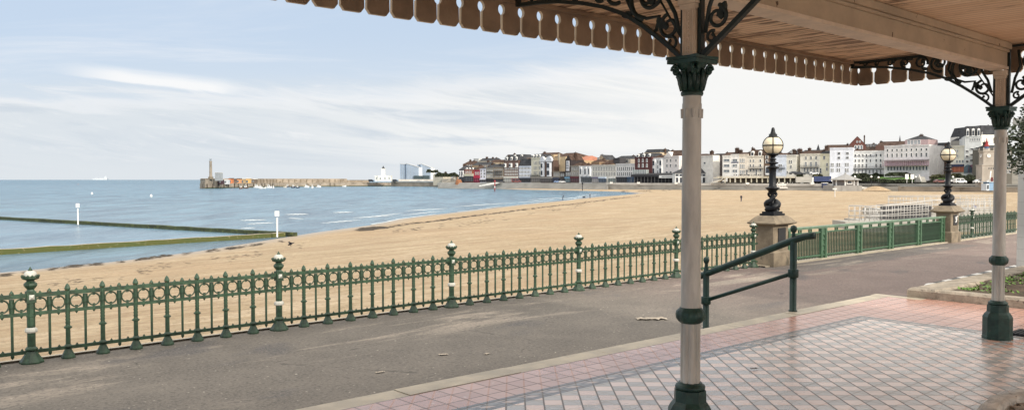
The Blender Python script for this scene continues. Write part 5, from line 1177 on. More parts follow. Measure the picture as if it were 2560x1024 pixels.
mb.build('wall', [colmat((228, 228, 224)), M['window_dark']], e)
mb = MB(); mb.add([(-.5, -.6, 5.2), (W2 + .2, -.6, 5.2), (W2 + .2, 8.5, 5.2), (-.5, 8.5, 5.2), (6, 4, 8.6), (W2 - 4, 4, 8.6)], [(3, 2, 1, 0), (0, 1, 5, 4), (2, 3, 4, 5), (1, 2, 5), (3, 0, 4)]); mb.build('roof', M['slate'], e)

# --- raised row right of the near column
bld('dark brown recessed house beside the white block right of the near column', 1783, 1806, 387, 441, (84, 74, 70), dz=12, roof=('slope', 383, 'slate', (0, 0)), grid=(1785, 1799, 392, 436, 2, 4, .5, .5), chim=[(1772, 376, 5)])
bld('white four storey house with banks of grey windows below a brown roof', 1806, 1827, 390, 439, (232, 228, 220), roof=('slope', 380, 'brown_roof', (0, 0)), grid=(1808, 1825, 394, 434, 1, 3, .82, .42, False))
bld('white four storey house with blue band under a tall grey chimney stack', 1827, 1847, 387, 439, (234, 230, 224), roof=('slope', 384, 'slate', (0, 0)), grid=(1829, 1845, 394, 434, 1, 3, .72, .42, False), chim=[(1833, 368, 8), (1842, 373, 8)], extra=lambda e, xl, zl, H, W_, d_: (lambda mb: (mb.box(xl(1828), xl(1845.5), -.15, -.01, zl(407), zl(404.5)), mb.build('blue_band', colmat((50, 62, 110)), e)))(MB()))
bld('cream house with slim paired windows between white and dormered neighbours', 1847, 1871, 387, 438, (230, 216, 196), roof=('slope', 380, 'brown_roof', (0, 0)), grid=[(1849, 1862, 394, 437, 3, 3, .42, .6, False), (1865, 1869, 424, 437, 1, 1, .7, .9)])
bld('broad cream house with reddish dormered roof left of the nearer lamp globe', 1871, 1909, 391, 438, (226, 215, 196), roof=('mansard', 374, 'brown_roof', (.02, .02), 2), grid=[(1872, 1888, 396, 431, 2, 3, .3, .5), (1895, 1906, 396, 431, 1, 3, .3, .5), (1888, 1893, 424, 437, 1, 1, .6, .95)], balc=[(1872, 1907, 421)], chim=[(1871.5, 367, 3), (1876, 370, 2)])
bld('brown brick house with white arched windows behind the nearer lamp', 1909, 1932, 386, 438, (112, 86, 66), roof=('slope', 376, 'brown_roof', (.1, .1)), grid=(1911, 1922, 388, 411, 1, 2, .4, .5, True, 'arch'), bays=[(1912, 1929, 415, 437, (232, 230, 226))])
bld('pale blue house with black balcony right of the nearer lamp', 1932, 1966, 389, 436, (214, 222, 236), roof=('slope', 382, 'brown_roof', (0, 0)), grid=[(1945, 1955, 410, 417, 2, 1, .5, .8), (1945, 1955, 422, 431, 2, 1, .4, .8, False)], balc=[(1938, 1963, 420)])
bld('cream bay fronted house beside the dark gap right of the pale blue one', 1966, 1991, 389, 436, (226, 220, 204), roof=('slope', 385, 'slate', (.0, .0)), grid=[(1971, 1981, 400, 409, 2, 1, .5, .8), (1974, 1980, 413, 421, 1, 1, .6, .8), (1966, 1970, 427, 434, 1, 1, .6, .8)], chim=[(1976, 373, 7), (1990, 371, 8)])
bld('cream villa with long thin balcony and central dark door', 2000, 2050, 386, 434, (232, 224, 204), grid=[(2008, 2046, 390, 400, 3, 1, .26, .65), (2008, 2046, 404, 416, 3, 1, .3, .8, False), (2007, 2047, 419, 430, 5, 1, .3, .8)], balc=[(2001, 2048, 418)], roof=('slope', 376, 'brown_roof', (.05, .05)), chim=[(1999, 380, 5), (2013, 368, 5), (2046, 377, 5)])
bld('pale yellow house wing with single windows beside the long balcony villa', 2050, 2074, 386, 434, (232, 224, 188), grid=[(2056, 2063, 390, 398, 1, 1, .6, .9), (2064, 2070, 406, 428, 1, 2, .55, .6), (2048, 2054, 420, 433, 1, 1, .5, .9)], roof=('slope', 376, 'slate', (0, .1)))
bld('tall lavender white corner house with arched upper windows', 2074, 2132, 371, 434, (220, 224, 234), dz=-3, grid=[(2091, 2102, 378, 400, 1, 2, .5, .5), (2112, 2123, 378, 400, 1, 2, .5, .5), (2076, 2084, 405, 432, 2, 2, .4, .6, False), (2090, 2101, 405, 432, 2, 2, .45, .6), (2111, 2122, 405, 432, 2, 2, .45, .6)], chim=[(2062, 362, 8), (2102, 369, 3)], roof=('slope', 364, 'brown_roof', (0, .1)))
def writing(e, xl, zl, H, Wd, depth):
    cu = bpy.data.curves.new('lettering', 'FONT'); cu.body = 'ROYAL APARTMENTS'; cu.size = 1.35; cu.extrude = .02; cu.space_character = 1.25
    to = bpy.data.objects.new('tmp', cu); C.objects.link(to); dg = bpy.context.evaluated_depsgraph_get(); me = bpy.data.meshes.new_from_object(to.evaluated_get(dg)); bpy.data.objects.remove(to)
    me.materials.clear(); me.materials.append(colmat((90, 95, 120))); o = inst('lettering', me, e, (xl(2134), -.06, zl(393.4))); o.rotation_euler = (math.pi / 2, 0, 0); o.scale = (.62, 1, 1)
bld('long white hotel with faded lettering and four rows of small windows', 2130, 2210, 379, 435, (232, 232, 230), grid=[(2133, 2170, 382, 408, 4, 2, .3, .5), (2172, 2178, 382, 408, 1, 2, .4, .5), (2184, 2206, 382, 408, 2, 2, .32, .5), (2133, 2170, 409, 419, 4, 1, .3, .8), (2184, 2206, 409, 419, 2, 1, .32, .8), (2133, 2205, 423, 434, 8, 1, .3, .75)], balc=[(2129, 2209, 421)], extra=writing, name='hotel', cat='hotel', roof=('slope', 373, 'brown_roof', (0, 0)))
def grand(e, xl, zl, H, Wd, depth):
    a, b_ = xl(2237), xl(2289); mb = MB(); mb.prism([(a, H + .31), (b_, H + .31), ((a + b_) / 2, zl(361))], -.4, 1.2); mb.build('pediment', colmat((230, 222, 222)), e)
    mb = MB(); x0_, x1_ = xl(2212), xl(2322); mb.add([(x0_, -.01, zl(399)), (x1_, -.01, zl(399)), (x1_, -2.6, zl(402)), (x0_, -2.6, zl(402)), (x0_, -.01, zl(400)), (x1_, -.01, zl(400)), (x1_, -2.6, zl(402.6)), (x0_, -2.6, zl(402.6))], [(0, 1, 2, 3), (7, 6, 5, 4), (3, 2, 6, 7), (0, 3, 7, 4), (1, 5, 6, 2)]); mb.build('veranda_roof', colmat((120, 108, 112)), e)
    mb = MB(); mb.box(x0_, x1_, -2.6, -.01, zl(414.5), zl(413.8)); mb.box(x0_, x1_, -2.6, -2.52, zl(411), zl(410.4))
    for i in range(22): xq = x0_ + (x1_ - x0_) * i / 21; mb.box(xq - .09, xq + .09, -2.59, -2.45, zl(413.79), zl(402.7))
    mb.build('veranda_rail', colmat((190, 150, 160)), e)
    mb = MB(); mb.box(x0_, x1_, -.12, -.01, zl(413.5), zl(403)); mb.build('pink_wall', colmat((222, 190, 196)), e)
bld('grand white hotel with pink veranda, pediment and arched ground floor windows', 2210, 2323, 365, 435, (234, 228, 226), dz=-4, depth=16, grid=[(2212, 2321, 371, 379, 9, 1, .26, .6), (2212, 2321, 382, 394, 9, 1, .26, .7), (2214, 2320, 403.5, 413, 11, 1, .38, .92), (2216, 2320, 415, 428, 13, 1, .42, .6, True, 'arch')], extra=grand, name='hotel', cat='hotel')
bld('glazed penthouse with shallow grey hipped roof on top of the grand hotel', 2262, 2320, 350, 372, (170, 140, 140), dz=10, roof=('slope', 338, 'slate', (.45, .45)), grid=(2266, 2300, 350, 362, 4, 1, .7, .8, False), chim=[(2291, 335, 6)], name='penthouse', cat='penthouse', cornice=False)
bld('red brown brick villa with steep gable rising behind the white hotel', 2122, 2162, 362, 434, (118, 62, 50), dz=25, roof=('gable', 342, 'brown_roof'), grid=[(2138, 2152, 352, 357, 2, 1, .4, .7, False), (2134, 2156, 365, 374, 3, 1, .6, .8, False, 'arch')], cornice=False, group=UP)
bld('dark roofed terrace between the brick gable and the long brown roof', 2162, 2190, 366, 434, (110, 92, 80), dz=30, roof=('slope', 359, 'slate', (0, 0)), grid=(2164, 2188, 362, 367, 3, 1, .4, .6), cornice=False, group=UP)
bld('house with long flat brown tiled roof behind the grand hotel', 2188, 2258, 364, 434, (120, 80, 66), dz=22, depth=18, roof=('slope', 352, 'brown_roof', (.01, .01)), chim=[(2191, 350, 5)], cornice=False, group=UP)
bld('brown roofed house peeping over the lavender white corner house', 2064, 2122, 370, 434, (120, 96, 80), dz=25, roof=('slope', 361, 'brown_roof', (.02, .05)), cornice=False, group=UP)
bld('low brown roof with small dormer behind the long balcony villa', 2002, 2066, 384, 434, (120, 98, 84), dz=30, roof=('slope', 374, 'slate', (.02, .02)), chim=[(2015, 369, 6)], cornice=False, group=UP)
bld('dark chimneyed house above the pale blue and cream pair', 1966, 2004, 383, 434, (92, 80, 76), dz=28, roof=('slope', 377, 'slate', (0, 0)), grid=(1974, 1980, 376, 384, 1, 1, .6, .8, False), chim=[(1975, 372, 6), (1988, 371, 6)], cornice=False, group=UP)
e = empty('church_spire', at(2249.5, 366, 520), 0, 'thin dark church spire above the long brown roof', 'spire'); mb = MB(); mb.lathe([(.9, -2), (.8, 2), (.03, 7)], 8, sm=False); mb.build('spire', M['slate'], e)
e = empty('turret', at(2045.5, 380, 470), 0, 'small grey pointed turret above the long balcony villa', 'turret'); mb = MB(); mb.lathe([(1.1, -4), (1.1, 0), (1.4, .1), (.04, 4.4)], 8, sm=False); mb.build('turret_roof', M['slate'], e)
bld('red brown brick building with pale bands behind the farther lamp', 2323, 2352, 382, 430, (108, 66, 58), dz=14, roof=('slope', 362, 'slate', (.1, 0)), grid=[(2326, 2350, 384, 410, 4, 3, .4, .5, False)], cornice=False)
bld('dark shed roofed block with car park opening left of the farther lamp', 2318, 2378, 396, 432, (78, 66, 66), dz=22, roof=('slope', 356, 'slate', (.0, .0)), grid=(2330, 2376, 400, 426, 5, 2, .5, .5), cornice=False)
bld('cream shop building with orange shopfront right of the farther lamp', 2376, 2412, 366, 431, (224, 216, 198), dz=-2, grid=[(2384, 2396, 372, 396, 2, 2, .35, .5, False), (2388, 2410, 400, 408, 3, 1, .5, .8, False)], shops=[(2378, 2410, 411, 430, (48, 52, 92), (170, 78, 40))], chim=[(2398, 340, 6)])
bld('grey roofed block stepping up behind the cream shop building', 2376, 2426, 352, 431, (150, 146, 136), dz=16, roof=('slope', 340, 'slate', (.05, .05)), grid=(2396, 2408, 354, 362, 2, 1, .4, .7), cornice=False)
def aw(e, xl, zl, H, Wd, depth):
    for i, (a, rgb) in enumerate([(2419, (80, 105, 120)), (2429, (150, 90, 120)), (2441, (190, 140, 150))]):
        mb = MB(); c_ = xl(a); mb.prism([(c_ - 1.5, zl(432)), (c_ + 1.5, zl(432)), (c_ + 1.5, zl(420))] + [(c_ + 1.5 * math.cos(t_), zl(420) + 1.4 * math.sin(t_)) for t_ in [math.pi * q / 8 for q in range(1, 8)]] + [(c_ - 1.5, zl(420))], -.2, -.01); mb.build('arched_shop_window', colmat(rgb, .4), e)
bld('tall grey white flats with dark mansard roof and colourful arched shop windows', 2411, 2452, 342, 433, (196, 200, 200), dz=-4, depth=30, roof=('mansard', 315, 'slate', (.1, .1), 3), grid=[(2412, 2421, 372, 410, 1, 3, .7, .42), (2423, 2433, 366, 408, 1, 3, .75, .36), (2436, 2446, 364, 406, 1, 3, .75, .36), (2423, 2448, 345, 354, 6, 1, .6, .7, False)], extra=aw, name='flats', cat='flats', Z1=355)
bld('big plain white gable end with slate roof behind the clock tower', 2450, 2520, 337, 440, (226, 224, 214), dz=10, depth=25, roof=('mansard', 313, 'slate', (.05, .0)), cornice=False, name='flats', cat='flats', Z0=352, Z1=352)
bld('brown stone house between the clock tower and the right hand column', 2468, 2530, 372, 445, (100, 94, 82), dz=-8, roof=('slope', 362, 'slate', (.1, .0)), chim=[(2478, 352, 8)], grid=(2484, 2526, 378, 436, 6, 4, .4, .5), Z0=345, Z1=345)

# clock tower
D = 318; e = empty('clock_tower', at(2465, 456, D), R(-6), 'square pale stone clock tower with red cupola at the right of the gardens', 'clock tower'); u = D / F
mb = MB(); mb.box(-17 * u, 17 * u, -17 * u, 17 * u, 0, 42 * u); mb.box(-18 * u, 18 * u, -18 * u, 18 * u, 42.02 * u, 44 * u); mb.box(-19 * u, 19 * u, -19 * u, 19 * u, -2, 6 * u); mb.build('base', M['clock_stone'], e)
mb = MB(); mb.box(-12.5 * u, 12.5 * u, -12.5 * u, 12.5 * u, 44.02 * u, 76 * u); mb.box(-14 * u, 14 * u, -14 * u, 14 * u, 76.02 * u, 79 * u)
for a_, b_ in ((-1, -1), (1, -1), (1, 1), (-1, 1)): mb.lathe([(1.8 * u, 79 * u), (1.8 * u, 84 * u), (.1, 87 * u)], 6, (a_ * 12 * u, b_ * 12 * u, 0))
mb.build('clock_stage', M['clock_stone'], e)
for rz in (0, math.pi / 2, -math.pi / 2):
    mb = MB(); mb.lathe([(5.2 * u, 0), (5.2 * u, .12)], 24, m=0); mb.lathe([(4.4 * u, .121), (4.4 * u, .14)], 24, m=1)
    mb.v = [(x_, -12.55 * u - z_, y_ + 66.5 * u) for x_, y_, z_ in mb.v]; c_, s_ = math.cos(rz), math.sin(rz); mb.box(-.06, .06, -12.55 * u - .22, -12.55 * u - .16, 66.4 * u, 69.8 * u, 2); mb.box(-.05, 3 * u, -12.55 * u - .22, -12.55 * u - .161, 66.3 * u, 66.7 * u, 2)
    mb.v = [(c_ * x_ - s_ * y_, s_ * x_ + c_ * y_, z_) for x_, y_, z_ in mb.v]; mb.build('clock_face', [M['clock_stone'], M['white_plain'], M['slate']], e)
mb = MB(); mb.lathe([(8 * u, 79.02 * u), (7.5 * u, 84 * u)], 8, sm=False); mb.lathe([(5 * u, 84 * u), (5 * u, 90 * u)], 8, sm=False, m=1); mb.lathe([(7 * u, 90 * u), (4.5 * u, 94 * u), (2.5 * u, 99 * u), (2.6 * u, 101 * u), (1.2 * u, 105 * u), (.1, 110 * u)], 8, sm=False, m=2)
mb.build('cupola', [M['clock_stone'], colmat((90, 110, 150)), colmat((165, 30, 30))], e)
mb = MB(); mb.lathe([(.12, 104 * u), (.06, 128 * u)], 6, (3 * u, 5, 0)); mb.build('flagpole', M['white_plain'], e)
mb = MB(); mb.box(3 * u, 8 * u, -19.4 * u, -19.02 * u, 0, 13 * u); mb.build('door', colmat((110, 30, 30)), e)
for q in (-1, 4, 9): mb = MB(); mb.box((q - 1) * u, (q + 1) * u, -17.3 * u, -17.01 * u, 33 * u, 37 * u); mb.build('window', M['window_dark'], e)

# gardens: lawns, steps, hedges
for (a, b_, y0, y1, d0, d1, lab) in [(2195, 2285, 452, 441, 14, 36, 0), (2330, 2402, 452, 443, 14, 34, 0)]:
    k = 8; X = []; Y = []; Z = []
    for i in range(k + 1):
        px = a + (b_ - a) * i / k; xr = []; yr = []; zr = []
        for j in range(5):
            D_ = Zw(px) + d0 + (d1 - d0) * j / 4; p = at(px, y0 + (y1 - y0) * j / 4 + .6 * math.sin(i + j), D_); xr.append(p.x); yr.append(p.y); zr.append(p.z)
        X.append(xr); Y.append(yr); Z.append(zr)
    tag(inst('lawn', grid_mesh('lawn', np.array(X), np.array(Y), np.array(Z), M['grass'])), kind='structure')
def hedge(x0, x1, yc, hpx, off, mt, label, n=2600, seed=1):
    n = int(n * 2.0); hpx *= 1.15; rn = random.Random(seed); D = Zw((x0 + x1) / 2) + off; p0 = at((x0 + x1) / 2, yc, D); e = empty('bush_bank', (p0.x, p0.y, p0.z - hpx * D / F / 2), 0, label, 'bushes')
    u = D / F; mb = MB(); W_ = (x1 - x0) * u
    hs = [rn.uniform(.55, 1.1) for _ in range(int(W_ / 2) + 3)]
    for i in range(n):
        x_ = rn.uniform(-.5, .5); q = (x_ + .5) * (len(hs) - 1); hh = hs[int(q)] * (1 - q % 1) + hs[min(len(hs) - 1, int(q) + 1)] * (q % 1)
        edge = min(1, (.5 - abs(x_)) * 12); z_ = rn.random() ** .6 * hh * hpx * u * (.35 + .65 * edge); y_ = rn.uniform(-1, 1) * 1.6 * (1 - (z_ / (hpx * u * 1.2)) ** 2 * .6)
        s_ = rn.uniform(.22, .5); a = Vector((rn.gauss(0, 1), rn.gauss(0, 1), rn.gauss(0, .8))).normalized() * s_; b_ = a.cross(Vector((rn.gauss(0, 1), rn.gauss(0, 1), rn.gauss(0, 1)))).normalized() * s_ * .8; c_ = Vector((x_ * W_, y_, z_))
        mb.add([c_ - a, c_ + b_, c_ + a, c_ - b_], [(0, 1, 2, 3)])
    mb.build('leaves', M[mt], e)
hedge(1992, 2032, 437.5, 8, 26, 'bush', 'dark bushes below the dark gap and the long balcony villa', 1200, 1)
hedge(2034, 2094, 438, 9, 27, 'bush_light', 'brownish shrubs below the pale yellow house wing', 1600, 2)
hedge(2128, 2216, 438, 10, 30, 'bush', 'dark green hedge bank below the long white hotel', 2400, 3)
hedge(2128, 2200, 447, 9, 16, 'bush', 'lower dark hedge right of the beach kiosk roof', 2000, 4)
hedge(2216, 2322, 435.5, 7, 33, 'bush', 'clipped bush row directly below the grand hotel veranda', 2400, 5)
hedge(2196, 2300, 451.5, 7, 12, 'bush', 'dark shrubs along the foot of the left lawn', 2000, 6)
hedge(2328, 2410, 440, 9, 32, 'bush_light', 'olive green bushes above the right lawn', 2200, 7)
hedge(2330, 2366, 451, 6, 12, 'bush', 'dark shrubs along the foot of the right lawn', 1000, 8)
hedge(2398, 2450, 444, 14, 20, 'bush', 'tall dark bushes left of the clock tower', 2600, 9)
hedge(2380, 2440, 437, 7, 34, 'bush_light', 'pale bushes on the bank below the orange shopfront', 1200, 10)
e = empty('garden_steps', at(2318, 455, Zw(2318) + 13), 0, 'pale concrete garden steps climbing between the two lawns', 'steps'); u = (Zw(2318) + 13) / F
mb = MB()
for i in range(8): mb.box(-15 * u + i * 1.4 * u, -2 * u + i * 2.6 * u, i * 1.1, 12, i * 1.7 * u, (i + 1) * 1.7 * u)
mb.build('flight', M['wall_concrete'], e); mb = MB(); mb.tube([(-16 * u, -.3, 2 * u), (3 * u, 8, 18 * u)], .3, 4); mb.build('balustrade', M['pale_concrete'], e)

# tree line / wooded hill fragments
hedge(1088, 1148, 436.5, 10, 90, 'bush', 'dark wooded bank above the curving road at the left end of town', 2200, 11)
hedge(1066, 1096, 427, 8, 170, 'bush', 'dark trees on the low hill right of the gallery', 900, 12)
hedge(1576, 1590, 396, 10, 90, 'bush', 'grey green treetops left of the dark red brick hotel', 500, 13)
hedge(1458, 1478, 412, 9, 75, 'bush', 'small treetops right of the orange red roof', 400, 14)

# colonnade
A = at(1812, 456, Zt(1812) - 22); B = at(1990, 457, Zt(1990) - 22); e = empty('colonnade', A, math.atan2(B.y - A.y, B.x - A.x), 'long cream colonnade with dark openings and balustraded terrace roof below the raised houses', 'colonnade'); Wd = (B - A).length; u = (Zt(1900) - 22) / F
mb = MB(); mb.box(-6, Wd, -.2, 9, 11.5 * u, 13 * u); mb.build('terrace_roof', colmat((222, 212, 185)), e)
mb = MB(); mb.box(0, Wd, 3, 9, 0, 11.45 * u); mb.build('back_wall', colmat((88, 80, 66)), e)
pm = MB(); pm.box(-.22, .22, 0, .4, 0, 11.48 * u); pmm = pm.mesh('column', colmat((205, 198, 172)))
for i in range(14): inst('column', pmm, e, (Wd * i / 13, 0, 0))
mb = MB(); mb.box(-4, Wd, -.15, .1, 15.6 * u, 16.2 * u)
for i in range(60): mb.box(-4 + (Wd + 4) * i / 59 - .14, -4 + (Wd + 4) * i / 59 + .14, -.1, .05, 13.02 * u, 15.58 * u)
mb.build('balustrade', colmat((222, 212, 185)), e)
mb = MB(); mb.add([(-1, 0, 11 * u), (-1, 2.5, 11 * u), (-7.5, 2.5, 0), (-7.5, 0, 0), (-1, 0, 8.5 * u), (-1, 2.5, 8.5 * u), (-4.5, 2.5, 0), (-4.5, 0, 0)], [(0, 1, 2, 3), (7, 6, 5, 4), (3, 7, 4, 0), (1, 5, 6, 2)]); mb.build('stair', colmat((210, 205, 190)), e)
rn = random.Random(4)
for k_, px in enumerate([1838, 1846, 1852, 1859, 1865, 1872, 1879, 1884, 1891, 1899]):
    p = at(px, 440.6, Zt(px) - 20); th_ = R(rn.uniform(0, 180)); e = empty('cafe_table', p, th_, 'one of the small dark tables and chairs standing on the colonnade terrace', 'table', 'dark tables on the colonnade terrace')
    mb = MB(); mb.lathe([(.05, 0), (.05, .7), (.45, .72), (.45, .76)], 8); mb.box(-.95, -.5, -.22, .22, .4, .45); mb.box(-.97, -.92, -.22, .22, .45, .95); mb.box(.5, .95, -.22, .22, .4, .45); mb.box(.92, .97, -.22, .22, .45, .95); mb.build('table', M['slate'], e)
# road wall right of the colonnade
A = at(1990, 456, Zt(1990) - 24)
mb = MB(); mb.box(0, 40 * A.y / F, 0, 1, 0, 2.6); tag(mb.build('road_wall', M['wall_concrete'], None, A), 'dark grey retaining wall between the colonnade and the blue lorry', 'wall')

# beach kiosk on stilts
D = 360; e = empty('beach_kiosk', at(2113, 472, D), 0, 'octagonal beach kiosk with shallow white grey roof standing on the edge of the sand', 'kiosk'); u = D / F
mb = MB(); mb.box(-38 * u, 30 * u, -28.5 * u, 8, -1, 8.5 * u); mb.build('base', colmat((150, 146, 140)), e)
mb = MB(); mb.lathe([(28 * u, 8.6 * u), (28 * u, 24 * u)], 8, ph=R(22.5), sm=False); 
for q in range(8):
    a = R(22.5) + q * math.pi / 4; mb.lathe([(.35, 8.6 * u), (.35, 24 * u)], 4, (math.cos(a) * 28.5 * u, math.sin(a) * 28.5 * u, 0), m=1)
for q in range(5):
    a = R(180 + q * 45); c_ = (math.cos(a) * 18.6 * u, math.sin(a) * 18.6 * u); 
mb.build('kiosk_wall', [colmat((120, 112, 108)), M['white_plain']], e)
mb = MB(); mb.box(-7 * u, 7 * u, -26.6 * u, -25.8 * u, 12 * u, 22 * u, 1); mb.box(-5 * u, 5 * u, -26.8 * u, -26.62 * u, 14 * u, 20 * u, 0); mb.build('window', [M['window_dark'], M['window_frame']], e)
mb = MB(); mb.lathe([(38 * u, 22 * u), (38 * u, 23 * u), (20 * u, 29 * u), (5 * u, 36 * u), (2.5 * u, 36.5 * u)], 8, ph=R(22.5), sm=False); mb.lathe([(2.5 * u, 36.5 * u), (2.5 * u, 40 * u), (.2, 41 * u)], 8)
mb.build('roof', colmat((150, 148, 145)), e)
mb = MB(); mb.add([(30.1 * u, -2, 8 * u), (30.1 * u, 6, 8 * u), (56 * u, 6, 2 * u), (56 * u, -2, 2 * u), (30.1 * u, -2, 0), (56 * u, -2, 0)], [(0, 1, 2, 3), (0, 3, 5, 4)]); mb.build('ramp', M['pale_concrete'], e)
# sand heap
p = at(2190, 470.5, 348); mb = MB(); mb.lathe([(6, -1), (3, .35), (1.3, .8), (.3, .9)], 20, (p.x, p.y, p.z)); o = mb.build('sand_heap', bpy.data.materials['sand']); tag(o, 'low heap of sand banked beside the beach kiosk', 'sand heap')

# vehicles
def vehicle(px, py, D, L, Hh, rgb, label, kind='car', rz=0, group=None):
    e = empty({'car': 'parked_car', 'van': 'white_van', 'lorry': 'lorry'}[kind], at(px, py, D), rz, label, kind, group); mb = MB(); w2 = .9
    if kind == 'car': body = [(-L / 2, .35), (L / 2, .35), (L / 2, .85), (L * .42, .95), (L * .25, 1.02), (L * .12, 1.45), (-L * .22, 1.48), (-L * .40, 1.0), (-L / 2, .9)]
    elif kind == 'van': body = [(-L / 2, .35), (L / 2, .35), (L / 2, 1.0), (L * .38, 1.15), (L * .22, Hh * .95), (L * .15, Hh), (-L / 2, Hh)]
    else: body = [(-L / 2, 1.0), (L / 2, 1.0), (L / 2, Hh), (-L / 2, Hh)]; w2 = 1.2
    mb.prism(body, -w2, w2); 
    mb.build('body', colmat(rgb, .35), e)
    if kind == 'lorry':
        mb = MB(); mb.prism([(-L / 2 - 2.2, .4), (-L / 2 - .1, .4), (-L / 2 - .1, 2.9), (-L / 2 - 1.6, 2.9), (-L / 2 - 2.2, 1.8)], -1.1, 1.1); mb.build('cab', M['white_plain'], e)
        mb = MB(); mb.box(-L / 2 - 1.9, -L / 2 - .8, -1.14, -1.101, 1.7, 2.6); mb.build('cab_window', M['window_dark'], e); mb = MB(); mb.box(L / 2 + .01, L / 2 + 1.6, -1.2, 1.2, 1, Hh + .1); mb.build('rear_box', M['white_plain'], e)
    else:
        mb = MB(); z0_ = 1.0 if kind == 'car' else 1.15; z1_ = 1.4 if kind == 'car' else Hh * .86
        mb.prism([(-L * .30, z0_), (L * .2, z0_), (L * .11, z1_), (-L * .2, z1_)] if kind == 'car' else [(-L * .05, z0_), (L * .32, z0_), (L * .2, z1_), (-L * .05, z1_)], -w2 - .02, w2 + .02); mb.build('side_window', M['window_dark'], e)
        if kind == 'van': mb = MB(); mb.box(-L * .42, -L * .12, -w2 - .02, -w2 - .001, z0_, z1_); mb.build('rear_side_window', M['window_dark'], e)
    for sx in (-L * .32, L * .32):
        for sy in (-w2 + .1, w2 - .1):
            mb = MB(); mb.lathe([(.34, -.12), (.34, .12)], 14, m=0); mb.v = [(x_ + sx, z_ + sy, y_ + .34) for x_, y_, z_ in mb.v]; mb.build('wheel', M['tyre'], e)
    return e
vehicle(2054, 458.5, 395, 8.2, 3.4, (40, 58, 110), 'lorry with dark blue curtain side and white cab behind the kiosk', 'lorry')
vehicle(2400, 458.5, 318, 4.2, 2.0, (225, 228, 228), 'white high roofed van parked right of the farther lamp', 'van')
vehicle(2449, 458, 317, 4.3, 1.5, (218, 220, 222), 'silver white hatchback parked left of the clock tower door', 'car')
vehicle(2349, 457.5, 326, 4.3, 1.5, (120, 70, 66), 'dull red parked car below the lawn left of the farther lamp', 'car')
vehicle(2377, 455.5, 340, 4.6, 1.4, (215, 216, 216), 'low white car half hidden behind the farther lamp post', 'car')
vehicle(2477, 457.5, 316, 4.3, 1.5, (200, 202, 204), 'pale car parked right of the clock tower', 'car')
vehicle(1997, 437, 392, 4.3, 1.5, (45, 48, 54), 'dark car parked up by the cream bay fronted house', 'car')
vehicle(2018, 437, 391, 4.3, 1.5, (95, 100, 100), 'grey green car parked in front of the long balcony villa', 'car')
vehicle(2034, 436.5, 390, 4.3, 1.5, (205, 208, 212), 'white car parked under the long balcony villa', 'car')
vehicle(1984, 436, 393, 4.3, 1.5, (70, 74, 80), 'slate grey car beside the dark gap between houses', 'car')
vehicle(1291, 456, 560, 6.5, 2.6, (130, 60, 55), 'dull red van parked on the quay below the blue white terrace', 'van')
vehicle(1254, 456.5, 570, 4.2, 1.5, (70, 72, 76), 'dark car parked in front of the brown beige terrace', 'car')
vehicle(1243, 456, 572, 4.2, 1.5, (60, 60, 66), 'second dark car left of the one before the beige terrace', 'car')
vehicle(1393, 456.5, 530, 4.2, 1.5, (120, 150, 200), 'light blue car outside the navy shopfront', 'car')
vehicle(1405, 456.8, 528, 4.2, 1.5, (215, 215, 215), 'white car outside the small dark brown shop house', 'car')

# light blue hut and sign
D = 290; e = empty('beach_hut', at(2474, 476, D), R(10), 'light blue and white hut on the sand beside the right hand column', 'hut'); u = D / F
mb = MB(); mb.box(-1 * u, 26 * u, 0, 3, 0, 21 * u, 0); mb.build('wall', colmat((118, 158, 196)), e); mb = MB(); mb.box(-9 * u, -1.1 * u, 0, 2.5, 0, 17 * u, 0); mb.box(-7 * u, -3 * u, -.1, -.01, 4 * u, 14 * u, 1); mb.build('booth', [colmat((200, 210, 220)), M['window_dark']], e)
mb = MB(); mb.box(-10 * u, 28 * u, -.4, 3.4, 21.1 * u, 22.5 * u); mb.build('roof', colmat((190, 205, 220)), e)
e = empty('white_signs', at(2274, 457, 345), 0, 'pair of tall white information boards on the left lawn', 'signs'); mb = MB()
for dx in (-1.1, 1.1): mb.box(dx - .7, dx + .7, 0, .15, 1.6, 3.6); mb.box(dx - .08, dx + .08, .03, .12, 0, 1.6)
mb.build('boards', M['white_plain'], e)
for k_, (px, py0, py1, D, lab) in enumerate([(2137, 462, 441, 350, 'street lamp post with white globes nearest the kiosk roof'), (2178, 462, 441, 350, 'street lamp post with white globes below the long white hotel'), (2196, 462, 443, 350, 'street lamp post with white globes at the foot of the left lawn'),
                                         (2289, 460, 442, 345, 'street lamp post with white globes left of the garden steps'), (2382, 460, 442, 335, 'street lamp post with white globes beside the white van')]):
    p = at(px, py0, D); h_ = at(px, py1, D).z - p.z; e = empty('far_street_lamp', p, 0, lab, 'street lamp', 'small white globed lamps by the gardens'); mb = MB(); mb.lathe([(.12, 0), (.07, h_ - .5)], 8); mb.build('pole', M['slate'], e)
    mb = MB(); mb.lathe([(.1, h_ - .5), (.42, h_ - .25), (.45, h_), (.2, h_ + .3), (.02, h_ + .4)], 10); mb.build('globe', M['white_plain'], e)
e = empty('flagpole', at(2473, 458, 300), R(0), 'leaning white pole in front of the clock tower door', 'pole'); mb = MB(); mb.tube([(0, 0, 0), (.55, 0, 4.4)], .22, 6); mb.build('pole', M['white_plain'], e)
for k_, (px, y0, y1, D, lab) in enumerate([(2343.5, 436, 388, 365, 'tall grey lamp standard left of the farther lamp'), (2377, 437, 402, 360, 'white lamp standard right of the farther lamp'), (1837, 456, 415, 405, 'slim dark lamp standard in front of the white four storey house')]):
    p = at(px, y0, D); h_ = (y0 - y1) * D / F; e = empty('lamp_standard', p, 0, lab, 'lamp post'); mb = MB(); mb.lathe([(.16, 0), (.08, h_)], 6); mb.box(-.1, 1.0, -.08, .08, h_ - .05, h_ + .1); mb.build('pole', M['pale_concrete'], e)

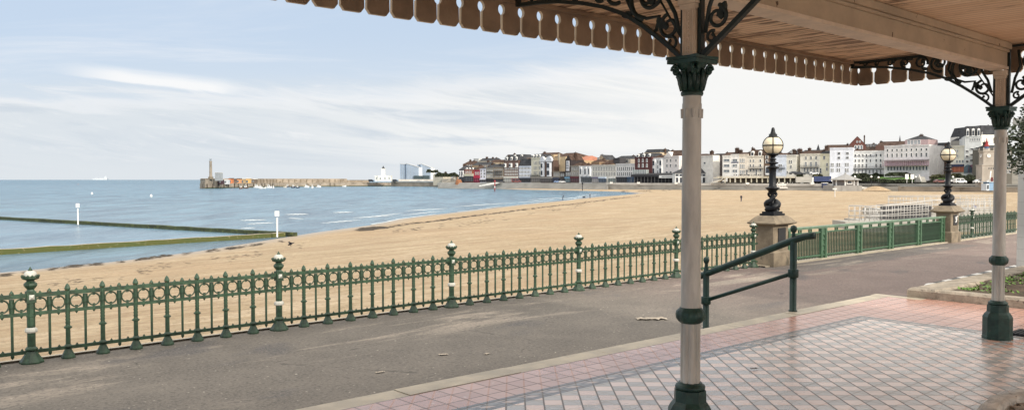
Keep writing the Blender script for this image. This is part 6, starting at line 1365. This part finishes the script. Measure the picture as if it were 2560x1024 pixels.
# bollard posts / white fence on the sand below the colonnade
e = empty('white_fence', at(1944, 470.5, 388), 0, 'row of white posts and boards on the sand right of the nearer lamp column', 'fence'); u = 388 / F
mb = MB()
for i in range(15):
    h_ = (13 if i % 3 else 15) * u; mb.box(i * 4.1 * u - .12, i * 4.1 * u + .12, 0, .25, 0, h_)
mb.box(0, 57 * u, .05, .15, 1.2, 2.0); mb.box(0, 57 * u, -.2, -.02, 0, .6); mb.build('posts', M['stripe_white'], e)
mb = MB(); mb.lathe([(3.2 * u, 0), (4.6 * u, 5 * u), (4.2 * u, 9 * u), (.2, 10 * u)], 10, (59 * u, -1, 5 * u)); tag(mb.build('white_parasol', M['white_plain'], None, at(1944, 470.5, 388)), 'closed white canvas cover at the right end of the white fence', 'canvas')
e = empty('blue_cabin', at(2063, 470, 372), 0, 'small navy blue cabin below the lorry', 'cabin'); mb = MB(); mb.box(-5 * (372 / F), 4 * (372 / F), 0, 2, 0, 12 * 372 / F); mb.build('wall', colmat((50, 64, 110)), e); mb = MB(); mb.box(-1.1, 1.2, -.2, 2.2, 12.1 * 372 / F, 13.5 * 372 / F); mb.build('roof', M['white_plain'], e)
for k_, (px, py) in enumerate([(1970, 0), (2088, 0)]): pass
e = empty('beach_post', at(2087, 496, 235), 0, 'lone white post with small board standing on the open sand', 'post'); mb = MB(); mb.lathe([(.14, 0), (.12, 2.9)], 6); mb.box(-.6, .5, -.05, .05, 2.5, 2.9); mb.build('post', M['stripe_white'], e)

# people on the beach
def person(px, py, hpx, label, zg, pose='stand', rz=0, dog=False):
    d_ = ray(px, py); t_ = (zg - CAMZ) / d_.z; p = Vector((d_.x * t_, d_.y * t_, zg))
    for _ in range(5):
        zg = float(sand_z(np.array([p.x]), np.array([p.y]))[0]); t_ = (zg - CAMZ) / d_.z; p = Vector((d_.x * t_, d_.y * t_, zg))
    H = hpx * p.y / F; H = max(1.55, min(1.85, H)); s_ = H / 1.75
    e = empty('person', p, rz, label, 'person')
    me = bpy.data.meshes.new('body')
    V = [(0, 0, .95), (0, 0, 1.12), (0, .0, 1.38), (0, -.02, 1.50), (0, -.03, 1.62), (0, -.02, 1.72), (-.10, 0, .88), (-.13, -.10, .50), (-.13, -.02, .08), (-.13, -.18, .04), (.10, 0, .88), (.13, .08, .50), (.13, .22, .10), (.13, .10, .04), (-.19, 0, 1.42), (-.25, .04, 1.15), (-.22, -.12, .95), (.19, 0, 1.42), (.25, -.02, 1.15), (.22, -.16, .97)]
    if pose == 'bend': V = [(v_[0], v_[1] - max(0, v_[2] - 1.0) * .45, v_[2] - max(0, v_[2] - 1) * .12) for v_ in V]
    E = [(0, 1), (1, 2), (2, 3), (3, 4), (4, 5), (0, 6), (6, 7), (7, 8), (8, 9), (0, 10), (10, 11), (11, 12), (12, 13), (2, 14), (14, 15), (15, 16), (2, 17), (17, 18), (18, 19)]
    Rr = [.16, .15, .17, .06, .095, .08, .10, .075, .05, .05, .10, .075, .05, .05, .075, .055, .04, .075, .055, .04]
    me.from_pydata([(a * s_, b_ * s_, c_ * s_) for a, b_, c_ in V], E, []); o = bpy.data.objects.new('body', me); C.objects.link(o)
    md_ = o.modifiers.new('s', 'SKIN'); me.skin_vertices or None
    for i, sv in enumerate(me.skin_vertices[0].data): sv.radius = (Rr[i] * s_, Rr[i] * s_ * .8); sv.use_root = (i == 0)
    o.modifiers.new('u', 'SUBSURF').levels = 1
    dg = bpy.context.evaluated_depsgraph_get(); me2 = bpy.data.meshes.new_from_object(o.evaluated_get(dg)); bpy.data.objects.remove(o)
    me2.materials.clear(); me2.materials.append(M['skin']); me2.materials.append(M['cloth_dark']); me2.materials.append(M['cloth_blue'])
    for f in me2.polygons:
        f.use_smooth = True; c_ = f.center.z / s_; f.material_index = 0 if (c_ > 1.50 and f.center.y > -.2) or (c_ < .99 and abs(f.center.x) > .19 * s_) else (1 if c_ > .9 else 2)
    inst('body', me2, e); return e
person(1853, 504, 17.5, 'person in dark clothes walking alone across the open sand beyond the near column', -2.7, rz=.3)
person(1407, 500.5, 14, 'person in dark clothes stooping at the edge of the water left of the pair', -3.8, 'bend', rz=1.2)
person(1475, 495.5, 12, 'person in dark clothes standing near the waterline with a dog', -3.7, rz=-1)
person(1768, 472.5, 8, 'tiny person in black by the sea wall just right of the near column', -2.2)
def quadruped(px, py):
    p = P(px, py, -3.7); e = empty('dog', p, .6, 'dark dog on the wet sand left of the standing person', 'dog'); me = bpy.data.meshes.new('body')
    V = [(-.35, 0, .5), (0, 0, .5), (.32, 0, .55), (.48, 0, .68), (.60, 0, .72), (.74, 0, .68), (-.36, .1, .38), (-.30, .1, .24), (-.38, .1, .03), (-.36, -.1, .38), (-.28, -.1, .24), (-.34, -.1, .03), (.30, .1, .34), (.32, .1, .03), (.30, -.1, .34), (.40, -.1, .05), (-.52, 0, .60), (-.66, 0, .72)]
    E = [(0, 1), (1, 2), (2, 3), (3, 4), (4, 5), (0, 6), (6, 7), (7, 8), (0, 9), (9, 10), (10, 11), (2, 12), (12, 13), (2, 14), (14, 15), (0, 16), (16, 17)]
    Rr = [.11, .10, .13, .08, .085, .04, .07, .04, .03, .07, .04, .03, .05, .03, .05, .03, .03, .02]
    me.from_pydata(V, E, []); o = bpy.data.objects.new('body', me); C.objects.link(o); o.modifiers.new('s', 'SKIN')
    for i, sv in enumerate(me.skin_vertices[0].data): sv.radius = (Rr[i], Rr[i]); sv.use_root = (i == 0)
    dg = bpy.context.evaluated_depsgraph_get(); me2 = bpy.data.meshes.new_from_object(o.evaluated_get(dg)); bpy.data.objects.remove(o); me2.materials.clear(); me2.materials.append(M['cloth_dark']); inst('body', me2, e)
quadruped(1460, 495.5)

# markers in the water / by the wall
def striped(px, y0, y1, z, label, cols, r_=.28):
    p = P(px, y0, z); h_ = at(px, y1, p.y).z - z; e = empty('channel_marker', p, 0, label, 'marker post'); k = len(cols)
    for i, c_ in enumerate(cols): mb = MB(); mb.lathe([(r_, h_ * i / k), (r_ * .9, h_ * (i + .98) / k)], 8); mb.build('band', colmat(c_), e)
    mb = MB(); mb.lathe([(r_ * .5, h_), (r_ * 2, h_ + .3), (r_ * 1.6, h_ + 1.0), (.02, h_ + 1.3)], 8); mb.build('topmark', colmat(cols[-1]), e)
striped(1237, 478, 456, SEA, 'red and white banded marker post standing in the shallows', [(120, 40, 45), (190, 60, 60), (225, 225, 225), (200, 50, 55), (170, 40, 50)])
striped(1456, 476, 461, SEA + .3, 'dark banded marker post at the foot of the sloping sea defence', [(40, 40, 44), (60, 60, 62), (40, 40, 44), (30, 30, 34)], .24)
# slipway pale ramp, orange stones, rusty structure
A = at(1198, 462, 566); mb = MB(); mb.prism([(0, -1.2), (12, .8), (14, 1.4), (10, 1.6), (0, -.4)], -4, 0); tag(mb.build('slipway', M['stripe_white'], None, at(1200, 461.5, 562), R(-5)), 'short pale slipway rising left of the red and white marker', 'slipway')
rn = random.Random(9)
for i in range(16):
    px = rn.uniform(1104, 1148); p = P(px, rn.uniform(463.5, 466.5), SEA + .5); mb = MB(); r_ = rn.uniform(1.0, 2.0)
    mb.lathe([(.1, -r_ * .7), (r_ * .8, -r_ * .4), (r_, .1), (r_ * .6, r_ * .5), (.1, r_ * .6)], 6, sm=False, ph=rn.random(), sx=1.3, sy=.8); tag(mb.build('boulder', M['rust'] if i % 3 else M['pier_stone'], None, p, rn.random()), 'one of the rusty brown boulders heaped at the corner of the harbour wall', 'boulder', 'boulders at the harbour corner')
p = at(1147, 463, 590); mb = MB(); mb.lathe([(2.8, -.5), (2.4, 2.2), (1.9, 3.4), (1.2, 4.2)], 10, sm=False); mb.lathe([(.3, 4.2), (.2, 6)], 6, (-1.0, 0, 0)); tag(mb.build('rusty_tank', M['rust'], None, p), 'rust brown tank at the left end of the sea defence', 'tank')
# curving road retaining wall
mb = MB(); pts_ = [(1112, 456, 640), (1120, 449, 660), (1130, 444, 675), (1142, 439.5, 690), (1152, 438, 700)]
vs = []
for (px, py, D_) in pts_: a = at(px, py, D_); b_ = at(px, 458, D_); vs += [b_, a, a + Vector((0, 6, .0)), a + Vector((0, .4, 1.0))]
mb.add(vs, [(4 * i + q, 4 * i + q + 1, 4 * i + 5 + q, 4 * i + 4 + q) for i in range(4) for q in (0, 1)]); tag(mb.build('curved_road_wall', M['wall_concrete']), 'curving grey retaining wall and road rising behind the harbour corner', 'wall')
mb = MB(); mb.lathe([(.12, 0), (.06, 9)], 6); mb.box(-.1, 1.2, -.05, .05, 8.9, 9.1)
for px, D_ in ((1118, 660), (1134, 680)): pass

# harbour quay and buildings
e = empty('harbour_quay', (0, 0, 0), 0, 'long dark grey stone quay wall in front of the angular gallery', 'quay')
def quad_wall(mb, a, b_, z0, z1, th, m_=0):
    d_ = (b_ - a); nrm = Vector((-d_.y, d_.x, 0)).normalized() * th
    vs = [Vector((p.x, p.y, z)) for z in (z0, z1) for p in (a, b_, b_ + nrm, a + nrm)]
    mb.add(vs, [(0, 3, 2, 1), (4, 5, 6, 7), (0, 1, 5, 4), (1, 2, 6, 5), (2, 3, 7, 6), (3, 0, 4, 7)], m_)
q1 = P(978, 465.3, SEA); q2 = P(1108, 466.6, SEA)
mb = MB(); quad_wall(mb, q1, q2, SEA - 1, -.2, 160); mb.build('quay_wall', M['pier_stone'], e); mb = MB(); quad_wall(mb, q1 + Vector((0, -.3, 0)), q2 + Vector((0, -.3, 0)), -.198, .75, 1.2); mb.build('parapet', M['wall_concrete'], e)
q3 = P(1108, 466.6, SEA); q4 = at(1148, 465, 600); q4.z = 0
mb = MB(); quad_wall(mb, q3, Vector((q4.x, q4.y, 0)), SEA - 1, .1, 60); mb.build('corner_wall', M['wall_concrete'], e)
# gallery: two sheds with raked roofs
D = 800; u = D / F; e = empty('art_gallery', at(999, 450, D), 0, 'pale blue white angular gallery of tall sheds with raked roofs', 'gallery')
mg = mat('opal_glass_shaded', (.27, .34, .43, 1), .3, 0, .06, .2); mgl = colmat((248, 248, 246), .3)  # shed fronts painted darker for shade, end walls near white for sun
def shed(x0, x1, zl_, zr_, y0, dep, ribs):
    mb = MB(); mb.prism([(x0 * u, 0), (x1 * u, 0), (x1 * u, zr_ * u), (x0 * u, zl_ * u)], y0, y0 + dep, 0)
    mb.build('shed', mg, e)
    mb = MB(); mb.prism([(x0 * u - .2, zl_ * u + .02), (x1 * u + .1, zr_ * u + .02), (x1 * u + .1, zr_ * u + .7), (x0 * u - .2, zl_ * u + .7)], y0 - .3, y0 + dep, 0); mb.build('roof', colmat((170, 176, 182)), e)
    mb = MB()
    for i in range(1, ribs): xx = (x0 + (x1 - x0) * i / ribs) * u; mb.box(xx - .12, xx + .12, y0 - .16, y0 - .001, 0, (zl_ + (zr_ - zl_) * i / ribs) * u)
    mb.build('rib', colmat((150, 158, 168)), e)
shed(0, 16.8, 40, 38.5, 3, 30, 4); shed(17, 48, 41, 31, 0, 30, 9); shed(40, 57, 40, 36, 16, 30, 3); shed(50, 75.5, 41, 31, 9, 30, 7)
mb = MB(); mb.box(48.05 * u, 54.5 * u, 0.5, 20, 0, 31.5 * u); mb.box(75.55 * u, 81 * u, 9.5, 30, 0, 30.5 * u); mb.build('end_wall', mgl, e)
mb = MB(); mb.box(36 * u, 56 * u, -2, -.05, 0, 11 * u, 0); mb.box(56.05 * u, 73 * u, 4, 8.95, 0, 11.5 * u, 0); mb.build('glazed_entrance', colmat((58, 76, 80), .3), e)
mb = MB(); mb.box(0, 88 * u, -8, -7, -1, 2 * u); mb.build('forecourt_wall', M['pale_concrete'], e)
bld('low cream house below dark trees right of the gallery', 1083, 1108, 437, 455, (190, 180, 158), dz=110, roof=('slope', 432, 'slate', (.1, .1)), cornice=False, group=UP)
# droit house
D = 780; u = D / F; e = empty('harbour_house', at(957, 453, D), 0, 'small white harbour house with domed clock turret left of the gallery', 'harbour house')
mb = MB(); mb.box(-20 * u, 20 * u, 0, 9, 0, 13 * u); mb.box(-21 * u, 21 * u, -.3, 9.3, 13.02 * u, 14.2 * u); mb.box(-11 * u, 11 * u, -1.2, -.01, 0, 14.5 * u); mb.build('wall', colmat((232, 230, 220)), e)
mb = MB(); mb.box(-4 * u, 4 * u, 2, 5, 14.3 * u, 31 * u); mb.box(-4.6 * u, 4.6 * u, 1.7, 5.3, 31.02 * u, 32 * u); mb.build('turret', colmat((232, 230, 220)), e)
mb = MB(); mb.lathe([(3.6 * u, 32.05 * u), (3.0 * u, 34.5 * u), (1.4 * u, 36.5 * u), (.1, 39 * u)], 10, (0, 3.5, 0)); mb.build('dome', M['slate'], e)
for xq in (-16, -6, 6, 16):
    mb = MB(); y_ = -1.26 if abs(xq) == 6 else -.06; mb.box((xq - 1.2) * u, (xq + 1.2) * u, y_, y_ + .05, 4 * u, 10 * u); mb.build('window', M['window_mid'], e)
for (px, lab) in ((988, 'dark parked vehicle left of the gallery'), (928, 'small dark parked vehicle left of the harbour house')): vehicle(px, 454.5, 790, 5, 2.4, (50, 54, 60), lab, 'van')

# harbour arm
a0 = P(512, 472.6, SEA); am = P(700, 466.7, SEA); a2 = P(980, 465.0, SEA)
e = empty('stone_jetty', (0, 0, 0), 0, 'long stone harbour arm with parapet reaching left to the lighthouse', 'harbour arm')
d1 = (am - a0).normalized(); k1 = Vector((-d1.y, d1.x, 0)); L1 = (am - a0).length
d2 = (a2 - am).normalized(); k2 = Vector((-d2.y, d2.x, 0)); L2 = (a2 - am).length
a0 = P(512, 471.2, SEA); d1 = (am - a0).normalized(); L1 = (am - a0).length; dirn, back = d1, k2
def par_wall(mb, a, b_, z0, z1, vec):
    vs = [Vector((p.x, p.y, z)) for z in (z0, z1) for p in (a, b_, b_ + vec, a + vec)]
    mb.add(vs, [(0, 3, 2, 1), (4, 5, 6, 7), (0, 1, 5, 4), (1, 2, 6, 5), (2, 3, 7, 6), (3, 0, 4, 7)])
mb = MB(); par_wall(mb, a0, am, SEA - 1, -.3, k2 * 9); par_wall(mb, am - d2 * 3 + k2 * .4, a2, SEA - 1, -.31, k2 * 16); mb.build('quay_face', M['pier_stone'], e)
mb = MB(); par_wall(mb, a0 + k2 * 7.5 + d1 * 2, am + k2 * 7.5, -.3, 3.3, k2 * 1.4); par_wall(mb, am + k2 * 9 - d2 * 6, am + k2 * 9 + d2 * L2 * .62, -.3, 3.32, k2 * 2.5); par_wall(mb, am + k2 * 9 + d2 * L2 * .622, am + k2 * 9 + d2 * L2 * .83, -.3, 2.2, k2 * 2.5); mb.build('parapet', M['pier_stone'], e)
mb = MB()
for i in range(13):
    c_ = am + k2 * 8.6 + d2 * (L2 * .05 * i - 5); par_wall(mb, c_, c_ + d2 * .8, -.3, 2.7, k2 * .38)
for i in range(6):
    c_ = a0 + k2 * 7.1 + d1 * (L1 * (.70 + .05 * i)); par_wall(mb, c_, c_ + d1 * 2.2, -.3, 2.7, k2 * .38)
tag(mb.build('pilasters', M['stone_pier_dark'], e), kind='stuff')
for i in range(15):
    mb = MB(); c_ = a0 - k2 * .35 + d1 * (L1 * (.02 + .062 * i + .01 * math.sin(i * 3))); par_wall(mb, c_, c_ + d1 * 1.3, SEA - .5, -.5, k2 * .34); mb.build('fender_pile', M['seaweed'], e)
for f in (.22, .42): mb = MB(); c_ = am - k2 * .35 + d2 * L2 * f; par_wall(mb, c_, c_ + d2 * .5, SEA - .5, -.5, k2 * .34); mb.build('fender_pile', M['seaweed'], e)
mb = MB(); par_wall(mb, a0 - k2 * .12 + d1 * .3, am - k2 * .12, SEA - .5, SEA + .7, k2 * .1); mb.build('weed_line', M['algae_stone'], e)
mb = MB(); par_wall(mb, am - k2 * .12 + d2 * .3, a2 - k2 * .12, SEA - .5, SEA + .6, k2 * .1); mb.build('weed_line', M['algae_stone'], e)
mb = MB(); par_wall(mb, a0 + d1 * .5, a0 + d1 * 22, -.28, 2.6, k2 * 8.5); mb.build('end_platform', M['pier_stone'], e)
mb = MB(); par_wall(mb, a0 + d1 * .3 - k2 * .2, a0 + d1 * 22.3, 2.62, 3.0, k2 * 8.9); mb.build('platform_coping', M['stone_pier_dark'], e)
# lighthouse
D = a0.y + 9; u = D / F; e = empty('lighthouse', at(527, 447.6, D), 0, 'tall slim brown stone lighthouse column on the end of the harbour arm', 'lighthouse')
mb = MB(); mb.lathe([(6.5 * u, 0), (6.5 * u, 4.5 * u), (7.2 * u, 5 * u), (7.2 * u, 5.6 * u)], 8, sm=False); mb.build('plinth', M['stone_pier_dark'], e)
mb = MB(); mb.lathe([(4.2 * u, 5.62 * u), (3.6 * u, 10 * u), (3.0 * u, 42 * u), (3.6 * u, 43.5 * u), (3.8 * u, 45 * u)], 16); mb.build('tower', M['pier_stone'], e)
mb = MB(); mb.lathe([(2.4 * u, 45.05 * u), (2.4 * u, 49.5 * u), (2.8 * u, 50 * u), (1.2 * u, 51.5 * u), (.1, 52.5 * u)], 10); mb.build('lantern', colmat((150, 160, 170)), e)
e = empty('pier_hut', at(543, 448, D), R(-8), 'square pale grey block building right of the lighthouse', 'building'); mb = MB(); mb.box(-6 * u, 6 * u, 0, 5, -1, 16 * u); mb.build('wall', colmat((150, 156, 160)), e); mb = MB(); mb.box(-6.3 * u, 6.3 * u, -.2, 5.2, 16.02 * u, 17 * u); mb.build('roof', M['pale_concrete'], e)
rn = random.Random(2)
for (px0, px1, y0, y1, rgb, lab) in [(543, 556, 449, 457, (70, 40, 50), 'dark red open fronted bay in the harbour arm end'), (556, 570, 450, 457, (200, 205, 210), 'white market stall on the harbour arm beside the dark red bay'), (570, 580, 446.5, 456, (225, 120, 60), 'bright orange hut on the harbour arm'), (589, 600, 447, 456, (224, 150, 90), 'pale orange hut on the harbour arm'), (601, 611, 447, 456.5, (178, 150, 105), 'tan hut between the pale orange and yellow huts'), (611, 624, 446.5, 456.5, (228, 175, 90), 'yellow hut on the harbour arm'), (625, 640, 448, 455, (110, 95, 80), 'low brown lean-to at the right end of the huts'), (580, 588, 450, 457, (120, 100, 85), 'small brown kiosk between the orange huts')]:
    D = a0.y + 18 + (px0 - 540) * .95; u = D / F; e = empty('harbour_hut', at(px0, y1, D), 0, lab, 'hut'); W_ = (px1 - px0) * u; H = (y1 - y0) * u
    mb = MB(); mb.box(0, W_, 0, 4, -1, H); mb.build('wall', colmat(rgb), e); mb = MB(); mb.prism([(-.3, H + .01), (4.2, H + .01), (4.2, H + .5)], -.2, W_ + .2, ax='x'); mb.build('roof', M['slate'] if rn.random() < .5 else M['pale_concrete'], e); mb = MB(); mb.box(W_ * .3, W_ * .7, -.06, -.01, 0, H * .6); mb.build('door', M['window_mid'], e)
# moored boats
def boat(px, py, lpx, rgb, cab, label, rz=0, mast=0):
    p = P(px, py, SEA + .05); u = p.y / F; L = lpx * u; e = empty('moored_boat', p, rz, label, 'boat', 'small boats moored beside the harbour arm'); mb = MB(); vs = []; fs = []; n = 9
    for i in range(n):
        f = i / (n - 1); x_ = (f - .45) * L; wd = L * .19 * (1 - max(0, (f - .45) / .55) ** 2.2) * (.82 + .18 * min(1, f * 4)); hh = .75 + .55 * f ** 2
        vs += [(x_, -wd, hh), (x_ * (.96), -wd * .62, -.2), (x_ * .96, wd * .62, -.2), (x_, wd, hh)]
    for i in range(n - 1):
        for q in range(3): fs.append((4 * i + q, 4 * i + q + 1, 4 * i + q + 5, 4 * i + q + 4))
        fs.append((4 * i + 3, 4 * i, 4 * i + 4, 4 * i + 7))
    fs += [(0, 1, 2, 3), (4 * n - 1, 4 * n - 2, 4 * n - 3, 4 * n - 4)]; mb.add(vs, fs); mb.build('hull', colmat(rgb, .35), e)
    if cab: mb = MB(); mb.prism([(-L * .22, .8), (L * .22, .9), (L * .10, 1.9 + cab), (-L * .18, 1.9 + cab)], -L * .11, L * .11); mb.build('cabin', M['white_plain'], e); mb = MB(); mb.prism([(-L * .14, 1.3), (L * .13, 1.35), (L * .08, 1.75 + cab * .7), (-L * .14, 1.75 + cab * .7)], -L * .112, L * .112); mb.build('cabin_window', M['window_dark'], e)
    if mast: mb = MB(); mb.lathe([(.07, 1), (.04, mast)], 5); mb.build('mast', M['pale_concrete'], e)
for a in [(641, 469, 15, (232, 232, 230), .6, 'largest white cabin boat at the left of the moored boats', .1), (651, 471.2, 11, (228, 228, 226), .3, 'white motor boat just right of the largest cabin boat', -.2), (661, 470.8, 7, (215, 215, 210), 0, 'small open white dinghy beside the white motor boat', .3), (672, 469.3, 14, (232, 232, 232), .5, 'broad white cabin boat third from the left', .15), (683.5, 470.6, 6, (225, 225, 225), .2, 'little white boat right of the broad cabin boat', 1.2),
          (712, 468.5, 8, (205, 195, 180), 0, 'cream dinghy near the middle of the arm', 0), (725, 466, 15, (230, 228, 222), .7, 'white cruiser with tall cabin in the middle cluster', .2), (719, 467, 9, (70, 50, 48), .2, 'dark brown boat left of the white cruiser', .1), (733, 469.3, 11, (36, 48, 76), .3, 'navy hulled boat in front of the white cruiser', -.1), (744, 470, 9, (44, 56, 82), .1, 'second navy hulled boat with white foredeck', .2), (766, 468.2, 13, (232, 232, 230), .3, 'white boat alone right of the navy pair', .2), (781, 469.8, 8, (230, 230, 230), .4, 'short white boat between two longer white boats', 1.1), (796, 468, 12, (232, 230, 228), .2, 'white boat farthest right in the cluster', -.1), (860, 466.6, 10, (225, 225, 222), 0, 'flat white boat moored alone near the quay wall', 0), (614, 471, 13, (92, 70, 60), .4, 'brown fishing boat against the fender piles', .1), (602, 471.8, 9, (120, 80, 62), .1, 'rusty small boat left of the brown fishing boat', -.2)]: boat(*a)
# buoys
for (px, py, lab) in [(230, 485.5, 'tiny white buoy in open water'), (195, 461.5, 'tiny orange buoy far out left'), (378, 492, 'small pale buoy right of the white one')]:
    p = P(px, py, SEA); mb = MB(); mb.lathe([(.05, -.3), (.4, 0), (.45, .4), (.2, .8), (.03, 1.0)], 10); tag(mb.build('buoy', colmat((230, 230, 226) if 'white' in lab or 'pale' in lab else (200, 110, 90)), None, p), lab, 'buoy')
# distant ship
p = P(251, 449.9, SEA); p = Vector(((251 - 1280) / F * 6500, 6500, SEA)); e = empty('cargo_ship', p, .03, 'faint long cargo ship on the horizon at the left', 'ship'); ms = colmat((206, 212, 218), 1, .02)  # whole ship painted pale in place of sea haze
mb = MB(); mb.prism([(-52, 5), (54, 5), (60, 15), (40, 13), (-50, 13), (-56, 14)], -8, 8); mb.build('hull', ms, e); mb = MB(); mb.box(36, 48, -7, 7, 13, 30); mb.box(40, 43, -1, 1, 30, 37); mb.build('bridge', ms, e); mb = MB()
for x_ in (-38, -18, 2, 20): mb.box(x_, x_ + 12, -7, 7, 13, 18); mb.box(x_ + 13, x_ + 14, -1, 1, 13, 26)
mb.build('deck_gear', ms, e)

# ================================================================ BEACH ACCESS RAMP with pale tube rails
e = empty('beach_ramp', (0, 0, 0), 0, 'grey concrete beach access ramps with many pale metal tube rails', 'ramp')
def railrun(pts, n, zs=(.35, .7, 1.05), r_=.023):
    """pts: world points on deck"""
    mb = MB(); L = sum((pts[i + 1] - pts[i]).length for i in range(len(pts) - 1))
    for z_ in zs: mb.tube([p + Vector((0, 0, z_)) for p in pts], r_ * (1.3 if z_ == zs[-1] else 1), 5)
    k = 0
    for i in range(len(pts) - 1):
        m_ = max(1, round(n * (pts[i + 1] - pts[i]).length / L))
        for q in range(m_ + 1):
            p = pts[i].lerp(pts[i + 1], q / m_); mb.tube([p, p + Vector((0, 0, zs[-1]))], r_, 5)
    mb.build('tube_rail', M['steel'], e)
def DP(px, py, D): return at(px, py, D)
runs = [([DP(2122, 550, 60), DP(2153, 550, 60), DP(2204, 562, 58)], 7), ([DP(2122, 553, 57), DP(2200, 553, 57), DP(2320, 548, 57)], 14), ([DP(2150, 549, 63), DP(2205, 549, 63), DP(2330, 537, 63)], 12),
        ([DP(2190, 545, 66), DP(2260, 541, 66), DP(2335, 533, 66), DP(2490, 529, 66)], 20), ([DP(2220, 519, 74), DP(2340, 518, 74), DP(2490, 517, 74)], 18), ([DP(2222, 523, 71), DP(2490, 522, 71)], 15), ([DP(2380, 534, 60), DP(2490, 533, 60)], 8), ([DP(2390, 545, 55), DP(2490, 543, 55)], 7)]
for a, n_ in runs: railrun(a, n_)
def deck(px0, px1, py, D, dep, th):
    mb = MB(); a = at(px0, py, D); b_ = at(px1, py, D); mb.box(a.x, b_.x, D - .1, D + dep, a.z - th, a.z); mb.build('deck', M['wall_concrete'], e)
deck(2112, 2330, 553.5, 56.5, 2.2, .5); deck(2150, 2340, 549.5, 62.6, 3, .9); deck(2218, 2500, 523.5, 70.5, 5, .6); deck(2188, 2500, 541, 65.6, 2, 1.2)
mb = MB(); a = at(2200, 545, 64); b_ = at(2320, 545, 64); mb.box(a.x, b_.x, 63.5, 64, a.z - .6, a.z + 1.0); mb.build('dark_panel', colmat((70, 70, 72)), e)
mb = MB(); a = at(2433, 521, 69.5); mb.box(a.x, a.x + .28, 69.5, 69.6, a.z - .02, a.z + .22); mb.build('blue_sign', colmat((60, 90, 160)), e)
